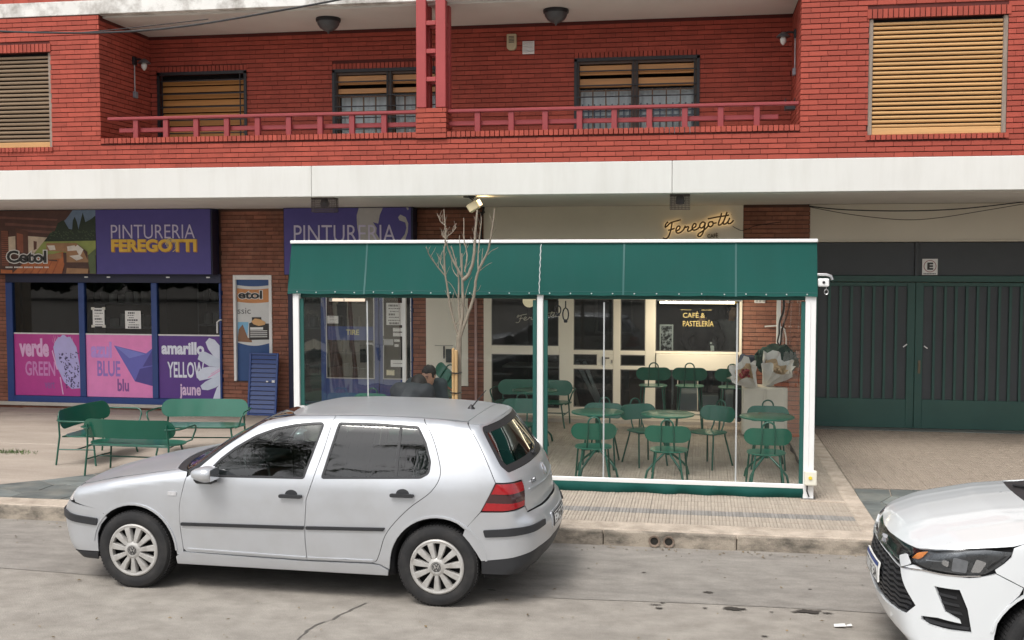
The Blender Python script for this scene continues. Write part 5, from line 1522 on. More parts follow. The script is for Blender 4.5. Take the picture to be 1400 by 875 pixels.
def mirror(car, c, size, m, s):
    def f(p):
        q = p-np.array([0,0,0.]); x, y, z = p[:,0]/size[0], p[:,1]/size[1], p[:,2]/size[2]
        taper = 1-.32*np.clip((-x+.2),0,1.2)
        d = (np.abs(x)**3+np.abs(y/taper)**2.6+np.abs(z/taper)**2.6)**(1/2.7)-1
        return np.maximum(d*min(size), (x-.80)*size[0])
    V, Q = surface_nets(f, [-v*1.15 for v in size], [v*1.15 for v in size], .011)
    t = thing('door_mirror', parent=car); t.location = c
    mesh_from(V, Q, 'mirror_shell', m, t)
    g = MB(); g.box(size[0]*.80,size[0]*.83,-size[1]*.78,size[1]*.78,-size[2]*.74,size[2]*.74); g.build('mirror_glass', M_chrome, t, bevel=.01)
    g = MB(); g.add([(-.10,-s*(.0),-.045),(.07,-s*.0,-.045),(.05,-s*.14,-.075),(-.14,-s*.14,-.075),(-.08,-s*.02,-.085),(.05,-s*.02,-.085),(.04,-s*.14,-.09),(-.14,-s*.14,-.09)],[(0,1,2,3),(7,6,5,4),(0,4,5,1),(1,5,6,2),(2,6,7,3),(3,7,4,0)])
    g.build('mirror_foot', M_trim, t, bevel=.01)

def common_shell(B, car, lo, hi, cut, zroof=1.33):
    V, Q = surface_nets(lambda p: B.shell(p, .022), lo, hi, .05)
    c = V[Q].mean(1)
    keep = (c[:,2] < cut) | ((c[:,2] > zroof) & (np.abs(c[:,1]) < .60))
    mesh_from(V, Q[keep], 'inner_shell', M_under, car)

# ---- build the silver hatchback
golf = thing('silver_hatchback', (-3.165, 8.86, 0), -math.atan2(.063,2.51),
             'silver five door hatchback parked at the kerb in front of the green awning', 'car')
B = g_body()
RF = ('r', 1.2, .9); FF = ('f', -1.2, .9)
common_shell(B, golf, (-2.25,-.95,.12), (2.2,.95,1.5), .93)
A_out = [(-.784,.921),(-.708,.981),(-.546,1.120),(-.381,1.237),(-.232,1.331),(-.150,1.366),(.028,1.397)]
roofz = [(.18,1.402),(.376,1.408),(.68,1.412),(.858,1.410),(1.088,1.403)]
fd_front = [(-.826,.341),(-.846,.517),(-.852,.674),(-.823,.813),(-.795,.918)]
bgap = [(.211,.303),(.201,.45),(.201,.586),(.213,.782),(.260,.927),(.325,1.160),(.376,1.408)]
front_door = smoothline(fd_front,3) + smoothline(A_out,4) + roofz[:1] + bgap[::-1] + [(-.80,.318)]
rdgap = smoothline([(1.088,1.403),(1.176,1.293),(1.250,1.12),(1.271,.994),(1.204,.877),(1.042,.752),(.911,.619),(.843,.519),(.799,.385),(.770,.325),(.73,.309)],5)
rear_door = bgap + roofz[2:4] + rdgap
fwin = fillet([(-.655,.925,.02),(-.524,1.066,.05),(-.41,1.156,.3),(-.255,1.246,.3),(-.096,1.306,.3),(.066,1.340,.3),(.20,1.355,.1),(.308,1.360,.03),(.188,.938,.025)])
rwin = fillet([(.420,1.362,.02),(.326,.945,.02),(.80,.962,.3),(1.12,.974,.05),(1.187,1.010,.05),(1.191,1.097,.06),(1.142,1.231,.1),(1.068,1.350,.03),(.75,1.362,.2)])
hood_e = [(-.885,-.762),(-1.00,-.762),(-1.19,-.756),(-1.38,-.738),(-1.56,-.708),(-1.70,-.672),(-1.80,-.630)]
hz = [(p[0], B.proj('z', [p])[0][2]) for p in hood_e]
arF = arc(-1.255, .312, .362, 178, -5, 16)
arR = arc(1.255, .312, .372, 48, 188, 14)
nose = [(-1.845,.735),(-1.80,.662)]
fender = fd_front[::-1] + [(-.83,.30),(-.885,.286)] + [p for p in arF[::-1] if p[1] > .285 and not (p[0] < -1.5 and p[1] < .56)] + [(-1.575,.622),(-1.70,.640)] + nose[::-1] + hz[::-1][0:] + [(-.80,.955)]
quarter = rdgap[:-1] + [(.80,.30)] + [(.875,.262)] + [p for p in arR[::-1] if p[1] > .27 and not (p[0] > 1.45)] + [(1.470,.600),(1.588,.737),(1.650,.855),(1.698,.958)] + smoothline([(1.698,.958),(1.630,1.10),(1.545,1.245),(1.470,1.345),(1.430,1.378)],4) + [(1.25,1.395)]
sillp = [(-.895,.275),(-.83,.318),(-.30,.306),(.20,.296),(.72,.303),(.80,.296),(.868,.258),(.862,.212),(-.89,.212)]
for kd, mr_ in (('y-', False), ('y+', True)):
    def P(name, out, m, **k):
        return patch(B, 'y-', out, name, m, golf, mirror=mr_, **k)
    P('front_wing', fender, M_silver, h=.035)
    d1 = P('front_door', front_door, M_silver, holes=[fwin], h=.035)
    d2 = P('rear_door', rear_door, M_silver, holes=[rwin], h=.035)
    P('rear_quarter_panel', quarter, M_silver, h=.035)
    P('sill', sillp, M_silver, h=.05, lev=.008, depth=.03)
    for d, wn, extra in ((d1, fwin, None), (d2, rwin, (.918,.938))):
        def Pd(name, out, m, **k): return patch(B, 'y-', out, name, m, d, mirror=mr_, **k)
        Pd('window_rubber', wn, M_trim, holes=[offset(wn, .016)], gap=0, h=.04, lev=-.002)
        Pd('window_glass', offset(wn, .012), G_car, gap=0, h=.06, lev=-.007, flange=False)
        if extra:
            Pd('window_bar', [(.905,.968),(.935,.968),(.937,1.356),(.918,1.356)], M_trim, gap=0, h=.05, lev=-.003)
    patch(B, 'y-', [(-.668,.918),(-.60,.918),(-.535,1.045)], 'mirror_triangle', M_trim, d1, mirror=mr_, gap=0, h=.03, lev=.001)
    patch(B, 'y-', fillet([(-.836,.531,.008),(.194,.548,.008),(.194,.574,.008),(-.836,.556,.008)]), 'rubbing_strip', M_trim, d1, mirror=mr_, gap=0, h=.06, lev=.013, depth=.016)
    patch(B, 'y-', fillet([(.212,.549,.008),(.837,.566,.008),(.852,.592,.008),(.212,.575,.008)]), 'rubbing_strip', M_trim, d2, mirror=mr_, gap=0, h=.06, lev=.013, depth=.016)
    patch(B, 'y-', [(-.79,.337),(.20,.318),(.20,.329),(-.79,.348)], 'door_crease', M_silver, d1, mirror=mr_, gap=0, h=.06, lev=.006, depth=.01)
    patch(B, 'y-', [(.215,.318),(.745,.322),(.75,.333),(.215,.329)], 'door_crease', M_silver, d2, mirror=mr_, gap=0, h=.06, lev=.006, depth=.01)
    for d, x, z in ((d1, .09, .806), (d2, .985, .847)):
        cup = [(x+.052*math.cos(R(a)), z+.008+.038*math.sin(R(a))) for a in range(0,181,15)]
        patch(B, 'y-', cup, 'handle_cup_shade', M_trim, d, mirror=mr_, gap=0, h=.03, lev=.001)  # flat dark half disc: shade of the grip recess painted on the door
        patch(B, 'y-', fillet([(x-.092,z-.014,.013),(x+.092,z-.014,.013),(x+.092,z+.014,.013),(x-.092,z+.014,.013)]), 'handle', M_trim, d, mirror=mr_, gap=0, h=.02, lev=.032, depth=.03)
    patch(B, 'y-', fillet([(-.948,.768,.008),(-.875,.768,.008),(-.875,.798,.008),(-.948,.798,.008)]), 'side_indicator', M_lensw, golf, mirror=mr_, gap=0, h=.03, lev=.006, depth=.01)
    # arch lips
    patch(B, 'y-', arc(-1.255,.312,.378,172,2,20)+arc(-1.255,.312,.362,2,172,20), 'arch_lip', M_silver, golf, mirror=mr_, gap=0, h=.05, lev=.007, depth=.02)
    patch(B, 'y-', arc(1.255,.312,.388,172,8,20)+arc(1.255,.312,.372,8,172,20), 'arch_lip', M_silver, golf, mirror=mr_, gap=0, h=.05, lev=.007, depth=.02)
# bonnet, cowl, windscreen, roof
def ys(pts): return [(p[0], B.proj('y-', [p])[0][1]) for p in pts]
front_c = smoothline([(-1.855,-.575),(-1.915,-.40),(-1.938,-.20),(-1.945,0)],4)
rear_c = smoothline([(-.885,-.762),(-.93,-.70),(-1.00,-.45),(-1.035,-.2),(-1.04,0)],4)
bon = hood_e + front_c[0:]
bon = bon + [(x,-y) for x,y in bon[::-1][1:]] + [(x,-y) for x,y in rear_c[1:]] + rear_c[::-1][1:-1]
patch(B, 'z', bon, 'bonnet', M_silver, golf, h=.05)
aedge = ys(A_out)
cow = rear_c + [(x,-y) for x,y in rear_c[::-1][1:]] + [(-.79,.80)] + [(x,-y) for x,y in smoothline([(-.80,-.79),(-.86,-.69),(-.925,-.45),(-.955,-.2),(-.96,0)],3)] + smoothline([(-.80,-.79),(-.86,-.69),(-.925,-.45),(-.955,-.2),(-.96,0)],3)[::-1] + [(-.79,-.80)]
patch(B, 'z', cow, 'cowl', M_trim, golf, h=.05, lev=-.006, gap=.001)
wtop = smoothline([(.03,aedge[-1][1]),(-.06,-.42),(-.10,-.2),(-.105,0)],4)
wb = smoothline([(-.795,-.795),(-.86,-.69),(-.925,-.45),(-.955,-.2),(-.96,0)],4)
wsc = aedge + wtop[1:] + [(x,-y) for x,y in wtop[::-1][1:]] + [(x,-y) for x,y in aedge[::-1][1:]] + [(x,-y) for x,y in wb[1:]] + wb[::-1][1:-1]
patch(B, 'z', wsc, 'windscreen', G_car, golf, h=.06, lev=-.004, gap=.004)
redge = ys([(.03,1.398)]+roofz+[(1.25,1.395),(1.428,1.378)])
rf = wtop[::-1][:-1] + redge
rbk = [(1.428,redge[-1][1]),(1.440,-.25),(1.445,0)]
full = redge + smoothline(rbk,4)[1:]
rf = full + [(x,-y) for x,y in full[::-1][1:]] + [(x,-y) for x,y in wtop[1:]] + wtop[::-1][1:-1]
patch(B, 'z', rf, 'roof', M_silver, golf, h=.06)
sp = smoothline(rbk,4) + [(x,-y) for x,y in smoothline(rbk,4)[::-1][1:]] + [(1.455,.60),(1.52,.56),(1.575,.50),(1.60,.2),(1.605,0),(1.60,-.2),(1.575,-.50),(1.52,-.56),(1.455,-.60)]
patch(B, 'z', sp, 'tailgate_spoiler', M_silver, golf, h=.04)
# tailgate and its glass
qe_ = B.proj('y-', smoothline([(1.698,.958),(1.630,1.10),(1.545,1.245),(1.470,1.345),(1.430,1.378)],4)[::-1][1:])
near = [(math.atan2(q_[1], q_[0]-1.2)*.9, q_[2]) for q_ in qe_] + [(-.80,.955),(-.640,.945),(-.632,.90),(-.672,.765),(-.640,.712),(-.35,.708),(0,.714)]
tg = near + mir(near)[1:] + [(0,1.372)]
gl = fillet([(-.945,1.345,.03),(-.85,1.075,.06),(-.79,1.022,.04),(-.40,1.028,.3),(0,1.034,.1),(.40,1.028,.3),(.79,1.022,.04),(.85,1.075,.06),(.945,1.345,.03),(0,1.352,.1)])
tail = patch(B, RF, tg, 'tailgate', M_silver, golf, holes=[gl], h=.035)
patch(B, RF, gl, 'glass_border', M_trim, tail, holes=[offset(gl,.045)], gap=0, h=.05, lev=-.003)
patch(B, RF, offset(gl,.04), 'rear_window', G_car, tail, gap=0, h=.06, lev=-.008, flange=False)
patch(B, RF, [(-.56,.864),(-.2,.852),(.2,.852),(.56,.864),(.56,.872),(.2,.861),(-.2,.861),(-.56,.872)], 'crease', M_silver, tail, gap=0, h=.05, lev=.006, depth=.008)
bd = [(0,.93)]
def on_tail(u, z, lev=.004):
    p = B.proj(RF, [(u, z)], 0)[0]; n_ = B.grad(p[None])[0]; return Vector(p)+Vector(n_)*lev, Vector(n_)
g = MB(); c, n_ = on_tail(0,.935,.006); e1 = Vector((0,1,0)); e2 = n_.cross(e1).normalized()
if e2.z < 0: e2 = -e2
ring = [c+(e1*math.cos(2*math.pi*i/24)+e2*math.sin(2*math.pi*i/24))*.052 for i in range(24)]
g.tube(ring, .006, 6, closed=True)
for (a, b_) in ([(-.02,.042),(0,.008)],[(0,.008),(.02,.042)],[(-.042,.02),(-.018,-.042)],[(-.018,-.042),(0,-.004)],[(0,-.004),(.018,-.042)],[(.018,-.042),(.042,.02)]):
    g.beam(c+e1*a[0]+e2*a[1], c+e1*b_[0]+e2*b_[1], .008, .006)
g.build('badge', M_chrome, tail, smooth=40)
g = MB(); c, n_ = on_tail(-.06,1.062,.012); c2, n2 = on_tail(.38,1.10,.012)
g.tube([c, c.lerp(c2,.5)+n_*.012, c2], .008, 6); g.tube([c-n_*.01, c+n_*.012], .02, 10)
g.build('rear_wiper', M_trim, tail, smooth=50)
def tlettering(name, s_, u, z, w_, h, m, par):
    c, n_ = on_tail(u, z, .003); me = text_mesh(s_, 1.0, .02, .002)
    co = np.array([v.co[:] for v in me.vertices]); mn, mx = co.min(0), co.max(0)
    xa = Vector((-n_.y, n_.x, 0)).normalized(); za = n_.cross(xa).normalized()
    for v in me.vertices:
        q = v.co; v.co = c + xa*((q.x-mn[0])/(mx[0]-mn[0])-.5)*w_ + za*((q.y-mn[1])/(mx[1]-mn[1])-.5)*h + n_*(q.z)
    me.materials.clear(); me.materials.append(m); return link(bpy.data.objects.new(name, me), par)
tlettering('model_script', 'Golf', -.44, .905, .13, .032, M_chrome, tail)
tlettering('model_script', '1.6', .42, .815, .07, .028, M_chrome, tail)
for s_ in (False, True):
    L_ = patch(B, RF, [(-.914,.956),(-1.015,.742),(-.865,.742),(-.672,.762),(-.634,.900),(-.642,.943),(-.80,.953)], 'tail_light', M_smoke, golf, h=.03, lev=-.002, mirror=s_)
    top = [(-.908,.950),(-.945,.872),(-.80,.868),(-.652,.872),(-.640,.902),(-.648,.938),(-.80,.948)]
    low = [(-.977,.808),(-1.010,.746),(-.866,.746),(-.677,.766),(-.668,.806),(-.80,.802)]
    patch(B, RF, top, 'lens', M_red, L_, gap=.002, h=.03, lev=.003, mirror=s_, depth=.006)
    patch(B, RF, low, 'lens', M_red, L_, gap=.002, h=.03, lev=.003, mirror=s_, depth=.006)
# bumpers
sideb = [(-1.016,.737),(-1.09,.655),(-1.135,.602),(-1.150,.560),(-1.098,.500),(-1.045,.420),(-1.012,.362)]
topb = [(-1.016,.737),(-.865,.738),(-.672,.757),(-.640,.706),(-.35,.702),(0,.708)]
lipb = [(-1.012,.362),(-.80,.388),(-.57,.430),(-.236,.448),(0,.450)]
rb = topb + mir(topb)[1:] + mir(sideb)[::-1][0:0] + [(-u,z) for u,z in sideb[1:]] + [(-u,z) for u,z in lipb[1:]] + lipb[::-1][1:] + sideb[::-1][1:-1]
bump = patch(B, RF, rb, 'rear_bumper', M_silver, golf, h=.035)
lp = lipb + mir(lipb)[1:] + [(1.008,.262),(.5,.252),(0,.25),(-.5,.252),(-1.008,.262)]
patch(B, RF, lp, 'rear_valance', M_trim, golf, h=.05)
for s_ in (False, True):
    st_ = fillet([(-1.004,.602,.01),(-.99,.548,.01),(-.80,.556,.2),(-.60,.570,.2),(-.46,.583,.01),(-.438,.625,.015),(-.60,.621,.2),(-.80,.616,.2)])
    patch(B, RF, st_, 'bumper_strip', M_trim, bump, gap=0, h=.04, lev=.014, depth=.02, mirror=s_)
# number plate: recess, dark plate with pale characters
patch(B, RF, fillet([(-.275,.505,.02),(.275,.505,.02),(.275,.635,.02),(-.275,.635,.02)]), 'plate_recess', M_silver, bump, gap=0, h=.05, lev=.006, depth=.012)
pl = patch(B, RF, [(-.235,.515),(.235,.515),(.235,.622),(-.235,.622)], 'number_plate', mat('plate_black', (.015,.015,.017), .4), bump, gap=0, h=.05, lev=.012, depth=.006)
def wrap_text(s_, RFk, u0, u1, z0, z1, lev, m, par, nm='plate_characters', bold=.02):
    me = text_mesh(s_, 1.0, bold, .0)
    co = np.array([v.co[:] for v in me.vertices]); mn, mx = co.min(0), co.max(0)
    sg = 1 if RFk[0] == 'r' else -1
    uu = (co[:,0]-mn[0])/(mx[0]-mn[0]); vv = (co[:,1]-mn[1])/(mx[1]-mn[1])
    uv = np.stack([(u0+(u1-u0)*uu), z0+(z1-z0)*vv], 1); return me, uv
def plate_text(body, s_, RFk, u0, u1, z0, z1, lev, m, par, bold=.02, nm='plate_characters'):
    me, uv = wrap_text(s_, RFk, u0, u1, z0, z1, lev, m, par, bold=bold)
    P3 = body.proj(RFk, uv, lev)
    for v, p in zip(me.vertices, P3): v.co = p
    me.materials.clear(); me.materials.append(m); return link(bpy.data.objects.new(nm, me), par)
plate_text(B, 'EMZ 52', RF, -.215, .215, .535, .604, .0145, M_paper, pl, bold=.03)
patch(B, RF, [(-.228,.519),(.228,.519),(.228,.617),(-.228,.617)], 'plate_border', M_paper, pl, holes=[[(-.222,.524),(.222,.524),(.222,.612),(-.222,.612)]], gap=0, h=.06, lev=.0135, flange=False)
# front bumper, grille, headlights
sidef = [(-1.085,.622),(-1.115,.560),(-1.060,.500),(-1.025,.420),(-1.02,.274)]
ft = [(-1.06,.624),(-.93,.640),(-.80,.655),(-.5,.662),(0,.664)]
fb = ft + mir(ft)[1:] + [(-u,z) for u,z in sidef[1:]] + [(.6,.262),(0,.259),(-.6,.262)] + sidef[::-1][:-1]
fbm = patch(B, FF, fb, 'front_bumper', M_silver, golf, h=.04)
patch(B, FF, [(-1.018,.270),(-.6,.258),(0,.255),(.6,.258),(1.018,.270),(1.0,.205),(.5,.215),(-.5,.205),(-1.0,.205)], 'front_valance', M_trim, golf, h=.05, gap=.002)
for s_ in (False, True):
    patch(B, FF, fillet([(-1.030,.492,.012),(-.70,.512,.3),(-.32,.522,.012),(-.32,.575,.012),(-.70,.570,.3),(-1.035,.550,.012)]), 'bumper_strip', M_trim, fbm, gap=0, h=.05, lev=.014, depth=.02, mirror=s_)
    hl = patch(B, FF, fillet([(-.80,.668,.02),(-.44,.668,.02),(-.42,.775,.02),(-.78,.782,.03)]), 'headlight', M_lensw, golf, h=.04, lev=0, mirror=s_)
patch(B, FF, fillet([(-.42,.672,.01),(.42,.672,.01),(.40,.770,.02),(-.40,.770,.02)]), 'grille', M_trim, golf, h=.05, lev=-.004)
patch(B, FF, fillet([(-.40,.30,.02),(.40,.30,.02),(.42,.44,.02),(-.42,.44,.02)]), 'air_intake', M_under, fbm, gap=0, h=.06, lev=.003)
g = MB(); c = Vector(B.proj(FF, [(0,.722)])[0])
g.tube([c+Vector((-.004,.042*math.cos(2*math.pi*i/24),.042*math.sin(2*math.pi*i/24))) for i in range(24)], .005, 6, closed=True); g.build('badge', M_chrome, golf, smooth=40)
seats(golf, -.10, .20, .70)
for x in (-1.255, 1.255):
    for s_ in (-1, 1): wheel(golf, x, s_*.845, .31, .31, s_, .205, 11, 'cap', M_cap)
mirror(golf, (-.580,-.955,.972), (.105,.10,.062), M_silver, -1)
mirror(golf, (-.580,.955,.972), (.105,.10,.062), M_silver, 1)
g = MB(); g.lathe([(.035,0),(.028,.012),(.012,.03),(.006,.04)], (1.335,-.04,1.405), 12); g.tube([(1.345,-.04,1.43),(1.46,-.04,1.565)], [.006,.003], 6)
g.build('roof_aerial', M_black, golf, smooth=50)
# ------------------------------------------------------------------ white sedan: shape
S_side = [(-1.85,.18,.03),(-2.03,.20,.06),(-2.15,.30,.10),(-2.205,.50,.3),(-2.205,.62,.2),(-2.125,.825,.05),(-2.05,.890,.10),(-1.88,.957,.25),(-1.50,1.035,.5),(-1.10,1.08,.2),
          (-.72,1.22,.4),(-.30,1.395,.4),(.10,1.462,.5),(.55,1.475,.8),(1.0,1.445,.6),(1.40,1.32,.5),(1.78,1.135,.25),(2.16,1.075,.12),(2.25,.96,.12),(2.275,.62,.1),(2.25,.36,.1),(2.05,.21,.05),(1.75,.18,.03)]
S_plan = [(-2.23,-.30,.1),(-2.225,.30,.25),(-2.13,.60,.25),(-1.92,.775,.3),(-1.58,.845,.4),(-1.0,.862,1.),(0,.866,1.),(1.0,.862,1.),(1.6,.835,.4),(2.0,.765,.3),(2.2,.62,.3),(2.29,.3,.3),(2.30,-.30,.1)]
S_w = interp_s([.0,.15,.24,.34,.50,.62,.76,.90,.985,1.08,1.2,1.35,1.5,1.6], [.76,.79,.825,.846,.858,.864,.866,.852,.825,.775,.715,.64,.56,.51])
def s_extra(x, y, z, r):
    m = 1/(1+np.exp(-(-1.15-x)/.05))/(1+np.exp(-(z-.84)/.02))
    a, b = .20+.06*np.clip(x+2.0,0,1), .52+.05*np.clip(x+2.0,0,1)
    return r - m*(.0012*np.exp(-((y-a)/.045)**2) + .0016*np.exp(-((y-b)/.04)**2) - .0008*np.exp(-((y-b+.09)/.06)**2))
def s_body(): return CarBody(S_side, S_plan, S_w, .15, .045, .08, .055, [(-1.27,.315),(1.30,.305)], .375, .50, s_extra)
# ---- build the white sedan
M_wpaint = mat('white_car_paint', (.66,.685,.70), .28, var=.01, vscale=2, coat=.9, rvar=.02)
M_gloss = mat('gloss_black', (.008,.008,.010), .12, var=.05, coat=.8)
sed = thing('white_sedan', (3.385, 7.62, 0), 0, 'white sedan with black grille entering the picture at the lower right', 'car')
B = s_body(); FF = ('f', -1.3, .9); RF = ('r', 1.4, .9)
common_shell(B, sed, (-2.35,-.95,.12), (2.4,.95,1.55), 1.0, 1.38)
# bonnet
he = smoothline([(-1.16,-.765),(-1.35,-.800),(-1.534,-.822),(-1.70,-.806),(-1.82,-.783),(-1.871,-.764),(-1.94,-.715),(-1.988,-.662),(-2.038,-.565),(-2.085,-.371),(-2.117,-.136),(-2.120,0)],4)
hr = smoothline([(-1.16,-.765),(-1.205,-.70),(-1.245,-.45),(-1.268,-.2),(-1.272,0)],4)
full = he + [(x,-y) for x,y in he[::-1][1:]] + [(x,-y) for x,y in hr[1:]] + hr[::-1][1:-1]
hood = patch(B, 'z', full, 'bonnet', M_wpaint, sed, h=.028)
# nose
lamp = [(-.586,.801),(-.659,.850),(-.75,.882),(-.839,.899),(-.988,.910),(-1.165,.905),(-1.115,.841),(-1.06,.795),(-1.012,.762),(-.933,.744),(-.837,.750),(-.709,.752),(-.624,.769)]
grl = [(0,.728),(-.28,.724),(-.513,.706),(-.650,.512),(-.592,.447),(-.32,.428),(0,.42)]
grl = grl + mir(grl)[1:-1]
fog = [(-.762,.657),(-.886,.656),(-.926,.544),(-.948,.405),(-.852,.406),(-.727,.416),(-.69,.436),(-.69,.456),(-.781,.468),(-.902,.452),(-.895,.475),(-.821,.517)]
bt = [(-.518,.712),(-.624,.760),(-.709,.744),(-.837,.742),(-.933,.737),(-1.012,.754),(-1.072,.775),(-1.226,.70)]
sd_ = [(-1.226,.70),(-1.205,.655),(-1.145,.59),(-1.095,.514),(-1.070,.391),(-1.065,.27)]
lo_ = [(-1.065,.27),(-.80,.262),(-.45,.256),(0,.254)]
out = [(0,.738),(-.28,.735)] + bt + sd_[1:] + lo_[1:]
out = out + mir(out)[1:-1]
grl_i = offset(grl, .0)
bmp = patch(B, FF, out, 'front_bumper', M_wpaint, sed, holes=[grl, fog, mir(fog)], h=.035, depth=.03)
patch(B, FF, offset(grl,-.004), 'grille_back', M_under, bmp, gap=0, h=.06, lev=-.05, flange=False)
gr_t = thing('grille', parent=sed)
for k in range(9):
    z = .448 + k*.031; lim = .60 if z < .5 else .645-(z-.51)*.69
    lim = min(lim, .62)
    c = [(-lim+2*lim*i/40, z+.006*math.sin(i*math.pi/2)) for i in range(41)]
    patch(B, FF, [(p[0],p[1]-.008) for p in c]+[(p[0],p[1]+.008) for p in c[::-1]], 'grille_bar', M_trim, gr_t, gap=0, h=.05, lev=-.014, depth=.02)
for s_ in (False, True):
    patch(B, FF, fog, 'fog_recess', M_under, bmp, gap=0, h=.05, lev=-.045, flange=False, mirror=s_)
    for k in range(3):
        z = .50+.047*k; patch(B, FF, [(-.90+.015*k,z),(-.815+.02*k,z+.012),(-.80+.012*k,z+.028),(-.892+.012*k,z+.016)], 'fog_fin', M_trim, bmp, gap=0, h=.05, lev=-.016, depth=.02, mirror=s_)
    patch(B, FF, [(-.70,.424),(-.93,.413),(-.935,.430),(-.70,.448)], 'fog_fin', M_trim, bmp, gap=0, h=.05, lev=-.018, depth=.02, mirror=s_)
patch(B, FF, lo_ + mir(lo_)[1:] + [(1.05,.205),(0,.198),(-1.05,.205)], 'front_valance', M_trim, sed, h=.06, gap=.002)
up = [(-.586,.801),(-.655,.846),(-.60,.848),(-.45,.836),(-.25,.832),(0,.828)]
upl = [(0,.742),(-.28,.739),(-.46,.735),(-.50,.76)]
ug = up + mir(up)[1:] + mir(upl)[0:-1] + upl
patch(B, FF, ug, 'upper_grille', M_gloss, sed, h=.04, lev=-.006)
for s_ in (False, True):
    patch(B, FF, [(-.06,.748),(-.28,.745),(-.47,.742),(-.47,.752),(-.28,.757),(-.06,.760)], 'chrome_bar', M_chrome, sed, gap=0, h=.04, lev=.006, depth=.01, mirror=s_)
    patch(B, FF, fillet([(-.462,.768,.01),(-.545,.803,.012),(-.612,.760,.015),(-.524,.716,.01)]), 'chrome_corner', M_wpaint, sed, gap=0, h=.03, lev=.004, depth=.01, mirror=s_)
    patch(B, FF, [(-.52,.712),(-.686,.738),(-.797,.737),(-.894,.739),(-.992,.750),(-.992,.757),(-.894,.746),(-.797,.745),(-.686,.746),(-.53,.724)], 'chrome_line', M_chrome, sed, gap=0, h=.04, lev=.004, depth=.008, mirror=s_)
    L_ = patch(B, FF, lamp, 'headlight', mat('lamp_interior', (.13,.135,.14), .28, metal=.5, var=.3, vscale=20), sed, h=.035, lev=-.018, mirror=s_, flange=False)
    patch(B, FF, [(-.598,.790),(-.625,.828),(-.695,.852),(-.672,.812),(-.645,.795)], 'indicator', M_amber, L_, gap=0, h=.03, lev=-.009, mirror=s_, depth=.004)
    patch(B, FF, fillet([(-.842,.765,.01),(-.915,.762,.01),(-.925,.835,.012),(-.85,.850,.012)]), 'reflector', M_lensw, L_, gap=0, h=.03, lev=-.008, mirror=s_, depth=.006)
    patch(B, FF, fillet([(-.935,.766,.01),(-.985,.772,.01),(-1.02,.835,.012),(-.965,.850,.012)]), 'reflector', M_chrome, L_, gap=0, h=.03, lev=-.008, mirror=s_, depth=.006)
    patch(B, FF, fillet([(-.825,.785,.008),(-.79,.80,.012),(-.80,.83,.008),(-.83,.82,.01)]), 'side_lamp', M_chrome, L_, gap=0, h=.02, lev=-.008, mirror=s_, depth=.004)
    patch(B, FF, [(-.70,.800),(-.83,.818),(-.83,.823),(-.70,.806)], 'light_bar', M_lensw, L_, gap=0, h=.03, lev=-.009, mirror=s_, depth=.004)
    patch(B, FF, [(-1.02,.800),(-1.11,.873),(-1.125,.880),(-1.03,.792)], 'lamp_trim', M_trim, L_, gap=0, h=.03, lev=-.008, mirror=s_, depth=.004)
    patch(B, FF, lamp, 'lens_cover', glass('lamp_glass', (.86,.88,.90), 1.3), L_, h=.035, lev=-.002, mirror=s_, flange=False)
patch(B, FF, [(-.075,.788),(-.032,.788),(-.028,.802),(.028,.802),(.032,.788),(.075,.788),(.068,.758),(.026,.758),(.022,.746),(-.022,.746),(-.026,.758),(-.068,.758)], 'emblem', M_chrome, sed, gap=0, h=.03, lev=.014, depth=.02)
pl = patch(B, FF, [(-.22,.520),(.22,.520),(.22,.652),(-.22,.652)], 'number_plate', M_paper, sed, gap=0, h=.06, lev=.016, depth=.012)
patch(B, FF, [(-.212,.622),(.212,.622),(.212,.645),(-.212,.645)], 'plate_band', mat('plate_blue', (.03,.06,.22), .5), pl, gap=0, h=.06, lev=.018, flange=False)
plate_text(B, 'AE 537 TT', FF, -.195, .195, .538, .608, .0185, M_black, pl, bold=.01)
patch(B, FF, [(-.217,.523),(.217,.523),(.217,.649),(-.217,.649)], 'plate_border', M_black, pl, holes=[[(-.211,.529),(.211,.529),(.211,.643),(-.211,.643)]], gap=0, h=.06, lev=.0178, flange=False)
# sides
hzS = [(p[0], B.proj('z', [p])[0][2]) for p in smoothline([(-1.16,-.765),(-1.35,-.800),(-1.534,-.822)],3)]
fx = [(q[0], q[2]) for q in B.proj(FF, [(-1.226,.70),(-1.15,.738),(-1.072,.775),(-1.062,.797),(-1.115,.841),(-1.150,.878)])]
arS = [p for p in arc(-1.27,.318,.383,160,-6,18) if p[1] > .285]
fen = hzS[::-1] + [(-1.02,1.045),(-.90,1.02),(-.885,.80),(-.895,.50),(-.87,.30)] + [p for p in arS[::-1] if p[0] > -1.50] + fx
A_o = [(-.90,1.02),(-.72,1.118),(-.45,1.262),(-.25,1.352),(-.10,1.398),(.05,1.415)]
rz = [(.30,1.422),(.60,1.420),(.90,1.405)]
fdoor = [(-.87,.30),(-.895,.50),(-.885,.80)] + A_o + [(.20,1.42),(.16,1.20),(.10,.98),(.09,.60),(.11,.30)]
fw = fillet([(-.66,1.02,.02),(-.42,1.205,.1),(-.20,1.325,.2),(.02,1.375,.1),(.115,1.38,.03),(.03,1.01,.02)])
rdoor = [(.11,.30),(.09,.60),(.10,.98),(.16,1.20),(.20,1.42)] + rz + [(1.18,1.345),(1.24,1.15),(1.22,.95),(1.02,.70),(.93,.55),(.89,.40),(.85,.30)]
rw = fillet([(.22,1.383,.02),(.14,1.01,.02),(1.08,1.035,.04),(1.15,1.10,.06),(1.10,1.27,.1),(.88,1.375,.2)])
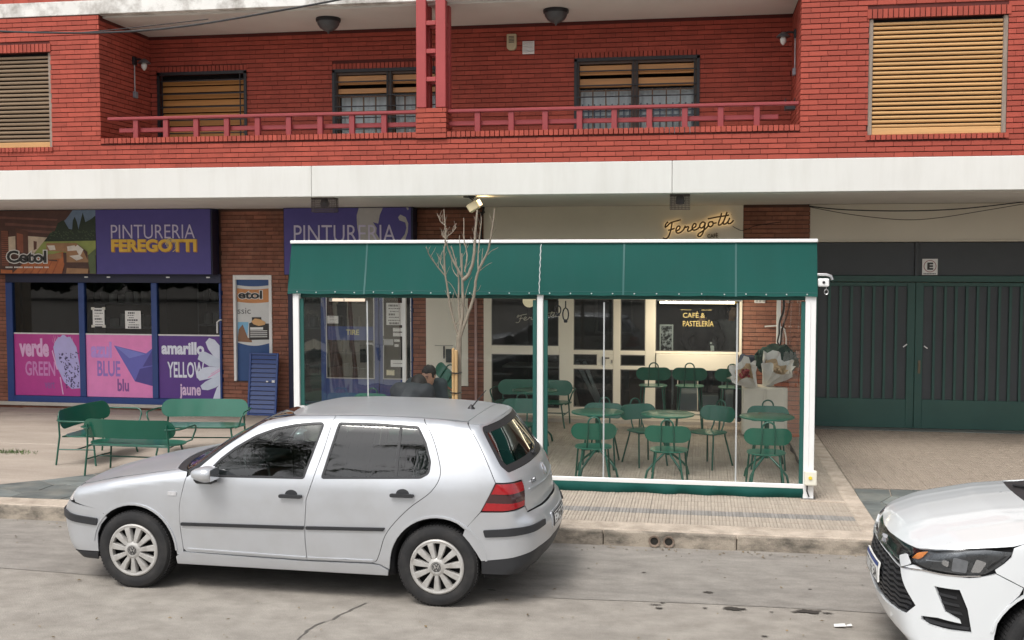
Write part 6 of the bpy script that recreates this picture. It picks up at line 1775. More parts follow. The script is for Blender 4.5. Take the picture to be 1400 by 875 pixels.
qt = [(1.18,1.345),(1.34,1.285),(1.56,1.175),(1.80,1.085),(1.98,1.055),(2.06,.95),(2.02,.72),(1.90,.64),(1.70,.62)] + [p for p in arc(1.30,.305,.38,48,180,12)][0:] + [(.89,.33),(.89,.40),(.93,.55),(1.02,.70),(1.22,.95),(1.24,1.15)]
for s_ in (False, True):
    def P(name, o_, m, par=sed, **k): return patch(B, 'y-', o_, name, m, par, mirror=s_, **k)
    P('front_wing', fen, M_wpaint, h=.04)
    a = P('front_door', fdoor, M_wpaint, holes=[fw], h=.05); b_ = P('rear_door', rdoor, M_wpaint, holes=[rw], h=.05)
    for d_, q in ((a, fw), (b_, rw)):
        P('window_rubber', q, M_trim, d_, holes=[offset(q,.02)], gap=0, h=.05, lev=-.002); P('window_glass', offset(q,.015), G_car, d_, gap=0, h=.08, lev=-.007, flange=False)
    for d_, x in ((a, -.02), (b_, .86)):
        P('handle', fillet([(x-.09,.86,.012),(x+.09,.86,.012),(x+.09,.89,.012),(x-.09,.89,.012)]), M_wpaint, d_, gap=0, h=.03, lev=.03, depth=.03)
    P('rear_quarter_panel', qt, M_wpaint, h=.05)
    P('sill', [(-.90,.29),(.88,.29),(.88,.21),(-.90,.21)], M_wpaint, h=.08, lev=.006, depth=.03)
    P('arch_lip', arc(-1.27,.318,.397,165,4,18)+arc(-1.27,.318,.383,4,165,18), M_wpaint, gap=0, h=.06, lev=.006, depth=.02)
    patch(B, RF, [(-.92,.90),(-.95,.74),(-.62,.76),(-.60,.93)], 'tail_light', M_red, sed, h=.05, mirror=s_)
    mirror(sed, (-.68,(.985 if s_ else -.985),1.05), (.10,.10,.065), M_wpaint, 1 if s_ else -1)
    for x, ax in ((-1.27,.315),(1.30,.315)): wheel(sed, x, (.84 if s_ else -.84), .312, .312, 1 if s_ else -1, .215, 10, 'alloy', mat('dark_alloy', (.20,.20,.21), .35, metal=.7))
ae = [(p[0], B.proj('y-', [p])[0][1]) for p in A_o[1:]]
hr2 = smoothline([(-.905,-.80),(-1.02,-.745),(-1.12,-.45),(-1.15,-.2),(-1.155,0)],4)
tp = smoothline([(.05,ae[-1][1]),(-.04,-.4),(-.08,-.2),(-.085,0)],4)
wsc = ae + tp[1:] + [(x,-y) for x,y in tp[::-1][1:]] + [(x,-y) for x,y in ae[::-1][1:]] + [(x,-y) for x,y in hr2[0:]] + hr2[::-1][1:]
patch(B, 'z', wsc, 'windscreen', G_car, sed, h=.07, lev=-.004)
cw = hr + [(x,-y) for x,y in hr[::-1][1:]] + [(-.92,.82)] + [(x,-y) for x,y in hr2] + hr2[::-1][1:] + [(-.92,-.82)]
patch(B, 'z', cw, 'cowl', M_trim, sed, h=.06, lev=-.008, gap=.001)
g = MB(); g.tube([(-1.20,.45,1.060),(-1.06,.05,1.105),(-1.03,-.25,1.115)], .010, 6); g.tube([(-1.19,-.15,1.07),(-1.06,-.40,1.095),(-1.0,-.60,1.085)], .010, 6); g.build('wiper', M_trim, sed, smooth=50)
re_ = [(p[0], B.proj('y-', [p])[0][1]) for p in [(.05,1.415),(.20,1.42)]+rz+[(1.18,1.345)]]
bk = smoothline([(1.18,re_[-1][1]),(1.24,-.3),(1.25,0)],4); fl_ = re_ + bk[1:]
patch(B, 'z', fl_ + [(x,-y) for x,y in fl_[::-1][1:]] + [(x,-y) for x,y in tp[1:]] + tp[::-1][1:-1], 'roof', M_wpaint, sed, h=.07)
qe = [(p[0], B.proj('y-', [p])[0][1]) for p in [(1.18,1.345),(1.34,1.285),(1.56,1.175),(1.80,1.085)]]
fb_ = smoothline([(1.80,qe[-1][1]),(1.84,-.3),(1.85,0)],4); bw = qe + fb_[1:]
patch(B, 'z', bw + [(x,-y) for x,y in bw[::-1][1:]] + [(x,-y) for x,y in bk[1:]] + bk[::-1][1:-1], 'rear_window', G_car, sed, h=.08, lev=-.004)
tb = smoothline([(1.80,qe[-1][1]),(1.98,-.72),(2.12,-.55),(2.17,0)],4)
patch(B, 'z', tb + [(x,-y) for x,y in tb[::-1][1:]] + [(x,-y) for x,y in fb_[1:]] + fb_[::-1][1:-1], 'boot_lid', M_wpaint, sed, h=.07)
patch(B, RF, [(-.58,1.02),(-.58,.70),(.58,.70),(.58,1.02),(0,1.04)], 'boot_face', M_wpaint, sed, h=.06)
patch(B, RF, [(-1.0,.68),(-.62,.70),(.62,.70),(1.0,.68),(.98,.28),(0,.25),(-.98,.28)], 'rear_bumper', M_wpaint, sed, h=.06)
seats(sed, -.20, .24, .70)
# ------------------------------------------------------------------ green awning enclosure
M_awn = mat('awning_canvas', (.0045,.068,.056), .75, spec=.25, var=.08, vscale=2.2, dirt=(.014,.080,.074), damt=.28, dscale=1.7, dstretch=(2.4,1,.45), bump=.12, bscale=9)
M_awnd = mat('awning_webbing', (.010,.085,.072), .6, var=.06)
M_awnw = mat('weld_seam', (.012,.088,.080), .5, var=.1)
G_vinyl = glass('clear_vinyl', (.965,.975,.97), .27, rough=.03, haze=.007, bump=.12, bscale=1.3)
M_vseam = mat('vinyl_weld', (.42,.44,.44), .4, var=.1)
aw = thing('awning_enclosure', (-1.65, 11.7, .15), 0, 'green canvas awning enclosure with clear vinyl curtains and white posts around café tables', 'awning')
ao = -Vector((-1.65, 11.7, .15))
def A(mb, name, m, parent=aw, **k): return mb.build(name, m, parent, loc=ao, **k)
AX0, AX1 = -4.50, 1.205
# sloped valance as a gently rippled sheet with hems
def sheet(fn, nu, nv, th, name, m, parent=aw, **k):
    V = []; F = []
    for lay_ in (0, 1):
        for i in range(nu+1):
            for j in range(nv+1):
                x, y, z = fn(i/nu, j/nv); V.append((x, y+lay_*th, z))
    n = (nu+1)*(nv+1)
    for i in range(nu):
        for j in range(nv):
            a = i*(nv+1)+j; F.append((a, a+nv+1, a+nv+2, a+1)); F.append((n+a+1, n+a+nv+2, n+a+nv+1, n+a))
    for i in range(nu):
        a = i*(nv+1); F.append((a, n+a, n+a+nv+1, a+nv+1)); a += nv; F.append((a+nv+1, n+a+nv+1, n+a, a))
    for j in range(nv):
        F.append((j+1, n+j+1, n+j, j)); a = nu*(nv+1)+j; F.append((a, n+a, n+a+1, a+1))
    g = MB(); g.add(V, F); return A(g, name, m, parent, **k)
val = None
cuts = [AX0, -3.62, -1.675, -.78, .385, AX1]
def vfn(x0, x1):
    def f(u, v):
        x = x0+(x1-x0)*u; z = 2.255 + v*(2.815-2.255)
        sag = .010*math.sin(x*2.3+1)*(1-v) + .006*math.sin(x*6.1)*(1-v)*(v+.3)
        return (x, 11.60+.145*v - sag*.6 + .012*math.sin(math.pi*v)*math.sin(x*1.1), z + .004*math.sin(x*14)*(1-v)**3)
    return f
for a, b_ in zip(cuts[:-1], cuts[1:]):
    p_ = sheet(vfn(a, b_), max(8, int((b_-a)*14)), 10, .004, 'valance_panel', M_awn, smooth=60)
    f = vfn(a, b_)
    if b_ < AX1:       # welded overlap between two panels
        g = MB(); V = []
        for k in range(11):
            x, y, z = f(1, k/10); V += [(x-.010, y-.003, z), (x+.010, y-.003, z)]
        g.add(V, [(2*k,2*k+1,2*k+3,2*k+2) for k in range(10)]); g.build('weld_seam', M_awnw, p_)
    n = max(1, round((b_-a)/.225))
    for k in range(n):
        x, y, z = f((k+.5)/n, .035); g = MB(); g.lathe([(.0001,-.004),(.0075,-.003),(.0075,.002)], (x, y-.002, z), 10, axis='y'); g.build('eyelet', mat('eyelet_metal', (.50,.56,.55), .4, metal=.4), p_)
    g = MB(); V = []
    for k in range(13):
        x, y, z = f(k/12, .065); x2, y2, z2 = f(k/12, .072); V += [(x,y-.003,z),(x2,y2-.003,z2)]
    g.add(V, [(2*k,2*k+2,2*k+3,2*k+1) for k in range(12)]); g.build('hem_stitch', M_awnw, p_)
# white lacing over the middle joint
g = MB(); f = vfn(-1.675, -.78); rr_ = random.Random(2)
pts = []
for k in range(15):
    x, y, z = f(0, .02+.95*k/14); pts.append((x+(-.003 if k%2 else .004)+rr_.uniform(-.002,.002), y-.010, z))
g.tube(pts, .0030, 5); A(g, 'white_lacing', M_whitep, smooth=60)
g = MB(); g.box(AX0-.01, AX1+.01, 11.72, 11.80, 2.812, 2.848); A(g, 'top_rail', M_whitep, bevel=.006)
# canvas ends and roof
for xx in (AX0, AX1):
    g = MB(); g.prism([(11.61,2.27),(11.76,2.84),(16.3,2.855),(16.3,2.60),(11.9,2.30)], xx-.003, xx+.003, 'x'); A(g, 'canvas_end', M_awn)
M_roof = bpy.data.materials.new('canvas_roof'); M_roof.use_nodes = True
nt = M_roof.node_tree; N = nt.nodes; b_ = N['Principled BSDF']; b_.inputs['Base Color'].default_value = (.30,.42,.38,1); b_.inputs['Roughness'].default_value = .7
tr = N.new('ShaderNodeBsdfTranslucent'); tr.inputs[0].default_value = (.80,.86,.82,1); mx = N.new('ShaderNodeMixShader'); mx.inputs[0].default_value = .8
nt.links.new(b_.outputs[0], mx.inputs[1]); nt.links.new(tr.outputs[0], mx.inputs[2]); nt.links.new(mx.outputs[0], N['Material Output'].inputs[0])
g = MB(); g.quad((AX0,11.76,2.836),(AX1,11.76,2.836),(AX1,16.35,2.846),(AX0,16.35,2.846)); A(g, 'canvas_roof', M_roof)
g = MB(); g.box(AX0+.03, AX1-.03, 11.70, 11.78, 2.212, 2.262); A(g, 'header_tube', M_awnd, bevel=.012)
for xx in (AX0+.06, -1.66, AX1-.07):
    g = MB(); g.box(xx-.03, xx+.03, 11.80, 16.3, 2.75, 2.82); A(g, 'roof_beam', M_whitep, bevel=.005)
# posts
for (a, b2) in [(-4.452,-4.382),(-1.702,-1.638),(1.092,1.198)]:
    g = MB(); g.box(a, b2, 11.63, 11.70, .15, 2.265)
    if a > 0: g.box(a+.045, a+.052, 11.622, 11.631, .32, 2.2)
    A(g, 'post', M_whitep, bevel=.006)
    g = MB(); g.box(a-.02, b2+.02, 11.60, 11.73, .15, .162); A(g, 'foot_plate', M_steel)
for a in (AX0+.02, AX1-.08):
    g = MB(); g.box(a, a+.06, 16.3, 16.36, .15, 2.84); A(g, 'rear_post', M_whitep, bevel=.005)
# curtains
def curtain(x0, x1, seams):
    c = thing('clear_curtain', parent=aw); c.location = Vector((x0, 11.665, .25))+ao
    co = -Vector((x0, 11.665, .25))
    fy = lambda x, z: 11.665+.006*math.sin(x*3.1+z)+.004*math.sin(x*7+2*z)
    g = MB(); nu, nv = 40, 16; V = []
    for i in range(nu+1):
        for j in range(nv+1):
            x = x0+(x1-x0)*i/nu; z = .275+(2.19-.275)*j/nv; V.append((x, fy(x,z), z))
    g.add(V, [(i*(nv+1)+j,(i+1)*(nv+1)+j,(i+1)*(nv+1)+j+1,i*(nv+1)+j+1) for i in range(nu) for j in range(nv)])
    g.build('vinyl_sheet', G_vinyl, c, smooth=80, loc=co)
    for (a, b_) in [(x0-.045,x0+.0),(x1,x1+.045)]:
        g = MB(); g.box(a, b_, 11.655, 11.675, .16, 2.20); g.build('webbing', M_awnd, c, loc=co, bevel=.003)
    for s_ in seams:
        g = MB(); V = []
        for j in range(17):
            z = .30+1.88*j/16; V += [(s_-.008,fy(s_,z)-.003,z),(s_+.008,fy(s_,z)-.003,z)]
        g.add(V, [(2*j,2*j+1,2*j+3,2*j+2) for j in range(16)]); g.build('weld', M_vseam, c, loc=co)
    g = MB(); g.box(x0-.045, x1+.045, 11.635, 11.66, .253, .302); g.build('bottom_rail', M_whitep, c, loc=co, bevel=.006)
    g = MB(); nu = int((x1-x0)*26); V = []; rs_ = random.Random(int(x0*10))
    ph = [rs_.uniform(-1,1) for _ in range(nu+1)]
    for i in range(nu+1):
        x = x0-.045+(x1-x0+.09)*i/nu
        for j in range(6):
            v = j/5; V.append((x, 11.640-.035*v*(1-v)*2-.018*v*math.sin(x*9+3*math.sin(x*2.3))-.010*ph[i]*v, .262-(.262-.153)*v))
    g.add(V, [(i*6+j,i*6+j+1,(i+1)*6+j+1,(i+1)*6+j) for i in range(nu) for j in range(5)]); g.build('canvas_skirt', M_awn, c, smooth=60, loc=co)
curtain(-4.335, -1.752, [-3.60]); curtain(-1.590, 1.050, [-.985, .405])
for xx, nm in ((AX0+.035, 0), (AX1-.02, 1)):
    g = MB(); V = []; n = 22
    for i in range(n+1):
        y = 11.74+4.4*i/n
        for j in range(5): V.append((xx+.012*math.sin(i*1.1+j), y, .24+1.98*j/4))
    g.add(V, [(i*5+j,i*5+j+1,(i+1)*5+j+1,(i+1)*5+j) for i in range(n) for j in range(4)]); A(g, 'side_curtain', G_vinyl, smooth=80)
    g = MB(); V = []
    for i in range(n+1):
        y = 11.74+4.4*i/n
        for j in range(3): V.append((xx+.010+.04*(1-j/2)*abs(math.sin(i*.9)), y, .153+.105*j/2))
    g.add(V, [(i*3+j,i*3+j+1,(i+1)*3+j+1,(i+1)*3+j) for i in range(n) for j in range(2)]); A(g, 'side_skirt', M_trim, smooth=60)
mo = thing('crank_box', (1.212, 11.70, 2.355), 0, 'small white crank gear box with a bent arm at the right awning corner', 'gear box')
g = MB(); g.box(0,.115,-.04,.04,0,.085); g.build('housing', M_whitep, mo, bevel=.014, bseg=2)
g = MB(); g.lathe([(.0001,-.05),(.014,-.048),(.014,-.038)], (.06,0,.045), 12, axis='y'); g.build('socket', M_black, mo)
g = MB(); g.tube([(-.01,.01,.125),(.09,.01,.125),(.135,.01,.11),(.15,.01,.07)], .016, 8); g.build('arm', M_steel, mo, smooth=50)
g = MB(); g.tube([(.09+.020*math.cos(2*math.pi*i/14), 0, -.055+.026*math.sin(2*math.pi*i/14)) for i in range(14)], .005, 6, closed=True); g.tube([(.09,0,0),(.09,0,-.03)], .005, 6); g.build('ring', M_steel, mo, smooth=50)
sw = thing('socket_box', (1.10, 11.60, .30), 0, 'white socket box with yellow button low on the right awning post', 'socket')
g = MB(); g.box(0,.125,-.03,.035,0,.155); g.build('housing', mat('ivory_plastic', (.74,.72,.62), .4, var=.03), sw, bevel=.012, bseg=2)
g = MB(); g.lathe([(.0001,-.042),(.018,-.040),(.020,-.030)], (.058,0,.082), 14, axis='y'); g.build('button', mat('yellow_button', (.70,.55,.05), .4), sw, smooth=40)
g = MB(); g.tube([(.03,0,0),(.028,-.005,-.06),(.05,.0,-.12)], .008, 6); g.build('lead', M_black, sw, smooth=50)
tl = thing('tube_lamp', (-4.28, 12.4, 2.160), 0, 'pale tube lamp hung inside the left end of the awning', 'tube lamp')
g = MB(); g.tube([(0,0,0),(.42,0,.0)], .018, 10); g.build('tube', emis('pale_tube', (1.0,.78,.60), .8), tl, smooth=50)
g = MB(); g.tube([(-.01,0,0),(.03,0,0)], .022, 10); g.tube([(.17,0,.0),(.18,0,0)], .024, 10); g.tube([(.02,0,0),(.02,0,.5)], .004, 5); g.tube([(.38,0,0),(.38,0,.5)], .004, 5); g.build('bracket', M_steel, tl, smooth=50)
# black strap loops and cable hanging under the valance
for i, (x, lab, L_) in enumerate([(-1.52,'short black strap loop hanging beside the middle awning post',.15),(-1.435,'longer black strap with a clip hanging right of the middle awning post',.22)]):
    g = MB(); n = 14
    g.tube([(.0,0,0),(.0,0,-L_*.35)], .008, 6)
    g.tube([(.032*math.sin(2*math.pi*k/n), 0, -L_*.35-L_*.32+L_*.32*math.cos(2*math.pi*k/n)) for k in range(n)], .008, 6, closed=True)
    g.lathe([(.0001,-.02),(.018,-.018),(.022,0),(.015,.015),(.0001,.02)], (0,0,-L_), 10)
    tag(g.build('strap_loop', M_black, smooth=50, loc=(x, 11.98, 2.18)), lab, 'strap', 'straps under the awning')
g = MB(); g.tube([tuple(p) for p in bez([(.915,12.2,2.20),(.92,12.3,2.08),(.93,13,1.90),(1.0,14,1.72),(1.06,15,1.60),(1.10,15.7,1.48),(1.14,15.72,1.45),(1.16,15.7,1.66),(1.22,15.5,1.92),(1.24,15.3,2.2)], 6)], .012, 6)
tag(g.build('hanging_cable', M_cab, smooth=60), 'black cable drooping in a loop before the right brick pier', 'cable')
g = MB(); g.tube([(.98,GY-.10,1.64),(1.18,GY-.10,1.655),(1.27,GY-.08,1.60),(1.30,GY-.04,1.46),(1.30,GY-.03,.20)], .012, 8)
tag(g.build('white_pipe', M_whitep, smooth=50), 'white bent pipe on the brick pier beside the black cable', 'pipe')
g = MB(); g.box(0,.16,-.03,0,0,.09); sb = g.build('switch_box', M_whitep, bevel=.006, loc=(.83, GY-.005, 1.985))
tag(sb, 'white switch box high on the brick pier under the awning', 'switch box')
for k in range(3):
    g = MB(); g.box(.015+.05*k,.05+.05*k,-.036,-.03,.015,.075); g.build('rocker', mat('grey_switch', (.5,.5,.5), .4), sb, bevel=.003)
# ------------------------------------------------------------------ green metal furniture
M_gm = mat('green_metal', (.009,.105,.066), .32, var=.05, vscale=3, coat=.35, dirt=(.02,.20,.13), damt=.2)
M_gt = mat('green_tube', (.008,.080,.052), .38, var=.08, coat=.2)
def pill(w_, h, n=9):
    r = h/2; o = []
    for i in range(n+1):
        a = R(-90+180*i/n); o.append((w_/2-r+r*math.cos(a), r*math.sin(a)))
    for i in range(n+1):
        a = R(90+180*i/n); o.append((-w_/2+r+r*math.cos(a), r*math.sin(a)))
    return o
def curved_plate(w_, h, bend, th, tf, m, name, parent, bev=.0):
    """pill plate in x,z bent back at its ends, placed by tf"""
    O = pill(w_, h, 10); pts = resample(O, .03); nx = int(w_/.035)
    gx, gz = np.meshgrid(np.linspace(-w_/2, w_/2, nx+1), np.linspace(-h/2, h/2, max(3, int(h/.035)))); gx, gz = gx.ravel(), gz.ravel()
    k = poly_sd(pts, gx, gz) < -.012
    al = pts + list(zip(gx[k], gz[k])); ed = [(i,(i+1)%len(pts)) for i in range(len(pts))]
    v2, e2, f2, *_ = delaunay_2d_cdt([Vector(p) for p in al], ed, [], 1, 1e-6)
    f2 = [f for f in f2 if len(f) == 3]; n = len(v2)
    V = [tf(v.x, bend*(2*v.x/w_)**2, v.y) for v in v2] + [tf(v.x, bend*(2*v.x/w_)**2+th, v.y) for v in v2]
    cnt = {}
    for f in f2:
        for i in range(3): cnt[(f[i], f[(i+1)%3])] = 1
    F = [tuple(f) for f in f2] + [tuple(n+i for i in f[::-1]) for f in f2]
    for (a, b_) in cnt:
        if (b_, a) not in cnt: F.append((b_, a, n+a, n+b_))
    g = MB(); g.add(V, F); return g.build(name, m, parent, smooth=50)
def make_chair(name, seat_z, back_z, hb, foot, label, cat, group):
    """sitter faces -y"""
    t = thing(name, (0,0,0), 0, label, cat, group)
    # seat: rounded plate
    n = 28; g = MB()
    ol = [(.205*np.sign(math.cos(a))*abs(math.cos(a))**.75, .195*np.sign(math.sin(a))*abs(math.sin(a))**.75) for a in [2*math.pi*i/n for i in range(n)]]
    g.prism([(p[0],p[1]) for p in ol], seat_z-.012, seat_z, 'z'); g.build('seat', M_gm, t, smooth=40, bevel=.003)
    curved_plate(.50, hb, -.055, .006, lambda x, y, z: (x, .225+y+.10*(z/hb)*.35, back_z+z), M_gm, 'backrest', t)
    top = back_z+hb/2
    g = MB()
    hp = [(-.075,.150,seat_z-.01),(-.072,.20,seat_z+.06),(-.068,.238,back_z),(-.064,.25,top+.005)] + [(-.064*math.cos(R(a)), .252, top+.005+.062*math.sin(R(a))) for a in range(20,180,20)] + [(.064,.25,top+.005),(.068,.238,back_z),(.072,.20,seat_z+.06),(.075,.150,seat_z-.01)]
    g.tube(hp, .0095, 8); g.build('loop_handle', M_gt, t, smooth=50)
    for (a, b_) in [((-.165,-.14),(-.195,-.20)),((.165,-.14),(.195,-.20)),((-.125,.15),(-.185,.235)),((.125,.15),(.185,.235))]:
        g = MB(); g.tube([(a[0],a[1],seat_z-.012),(a[0]*1.02,a[1]*1.02,seat_z-.06),(b_[0],b_[1],0)], .0105, 8); g.build('leg', M_gt, t, smooth=50)
    g = MB(); k = seat_z-.018
    g.tube([(-.165,-.14,k),(.165,-.14,k),(.125,.15,k),(-.125,.15,k)], .009, 6, closed=True); g.build('seat_frame', M_gt, t, smooth=50)
    if foot:
        g = MB(); q = .26; r_ = .19
        g.tube([(-r_,-.18,q),(r_,-.18,q),(.165,.20,q),(-.165,.20,q)], .009, 6, closed=True); g.build('footrest', M_gt, t, smooth=50)
    return t
CG = 'green metal chairs inside the awning'
ch = make_chair('metal_chair', .42, .615, .185, False, 'x', 'chair', CG)
used = [False]
def place(proto, flag, x, y, z, rz, label, group=None, tilt=None):
    o = proto if not flag[0] else copy_tree(proto)
    flag[0] = True; o.location = (x, y, z); o.rotation_euler = (tilt[0] if tilt else 0, tilt[1] if tilt else 0, rz); o['label'] = label
    if group: o['group'] = group
    return o
PZ = .152
place(ch, used, -1.13, 12.05, PZ, R(187), 'green chair with its back to the street at the left café table')
place(ch, used, -.30, 11.99, PZ, R(177), 'green chair with its back to the street at the middle café table')
place(ch, used, .735, 11.99, PZ, R(182), 'green chair with its back to the street at the right café table')
place(ch, used, -1.15, 13.30, PZ, R(-4), 'green chair facing the street behind the left café table')
place(ch, used, -.62, 13.30, PZ, R(33), 'green chair turned inward behind the middle table, nearer the left table')
place(ch, used, .14, 13.30, PZ, R(-36), 'green chair turned inward behind the middle table, nearer the right table')
place(ch, used, .84, 13.35, PZ, R(-2), 'green chair facing the street behind the right café table')
place(ch, used, -2.20, 13.55, PZ, R(3), 'green chair half hidden behind the silver car roof, before the green bench')
place(ch, used, -4.28, 13.75, PZ, R(-6), 'green chair whose loop shows over the silver car roof before the blue door')
place(ch, used, -3.29, 13.10, PZ, R(2), 'green chair under the seated person facing the street')
place(ch, used, -3.33, 12.02, PZ, R(176), 'green chair under the seated person with back to the street')
place(ch, used, -3.62, 14.2, PZ, R(160), 'green chair under the tilted stacked chair')
place(ch, used, -3.56, 14.22, PZ+.40, R(150), 'green chair stacked tilted on another behind the two seated people', tilt=(R(20), R(-32)))
SG = 'green bar stools at the café window'
st_ = make_chair('bar_stool', .66, .845, .19, True, 'x', 'bar stool', SG); su = [False]
place(st_, su, -.635, 16.02, PZ, R(184), 'green bar stool beside the café door, first from the left', SG)
place(st_, su, -.11, 16.05, PZ, R(180), 'middle green bar stool under the café counter window', SG)
place(st_, su, .50, 15.98, PZ, R(177), 'green bar stool nearest the brick pier, beside the wrapped flowers', SG)
# round tables on a curved four-foot base
def table(x, y, label, rz):
    t = thing('round_table', (x, y, PZ), rz, label, 'table', 'round green café tables')
    g = MB(); g.lathe([(.0001,.715),(.285,.715),(.300,.718),(.303,.727),(.300,.735),(.29,.737),(.0001,.737)], n=44); g.build('tabletop', M_gm, t, smooth=40)
    g = MB(); g.lathe([(.10,.714),(.10,.708),(.028,.704),(.026,.30),(.024,.26)], n=16); g.build('pedestal', M_gt, t, smooth=40)
    for k in range(4):
        a = R(45+90*k); g = MB()
        g.tube([(.02*math.cos(a),.02*math.sin(a),.30),(.06*math.cos(a),.06*math.sin(a),.27),(.20*math.cos(a),.20*math.sin(a),.17),(.275*math.cos(a),.275*math.sin(a),.10),(.30*math.cos(a),.30*math.sin(a),.012)], .013, 8); g.build('foot', M_gt, t, smooth=50)
    return t
table(-1.13, 12.55, 'round green table between the two left café chairs', R(10)); table(-.33, 12.52, 'round green table among the three middle café chairs', R(-8)); table(.77, 12.50, 'round green table between the two right café chairs', R(5))
table(-2.15, 14.5, 'round green table before the green bench at the café window', 0)
# benches
def make_bench():
    t = thing('metal_bench', (0,0,0), 0, 'x', 'bench', 'green metal benches')
    g = MB(); O = [(x, y) for x, y in pill(1.16, .42, 10)]
    g.prism(O, .352, .365, 'z'); g.build('seat', M_gm, t, smooth=40, bevel=.004)
    curved_plate(1.14, .225, -.07, .007, lambda x, y, z: (x, .265+y+.27*z, .548+z), M_gm, 'backrest', t)
    for s in (-1, 1):
        g = MB(); g.tube([(s*.47,.262,.55),(s*.555,.235,.55),(s*.61,.19,.55),(s*.625,.05,.55),(s*.622,-.16,.55),(s*.615,-.21,.535),(s*.60,-.235,.49),(s*.56,-.215,.37),(s*.50,-.17,.348)], .0105, 8); g.build('armrest', M_gt, t, smooth=50)
        g = MB(); g.tube([(s*.49,.262,.60),(s*.505,.24,.35),(s*.52,.285,0)], .0115, 8); g.build('leg', M_gt, t, smooth=50)
        g = MB(); g.tube([(s*.44,-.16,.348),(s*.50,-.225,0)], .0115, 8); g.build('leg', M_gt, t, smooth=50)
        g = MB(); g.tube([(s*.513,.262,.19),(s*.475,-.195,.19)], .009, 6); g.build('stretcher', M_gt, t, smooth=50)
    g = MB(); g.tube([(-.50,.03,.19),(.50,.03,.19)], .009, 6); g.build('stretcher', M_gt, t, smooth=50)
    g = MB(); g.tube([(-.46,-.16,.345),(.46,-.16,.345),(.505,.2,.345),(-.505,.2,.345)], .010, 6, closed=True); g.build('seat_frame', M_gt, t, smooth=50)
    return t
bn = make_bench(); bu = [False]
a_ = place(bn, bu, -7.355, 12.57, PZ, R(90), 'green bench seen end on with its back to the left, leftmost bench')
b_ = place(bn, bu, -6.41, 11.775, PZ, R(179), 'green bench with its back to the street, nearest the silver car bonnet')
c_ = place(bn, bu, -6.30, 13.15, PZ, R(8), 'pale lit green bench facing the street beside the blue louvred panel')
d_ = place(bn, bu, -2.42, 16.15, PZ, R(0), 'green bench against the café window inside the awning')

# ------------------------------------------------------------------ corner clutter inside the awning
LB = Bricks()
brick_field(LB, 'Y', 15.72, 1.07, 1.455, .15, .93, parts=False, depth=.05)
brick_field(LB, 'X', 1.07, 15.72, 16.78, .15, .93, sgn=-1); brick_field(LB, 'X', 1.455, 15.72, 16.78, .15, .93, sgn=1)
lw = thing('low_brick_wall', (1.07,15.72,.15), 0, 'low orange brick wall end standing out from the right brick pier', 'wall')
lo_ = -Vector((1.07,15.72,.15))
M_brick_o = mat('orange_brick', (.42,.13,.065), .75, var=.15, island=.14, bump=.3)
o = LB.stuff.build('brickwork', M_brick_o, lw, loc=lo_); o['kind'] = 'stuff'
g = MB(); g.box(1.085,1.44,15.735,16.78,.14,.925); g.build('core', M_mort_g, lw, loc=lo_)
g = MB(); g.box(1.05,1.475,15.70,16.78,.930,.972); g.build('coping', M_brick_o, lw, loc=lo_, bevel=.006)
cb = thing('cream_cabinet', (.62,15.60,.152), 0, 'cream metal cabinet with small knob standing before the low brick wall', 'cabinet')
M_cab2 = mat('cream_cabinet', (.66,.62,.53), .45, var=.05, dirt=(.45,.40,.33), damt=.3)
g = MB(); g.box(0,.62,0,.42,.03,.70); g.build('body', M_cab2, cb, bevel=.012)
g = MB(); g.box(.02,.29,-.012,0,.05,.68); g.build('door', M_cab2, cb, bevel=.006)
g = MB(); g.box(.33,.60,-.012,0,.05,.68); g.build('door', M_cab2, cb, bevel=.006)
g = MB(); g.tube([(.36,-.03,.42),(.36,-.012,.42)], .012, 8); g.build('knob', M_iron, cb, smooth=50)
def lump(name, c, size, amp, fr, m, seed, label, cat, h=.022, squash=0):
    rr_ = np.random.RandomState(seed); K = rr_.uniform(-1,1,(9,3))*fr; ph = rr_.uniform(0,6.28,9)
    def f(p):
        q = p/np.array(size); d = (np.linalg.norm(q, axis=1)-1)*min(size)
        w_ = 0
        for k, a in zip(K, ph): w_ = w_ + np.sin(p@k+a)
        return d + amp*(np.abs(w_)-1.6)*.45
    V, Q = surface_nets(f, [-s*1.5 for s in size], [s*1.5 for s in size], h)
    o = mesh_from(V, Q, name, m); o.location = c
    return tag(o, label, cat)
M_cloth = mat('dark_green_canvas', (.015,.045,.035), .8, var=.2, bump=.4, bscale=25)
lump('canvas_bundle', (1.12,16.12,1.19), (.28,.20,.21), .062, 30, M_cloth, 4, 'dark green bundle of crumpled canvas heaped on the low brick wall', 'canvas bundle')
lump('black_bag', (.60,15.93,.62), (.085,.12,.33), .02, 14, mat('black_fabric', (.012,.012,.015), .8), 8, 'limp black bag hanging beside the cream cabinet', 'bag')
lump('navy_jacket', (.72,16.35,1.12), (.13,.12,.16), .03, 20, mat('navy_fabric', (.02,.03,.055), .8), 9, 'dark navy jacket hung beside the café window edge', 'jacket')
M_kraft = mat('kraft_paper', (.58,.43,.27), .75, var=.15, bump=.3); M_flow = mat('dark_red_flowers', (.22,.02,.025), .7, var=.5)
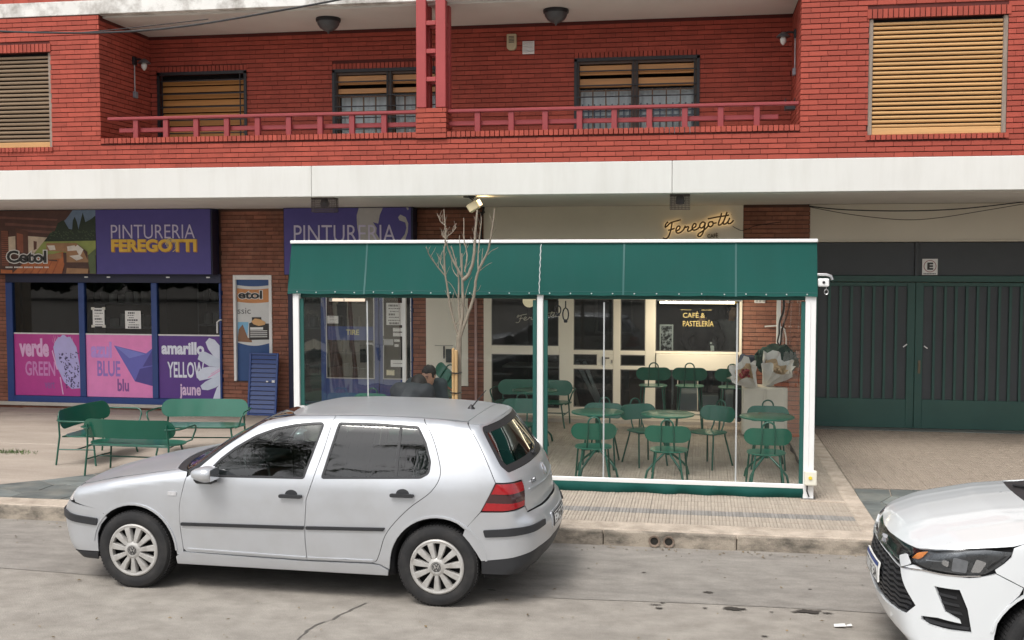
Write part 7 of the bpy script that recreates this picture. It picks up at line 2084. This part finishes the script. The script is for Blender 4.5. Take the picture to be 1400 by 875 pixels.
def bouquet(c, tilt, s, label, top):
    t = thing('wrapped_bouquet', c, 0, label, 'bouquet', 'paper wrapped bouquets on the cabinet'); t.rotation_euler = tilt
    rr_ = random.Random(int(s*100)); n = 26
    def cone(r0, r1, h, amp, m, nm, z0=0):
        g = MB(); V = []
        for j in range(5):
            v = j/4
            for i in range(n):
                a = 2*math.pi*i/n; r = (r0+(r1-r0)*v)*(1+amp*v*math.sin(i*2.1+s*9)+amp*.5*rr_.uniform(-1,1)*v); V.append((r*math.cos(a), r*math.sin(a), z0+h*v*(1+amp*.8*math.sin(i*1.3))))
        g.add(V, [(j*n+i,j*n+(i+1)%n,(j+1)*n+(i+1)%n,(j+1)*n+i) for j in range(4) for i in range(n)]); g.build(nm, m, t, smooth=30)
    cone(.03*s, .15*s, .30*s, .14, M_kraft, 'kraft_wrap'); cone(.02*s, .21*s, .40*s, .17, M_paper, 'white_wrap', -.03*s)
    g = MB()
    for _ in range(26):
        a, r = rr_.uniform(0,6.28), rr_.uniform(0,.075*s); c_ = (r*math.cos(a), r*math.sin(a), .27*s+rr_.uniform(-.02,.05)); q = .022*s
        g.lathe([(.0001,-q),(q*.9,-q*.4),(q,q*.2),(q*.5,q*.8),(.0001,q)], c_, 7)
    o = g.build('flowers', top, t, smooth=60); o['kind'] = 'stuff'
bouquet((.94,15.80,.855), (R(34),R(14),R(25)), 1.15, 'white and kraft paper wrapped bouquet, upper one on the cream cabinet', M_kraft)
bouquet((.80,15.66,.855), (R(46),R(-16),R(-30)), 1.0, 'kraft wrapped bouquet with dark red flowers, lower one on the cabinet edge', M_flow)

# ------------------------------------------------------------------ young street tree with its stake
tr_ = thing('young_tree', (-2.385, 10.77, .15), 0, 'young bare street tree with thin upright branches before the awning', 'tree'); to = -Vector((-2.385, 10.77, .15))
M_bark = mat('grey_bark', (.235,.200,.155), .85, var=.2, vscale=14, bump=.5, bscale=40)
M_twig = mat('twig_bark', (.27,.225,.175), .85, var=.2, vscale=14)
rt = random.Random(21)
g = MB(); g.tube([(-2.385,10.77,.10),(-2.383,10.77,.6),(-2.378,10.765,1.2),(-2.370,10.76,1.6),(-2.365,10.755,1.86)], [.040,.034,.031,.029,.028], 10); g.build('trunk', M_bark, tr_, smooth=60, loc=to)
BR = [([(-2.365,1.840),(-2.361,1.874),(-2.339,2.009),(-2.325,2.177),(-2.329,2.428),(-2.337,2.512),(-2.332,2.696)],.024,.006,0),
([(-2.360,1.850),(-2.287,2.043),(-2.210,2.261),(-2.175,2.462),(-2.107,2.612),(-2.047,2.729),(-2.005,2.911),(-1.971,3.127)],.018,.006,-.15),
([(-2.329,2.428),(-2.261,2.495),(-2.218,2.663),(-2.209,2.846),(-2.186,3.128)],.020,.009,.05),
([(-2.368,1.870),(-2.421,2.025),(-2.459,2.210),(-2.492,2.461),(-2.500,2.713),(-2.482,2.847),(-2.493,3.131)],.013,.005,-.1),
([(-2.359,1.975),(-2.372,2.244),(-2.380,2.462),(-2.419,2.612),(-2.474,2.763)],.011,.005,.16),
([(-2.334,2.462),(-2.397,2.579),(-2.457,2.713),(-2.477,2.813)],.014,.005,-.06),
([(-2.496,2.461),(-2.586,2.579),(-2.638,2.679),(-2.655,2.755)],.007,.003,-.2),([(-2.509,2.512),(-2.561,2.596),(-2.586,2.663)],.005,.002,.1),
([(-2.494,2.964),(-2.550,3.014),(-2.585,3.081)],.005,.002,0),([(-2.487,2.863),(-2.439,2.905),(-2.396,2.963)],.005,.002,.05),([(-2.482,2.847),(-2.517,2.855),(-2.542,2.880)],.004,.002,0),
([(-2.303,2.512),(-2.286,2.679),(-2.323,2.829),(-2.333,3.054)],.008,.004,.08),([(-2.167,2.512),(-2.178,2.712),(-2.152,3.062)],.008,.004,.1),
([(-2.115,2.629),(-2.031,2.712),(-1.946,2.754)],.004,.002,-.1),([(-2.167,2.512),(-2.082,2.571),(-2.014,2.604)],.004,.002,-.1),([(-2.210,2.312),(-2.167,2.329),(-2.141,2.379)],.004,.002,0),
([(-2.329,2.445),(-2.354,2.629),(-2.371,2.880)],.007,.003,.06),([(-2.380,2.462),(-2.440,2.545),(-2.457,2.679)],.005,.002,.1),([(-2.325,2.177),(-2.278,2.378),(-2.244,2.462)],.004,.002,.1),
([(-2.372,2.244),(-2.432,2.378),(-2.484,2.428)],.004,.002,-.1),([(-2.421,2.025),(-2.441,2.176),(-2.420,2.311)],.005,.002,.05),([(-2.175,2.462),(-2.141,2.596),(-2.132,2.746)],.005,.002,.05)]
for pts, r0, r1, dy in BR:
    P = [np.array((p[0], 10.755+dy*(i/(len(pts)-1))*min(1,(p[1]-1.8)), p[1])) for i, p in enumerate(pts)]
    C_ = bez(P, 4); n = len(C_)
    g = MB(); g.tube([tuple(p+np.array([rt.uniform(-.003,.003),rt.uniform(-.003,.003),0])) for p in C_], [1.06*(r0+(r1-r0)*i/(n-1)) for i in range(n)], 7)
    g.build('branch', M_bark if r0 > .01 else M_twig, tr_, smooth=60, loc=to)
g = MB()
for _ in range(120):
    pts, r0, r1, dy = rt.choice(BR[:13]); i = rt.randrange(1, len(pts)); p = pts[i]; q = pts[i-1]; t_ = rt.random()
    x = q[0]+(p[0]-q[0])*t_; z = q[1]+(p[1]-q[1])*t_; y = 10.755+dy*((i-1+t_)/(len(pts)-1))*min(1,(z-1.8))
    L_ = rt.uniform(.03,.11); dx = rt.uniform(-.6,.6)
    g.tube([(x,y,z),(x+dx*L_*.6,y+rt.uniform(-.4,.4)*L_,z+L_*.6),(x+dx*L_,y+rt.uniform(-.5,.5)*L_,z+L_)], [.0028,.0022,.0012], 5)
o = g.build('twigs', M_twig, tr_, smooth=60, loc=to); o['kind'] = 'stuff'
sk = thing('tree_stake', (-2.395, 10.695, .12), 0, 'yellowish timber stake tied to the bare young tree', 'stake')
M_stake = mat('stake_timber', (.46,.30,.14), .8, var=.25, vscale=6, stretch=(6,6,.5), bump=.3)
g = MB(); g.box(-.030,-.006,-.015,.015,0,1.63); g.box(-.002,.030,-.022,.008,0,1.61); g.build('post', M_stake, sk, bevel=.005)
for z in (1.18, 1.38):
    g = MB(); g.tube([(-.045,-.022,z+.004),(.0,-.030,z),(.045,-.02,z),(.055,.06,z),(.015,.112,z),(-.03,.06,z)], .006, 6, closed=True); g.build('tie', M_black, sk, smooth=50)
pit = MB(); pit.box(-2.75,-2.02,10.42,11.12,.12,.160); tag(pit.build('tree_pit', mat('soil', (.075,.055,.04), .95, var=.3, bump=.8, bscale=30)), kind='structure')
# ------------------------------------------------------------------ people
M_skin = mat('skin', (.46,.26,.18), .55, var=.08, vscale=12)
M_hair = mat('dark_hair', (.018,.013,.011), .6, var=.3, vscale=40)
M_jack = mat('dark_jacket', (.022,.026,.032), .7, var=.2, bump=.3, bscale=18)
M_jackb = mat('blue_grey_jacket', (.035,.050,.058), .65, var=.2, bump=.3, bscale=18)
M_grey = mat('grey_hoodie', (.20,.20,.22), .8, var=.15, bump=.3)
M_jean = mat('dark_jeans', (.030,.038,.060), .8, var=.2)
M_shoe = mat('dark_shoes', (.03,.028,.027), .6)
def cap(p, a, b_, r1, r2):
    a, b_ = np.array(a), np.array(b_); ab = b_-a; L = ab@ab
    t = np.clip(((p-a)@ab)/L, 0, 1)
    return np.linalg.norm(p-a-t[:,None]*ab, axis=1)-(r1+(r2-r1)*t)
def ell(p, c, s, Rm=None):
    q = p-np.array(c)
    if Rm is not None: q = q@Rm
    s = np.array(s); k0 = np.linalg.norm(q/s, axis=1); k1 = np.linalg.norm(q/(s*s), axis=1)
    return k0*(k0-1)/np.maximum(k1, 1e-6)
def rotm(yaw, pitch, roll=0):
    """columns: right, forward, up of a head that looks along -y before yaw"""
    m = Matrix.Rotation(yaw, 3, 'Z') @ Matrix.Rotation(pitch, 3, 'X') @ Matrix.Rotation(roll, 3, 'Y')
    return np.array(m)
def person(loc, J, head, label, cloth, pants, hairstyle='short', group=None, rz=0, collar=None):
    """J: joints (metres, person space, floor z=0); head=(centre, yaw, pitch, roll)"""
    t = thing('person', loc, rz, label, 'person', group)
    hc, hy, hp, hr_ = head; Rm = rotm(hy, hp, hr_); hc = np.array(hc)
    W = lambda v: hc + Rm@np.array(v)
    def headf(p):
        d = ell(p, hc+Rm@np.array((0,.012,.02)), (.074,.094,.098), Rm)
        d = smin(d, ell(p, W((0,-.030,-.055)), (.056,.060,.062), Rm), .05)
        d = smin(d, cap(p, W((0,-.082,.012)), W((0,-.103,-.028)), .009, .014), .018)
        for s in (-1, 1):
            d = smax(d, -(np.linalg.norm(p-W((s*.032,-.092,.016)), axis=1)-.016), .014)
            d = smin(d, np.linalg.norm(p-W((s*.031,-.074,.014)), axis=1)-.012, .004)
            d = smin(d, ell(p, W((s*.077,.012,-.005)), (.010,.020,.032), Rm), .012)
        d = smin(d, ell(p, W((0,-.088,-.062)), (.024,.010,.008), Rm), .010)
        d = smin(d, ell(p, W((0,-.078,-.098)), (.022,.016,.014), Rm), .02)
        return d
    def hand(p, w_, e, up):
        """palm with five curled fingers at wrist w_, pointing along e"""
        e = np.array(e)/np.linalg.norm(e); u = np.array(up)-e*(np.array(up)@e); u /= np.linalg.norm(u); s = np.cross(e, u)
        w_ = np.array(w_); c = w_+e*.045
        d = ell(p, c, (.05,.05,.05)); q = p-c; d = np.sqrt((q@e/.050)**2+(q@s/.040)**2+(q@u/.017)**2)-1; d = d*.017
        for k, L_ in zip((-1.5,-.5,.5,1.5), (.066,.078,.073,.056)):
            b0 = w_+e*.082+s*.019*k; b1 = b0+e*L_*.5-u*.012; b2 = b1+e*L_*.42-u*.026
            d = smin(d, np.minimum(cap(p,b0,b1,.0095,.009), cap(p,b1,b2,.009,.0075)), .006)
        b0 = w_+e*.03+s*.033; b1 = b0+e*.035+s*.022-u*.008; d = smin(d, np.minimum(cap(p,b0,b1,.012,.010), cap(p,b1,b1+e*.03-u*.012,.010,.008)), .008)
        return d
    def torso(p, o=0.):
        d = cap(p, J['hip'], J['belly'], .135+o, .125+o)
        d = smin(d, cap(p, J['belly'], J['chest'], .125+o, .135+o), .08)
        d = smin(d, cap(p, J['sl'], J['sr'], .068+o, .068+o), .09)
        return d
    def arms(p, o=0., end=1.0):
        d = None
        for k in 'lr':
            w_ = np.array(J['e'+k])+(np.array(J['w'+k])-np.array(J['e'+k]))*end
            a = np.minimum(cap(p, J['s'+k], J['e'+k], .052+o, .043+o), cap(p, J['e'+k], w_, .043+o, .032+o))
            d = a if d is None else np.minimum(d, a)
        return d
    def legs(p, o=0.):
        d = None
        for k in 'lr':
            a = smin(cap(p, J['h'+k], J['k'+k], .082+o, .058+o), cap(p, J['k'+k], J['a'+k], .056+o, .040+o), .03)
            d = a if d is None else smin(d, a, .02)
        return d
    neck0 = np.array(J['chest'])+np.array((0,0,.09))
    def body(p):
        d = smin(torso(p), arms(p), .05); d = smin(d, legs(p), .05)
        d = smin(d, cap(p, neck0, W((0,.015,-.08)), .055, .050), .04)
        d = smin(d, headf(p), .025)
        for k in 'lr':
            e = np.array(J['w'+k])-np.array(J['e'+k]); d = smin(d, hand(p, J['w'+k], e, (0,0,1)), .012)
            d = smin(d, cap(p, J['a'+k], J['f'+k], .042, .034), .02)
        return d
    P = np.array([np.array(v, float) for v in J.values()]+[hc]); lo, hi = P.min(0)-.22, P.max(0)+.22
    V, Q = surface_nets(body, lo, hi, .0125); mesh_from(V, Q, 'body', M_skin, t)
    def jk(p):
        d = smin(torso(p,.022), arms(p,.020,.94), .06)
        rip = .006*np.sin(p[:,2]*38+3*np.sin(p[:,0]*17))+.004*np.sin(p[:,0]*55+p[:,2]*30)
        d = d+rip*.6
        c = smin(d, cap(p, neck0+np.array((0,0,-.02)), neck0+(hc-neck0)*.33, .085, .078), .03)
        return np.maximum(c, -(cap(p, neck0, W((0,0,-.05)), .060, .062)))
    V, Q = surface_nets(jk, lo, hi, .016); mesh_from(V, Q, 'jacket', cloth, t)
    V, Q = surface_nets(lambda p: smin(legs(p,.014), cap(p, J['hl'], J['hr'], .10, .10), .05), lo, hi, .02); mesh_from(V, Q, 'trousers', pants, t)
    def hairf(p):
        d = ell(p, hc+Rm@np.array((0,.020,.032)), (.084,.102,.104), Rm)+.004*np.sin(p[:,0]*120+p[:,2]*70)
        if hairstyle == 'long': d = smin(d, ell(p, W((0,.06,-.03)), (.10,.075,.13), Rm), .04)
        if hairstyle == 'hood': d = ell(p, hc+Rm@np.array((0,.022,.012)), (.098,.112,.122), Rm)
        f = (p-hc)@Rm
        face = np.maximum(f[:,1]+.030, f[:,2]-.062) if hairstyle != 'long' else np.maximum(f[:,1]+.045, f[:,2]-.062)
        side = np.maximum(f[:,2]+.035, -f[:,1]-.2) if hairstyle == 'short' else f[:,2]+.20
        return np.maximum(np.maximum(d, -np.maximum(face, -1)), np.where(hairstyle == 'short', -(f[:,2]+.045-.9*np.minimum(f[:,1],0)), -1))
    V, Q = surface_nets(hairf, hc-.24, hc+.24, .009); mesh_from(V, Q, 'hair', M_hair, t)
    V = []; g = MB()
    for s in (-1, 1):
        c = W((s*.031,-.085,.016)); g.lathe([(.0001,-.006),(.006,-.003),(.006,.003),(.0001,.006)], tuple(c), 8)
        a, b_ = W((s*.015,-.099,.036)), W((s*.048,-.088,.038)); g.beam(tuple(a), tuple(b_), .007, .006)
    g.build('eyes_and_brows', M_hair, t)
    g = MB()
    for k in 'lr':
        a, f_ = Vector(J['a'+k]), Vector(J['f'+k]); d = (f_-a); d.z = 0; d.normalize(); c = (a+f_)/2
        g.obox((c.x,c.y,.042), (-d.y,d.x,0), d, (0,0,1), .050, .135, .040)
    g.build('shoes', M_shoe, t, smooth=50, bevel=.02, bseg=3)
    if collar: collar(t)
    return t
def sitting(lean=.15, side=0., arm=None):
    """faces -y; seat height .43"""
    J = dict(hip=(0,.05,.53), belly=(side*.3,.05-lean*.45,.72), chest=(side*.7,.03-lean,.87), sl=(-.17+side,.03-lean,.96), sr=(.17+side,.03-lean,.96),
             hl=(-.09,.03,.50), hr=(.09,.03,.50), kl=(-.13,-.40,.49), kr=(.13,-.40,.49), al=(-.13,-.38,.09), ar=(.13,-.38,.09), fl=(-.13,-.52,.04), fr=(.13,-.52,.04),
             el=(-.25+side,-.02-lean,.72), er=(.25+side,-.02-lean,.72), wl=(-.13+side*.5,-.30,.615), wr=(.13+side*.5,-.32,.615))
    return J
def badge(t):
    g = MB(); g.lathe([(.0001,-.004),(.016,-.003),(.016,.003)], (.125,-.335,.90), 12, axis='y'); g.build('badge', M_whitep, t)
def scarf(t):
    g = MB(); g.tube([(-.17,-.22,.985),(-.14,-.16,1.0),(-.08,-.13,1.01),(0,-.16,1.0),(.04,-.22,.985)], .012, 8); g.build('hood_cord', mat('pale_cord', (.60,.56,.50), .8), t, smooth=60)
J = sitting(.26, .05)
person((-3.29,13.10,PZ), J, ((.12,-.40,1.09), R(-14), R(16), R(4)), 'dark haired person in blue grey jacket seated facing the street inside the awning', M_jackb, M_jean, 'short', 'people sitting inside the awning', 0, badge)
J = sitting(.28, -.06)
person((-3.33,12.02,PZ), J, ((-.10,-.38,1.01), R(20), R(26), R(8)), 'person in dark jacket seated with back to the street, head bowed', M_jack, M_jean, 'hood', 'people sitting inside the awning', R(176))
def standing(lean=0.2):
    return dict(hip=(0,.02,.95), belly=(0,-.02,1.12), chest=(0,-lean,1.32), sl=(-.18,-lean,1.42), sr=(.18,-lean,1.42), hl=(-.09,.02,.90), hr=(.09,.02,.90),
                kl=(-.10,.0,.50), kr=(.10,.02,.50), al=(-.10,.05,.09), ar=(.10,.05,.09), fl=(-.12,-.09,.04), fr=(.12,-.09,.04),
                el=(-.30,-.16-lean,1.20), er=(.30,-.10-lean,1.22), wl=(-.20,-.36-lean,1.04), wr=(.22,-.34-lean,1.04))
person((.08,18.05,.15), standing(.24), ((-.03,-.36,1.56), R(-12), R(24), 0), 'person in black top leaning over the counter inside the café window', mat('black_top', (.014,.014,.017), .8), M_jean, 'short', 'people inside the café', 0)
person((.56,18.25,.15), standing(.12), ((.02,-.20,1.66), R(40), R(6), 0), 'dark haired person in grey hoodie inside the café window at right', M_grey, M_jean, 'long', 'people inside the café', R(-10))

# ------------------------------------------------------------------ inside the café
ct = thing('cafe_counter', (-.60,17.35,.145), 0, 'pale counter inside the café window beneath the two people', 'counter')
g = MB(); g.box(0,1.20,0,.42,.78,.82); g.build('counter_top', mat('counter_wood', (.40,.30,.20), .5, var=.1), ct, bevel=.006)
for (a, b_, c) in [(.33,.62,.60),(1.03,1.20,.60)]:
    g = MB(); g.box(a,b_,.02,.40,.12,.76); g.build('white_panel', M_whitep, ct, bevel=.006)
g = MB(); g.box(.66,.93,.05,.40,.10,.36); g.build('white_box', M_whitep, ct, bevel=.006)
for (a, l) in [(.20,0),(.97,0)]:
    g = MB(); g.box(a,a+.03,.02,.05,0,.78); g.build('leg', M_steel, ct)
tb = thing('fluorescent_tube', (-.545,16.02,2.015), 0, 'lit fluorescent tube under the awning before the right café window', 'tube lamp')
g = MB(); g.tube([(0,0,0),(1.06,0,0)], .016, 10); g.build('tube', emis('tube_glow', (1.0,.84,.55), 6.0), tb, smooth=50)
g = MB(); g.box(-.03,1.16,-.03,.03,.020,.05); g.build('fitting', M_whitep, tb)
g = MB(); g.box(1.065,1.10,-.02,.02,-.018,.018); g.build('end_cap', mat('yellow_cap', (.70,.50,.12), .5), tb)
ld = bpy.data.lights.new('tube_light', 'AREA'); ld.shape = 'RECTANGLE'; ld.size = 1.05; ld.size_y = .06; ld.energy = 15; ld.color = (1.0,.88,.68)
lo = bpy.data.objects.new('tube_light', ld); lo.location = (.53,0,-.03); lo.rotation_euler = (R(32),0,0); link(lo, tb)
fp = thing('framed_print', (-.585,17.12,.97), 0, 'white framed black and silver print standing inside the café window', 'framed print')
g = MB()
for (a,b_,c,d) in [(0,.022,0,.66),(.188,.21,0,.66),(.022,.188,0,.022),(.022,.188,.638,.66)]: g.box(a,b_,0,.02,c,d)
g.build('frame', M_whitep, fp, bevel=.003)
M_foil = ramp_mat('crumpled_print', (.01,.01,.012), (.62,.62,.64), 16, detail=3, rough=.35, lo=.44, hi=.60)
g = MB(); g.box(.022,.188,.008,.012,.022,.638); g.build('print', M_foil, fp)
xs_ = thing('white_stand', (.235,17.15,.97), 0, 'white cross shaped stand on the counter inside the café window', 'stand')
g = MB(); g.obox((0,0,.17),(1,0,.10),(0,1,0),(-.10,0,1),.028,.02,.17); g.obox((-.02,0,.19),(1,0,0),(0,1,0),(0,0,1),.07,.021,.022); g.build('cross_post', M_whitep, xs_, bevel=.006)
g = MB(); g.lathe([(.0001,-.03),(.03,-.02),(.035,.0),(.028,.025),(.0001,.035)], (-.035,0,.37), 14); g.build('grey_top', M_steel, xs_, smooth=60)
gl_ = thing('globe_lamp', (-2.75,17.9,1.955), 0, 'pale round globe lamp hanging inside the left café window', 'globe lamp')
g = MB(); g.lathe([(.0001,-.11)]+[(.11*math.sin(R(a)),-.11*math.cos(R(a))) for a in range(15,180,15)]+[(.0001,.11)], n=24); g.build('globe', mat('paper_globe', (.60,.52,.36), .7, emit=(1,.8,.5), estr=.5), gl_, smooth=60)
g = MB(); g.tube([(0,0,.11),(0,0,.74)], .006, 6); g.build('cord', M_black, gl_)
it = thing('indoor_table', (-2.65,18.2,.145), 0, 'pale pedestal table inside the left café window', 'table')
g = MB(); g.box(-.55,.55,-.35,.35,.70,.735); g.build('tabletop', mat('pale_top', (.55,.52,.48), .4), it, bevel=.006)
g = MB(); g.box(-.05,.05,-.05,.05,0,.70); g.box(-.25,.25,-.2,.2,0,.03); g.build('pedestal', M_whitep, it, bevel=.005)
mg = MB(); mg.lathe([(.0001,0),(.045,0),(.05,.02),(.05,.13),(.044,.13),(.042,.02)], n=20); mg.tube([(.05,0,.10),(.085,0,.095),(.09,0,.06),(.05,0,.03)], .009, 6)
tag(mg.build('white_mug', M_whitep, smooth=50, loc=(-2.62,18.0,.881)), 'white mug standing on the pale table inside the left café window', 'mug')
for i, (x, y, lean, lab) in enumerate([(-1.98,17.6,.26,'pale plank leaning inside the left lower café window'),(-1.62,17.5,.40,'grey metal trestle leg leaning behind the café door'),(-1.70,17.55,.52,'second grey metal trestle leg leaning behind the café door')]):
    g = MB(); g.obox((0,0,.42),(1,0,lean),(0,1,0),(-lean,0,1),.028,.018,.44)
    tag(g.build('leaning_plank', mat('pale_plank', (.50,.42,.32), .7) if i == 0 else M_steel, bevel=.004, loc=(x,y,.145)), lab, 'plank')
bx = thing('cardboard_boxes', (-1.08,17.5,.145), 0, 'brown wooden drawers behind the lower right café door pane', 'drawers')
g = MB(); g.box(0,.34,0,.35,0,.80); g.build('carcass', mat('brown_board', (.15,.095,.065), .7, var=.15), bx, bevel=.004)
for k in range(4):
    g = MB(); g.box(.01,.33,-.015,0,.02+.195*k,.20+.195*k); g.build('drawer_front', mat('brown_board', (.15,.095,.065), .7), bx, bevel=.004)
bx.name = 'drawer_unit'
pf = thing('wall_picture', (-1.95,20.95,1.2), 0, 'faint framed picture on the café back wall behind the door glass', 'picture')
g = MB(); g.box(0,.75,-.03,0,0,.95); g.build('frame', mat('frame_grey', (.20,.19,.18), .6), pf, bevel=.006)
g = MB(); g.box(.06,.69,-.034,-.03,.06,.89); g.build('print', mat('print_dim', (.07,.07,.075), .5, var=.5, vscale=3), pf)
# shelves of tins in the paint shop
for i, (x0, x1, y) in enumerate([(-11.2,-9.9,19.0),(-9.6,-8.2,20.0),(-7.9,-6.0,19.4)]):
    s_ = thing('paint_shelf', (x0,y,.145), 0, ['dim shelf of paint tins behind the leftmost shop pane','dim shelf of paint tins behind the middle shop pane','dim shelf of paint tins behind the right pane and door'][i], 'shelf', 'shelves in the paint shop')
    g = MB()
    for k in range(5): g.box(0,x1-x0,0,.35,.30+.45*k,.33+.45*k)
    for xx in (0,x1-x0-.03): g.box(xx,xx+.03,.005,.345,0,2.2)
    g.build('frame', mat('shelf_grey', (.16,.16,.17), .6), s_)
    g = MB(); rr_ = random.Random(i)
    for k in range(5):
        x = .06
        while x < x1-x0-.15:
            r_ = rr_.uniform(.05,.085); h = rr_.uniform(.12,.24); g.lathe([(.0001,0),(r_,0),(r_,h),(.0001,h)], (x+r_,.16,.332+.45*k), 10); x += 2*r_+rr_.uniform(.01,.06)
    o = g.build('paint_tins', mat('tin_mixed', (.30,.28,.27), .4, island=.8, var=.1), s_, smooth=40); o['kind'] = 'stuff'

# ------------------------------------------------------------------ across the street, behind the camera (seen only as reflections)
def palm(x, y, h, label):
    t = thing('palm_tree', (x,y,0), 0, label, 'palm tree', 'palms across the street')
    g = MB(); g.tube([(0,0,0),(.1,0,h*.4),(.0,.1,h*.8),(.0,.1,h)], [.22,.18,.16,.14], 10); g.build('trunk', M_bark, t, smooth=60)
    g = MB(); rr_ = random.Random(int(x*7))
    for k in range(26):
        a = 2*math.pi*k/26+rr_.uniform(-.1,.1); el = rr_.uniform(-.3,1.1); L_ = rr_.uniform(1.7,2.4); pts = []
        for i in range(9):
            u = i/8; r = L_*u*math.cos(el)*(1-.12*u); z = h+L_*(u*math.sin(el)-.55*u*u); pts.append(Vector((r*math.cos(a), .1+r*math.sin(a), z)))
        sd_ = Vector((-math.sin(a), math.cos(a), 0))
        for i in range(1,9):
            for q in (-1,1):
                for s_ in range(4):
                    b0 = pts[i-1].lerp(pts[i], s_*.25+rr_.uniform(0,.2)); w_ = .42*(1-.5*i/8)*rr_.uniform(.7,1.15)
                    g.add([b0, b0+(pts[i]-pts[i-1])*.16, b0+sd_*q*w_+Vector((rr_.uniform(-.06,.06),rr_.uniform(-.06,.06),rr_.uniform(-.28,-.02)))+(pts[i]-pts[i-1])*rr_.uniform(.5,1.2)], [(0,1,2)])
    g.build('crown', mat('palm_leaf', (.045,.075,.03), .6, island=.3), t)
palm(-7.6, -.6, 6.0, 'palm tree across the street mirrored in the silver car windows'); palm(-4.6, -.9, 6.2, 'second palm tree across the street mirrored in the glass'); palm(5.5, -9.0, 4.9, 'third palm tree across the street, right of the others')
hd = MB(); rr_ = random.Random(44)
for _ in range(5200):
    x = rr_.uniform(-60,50); y = -34+rr_.gauss(0,1.6); z = abs(rr_.gauss(0,1))*1.6+.2*math.sin(x*.9)+.9
    z = min(z, 3.2+1.3*math.sin(x*.37)+.6*math.sin(x*1.3)); s_ = rr_.uniform(.3,.7)
    a = rr_.uniform(0,6.28); e = rr_.uniform(-1,1)
    u = Vector((math.cos(a),math.sin(a),e*.4))*s_; v = Vector((-math.sin(a)*.4,math.cos(a)*.4,1))*s_
    c = Vector((x,y,max(.2,z))); hd.add([c-u,c-v*.7,c+u,c+v], [(0,1,2,3)])
o = hd.build('far_trees', mat('far_leaf', (.045,.070,.030), .7, island=.4)); tag(o, kind='stuff')
hs_ = thing('low_house', (16,-40,0), 0, 'low pale house across the street behind the hedge', 'house')
g = MB(); g.box(-9,9,-5,0,0,3.4); g.build('wall', M_cream, hs_)
g = MB(); g.prism([(-5.4,3.4),(.4,3.4),(-2.5,5.0)], -9.4, 9.4, 'x'); g.build('roof', mat('roof_tile', (.26,.11,.07), .8, var=.2), hs_)
for k in range(4):
    g = MB(); g.box(-7+4*k,-5.4+4*k,.0,.05,1,2.3); g.build('window', M_gloss, hs_)
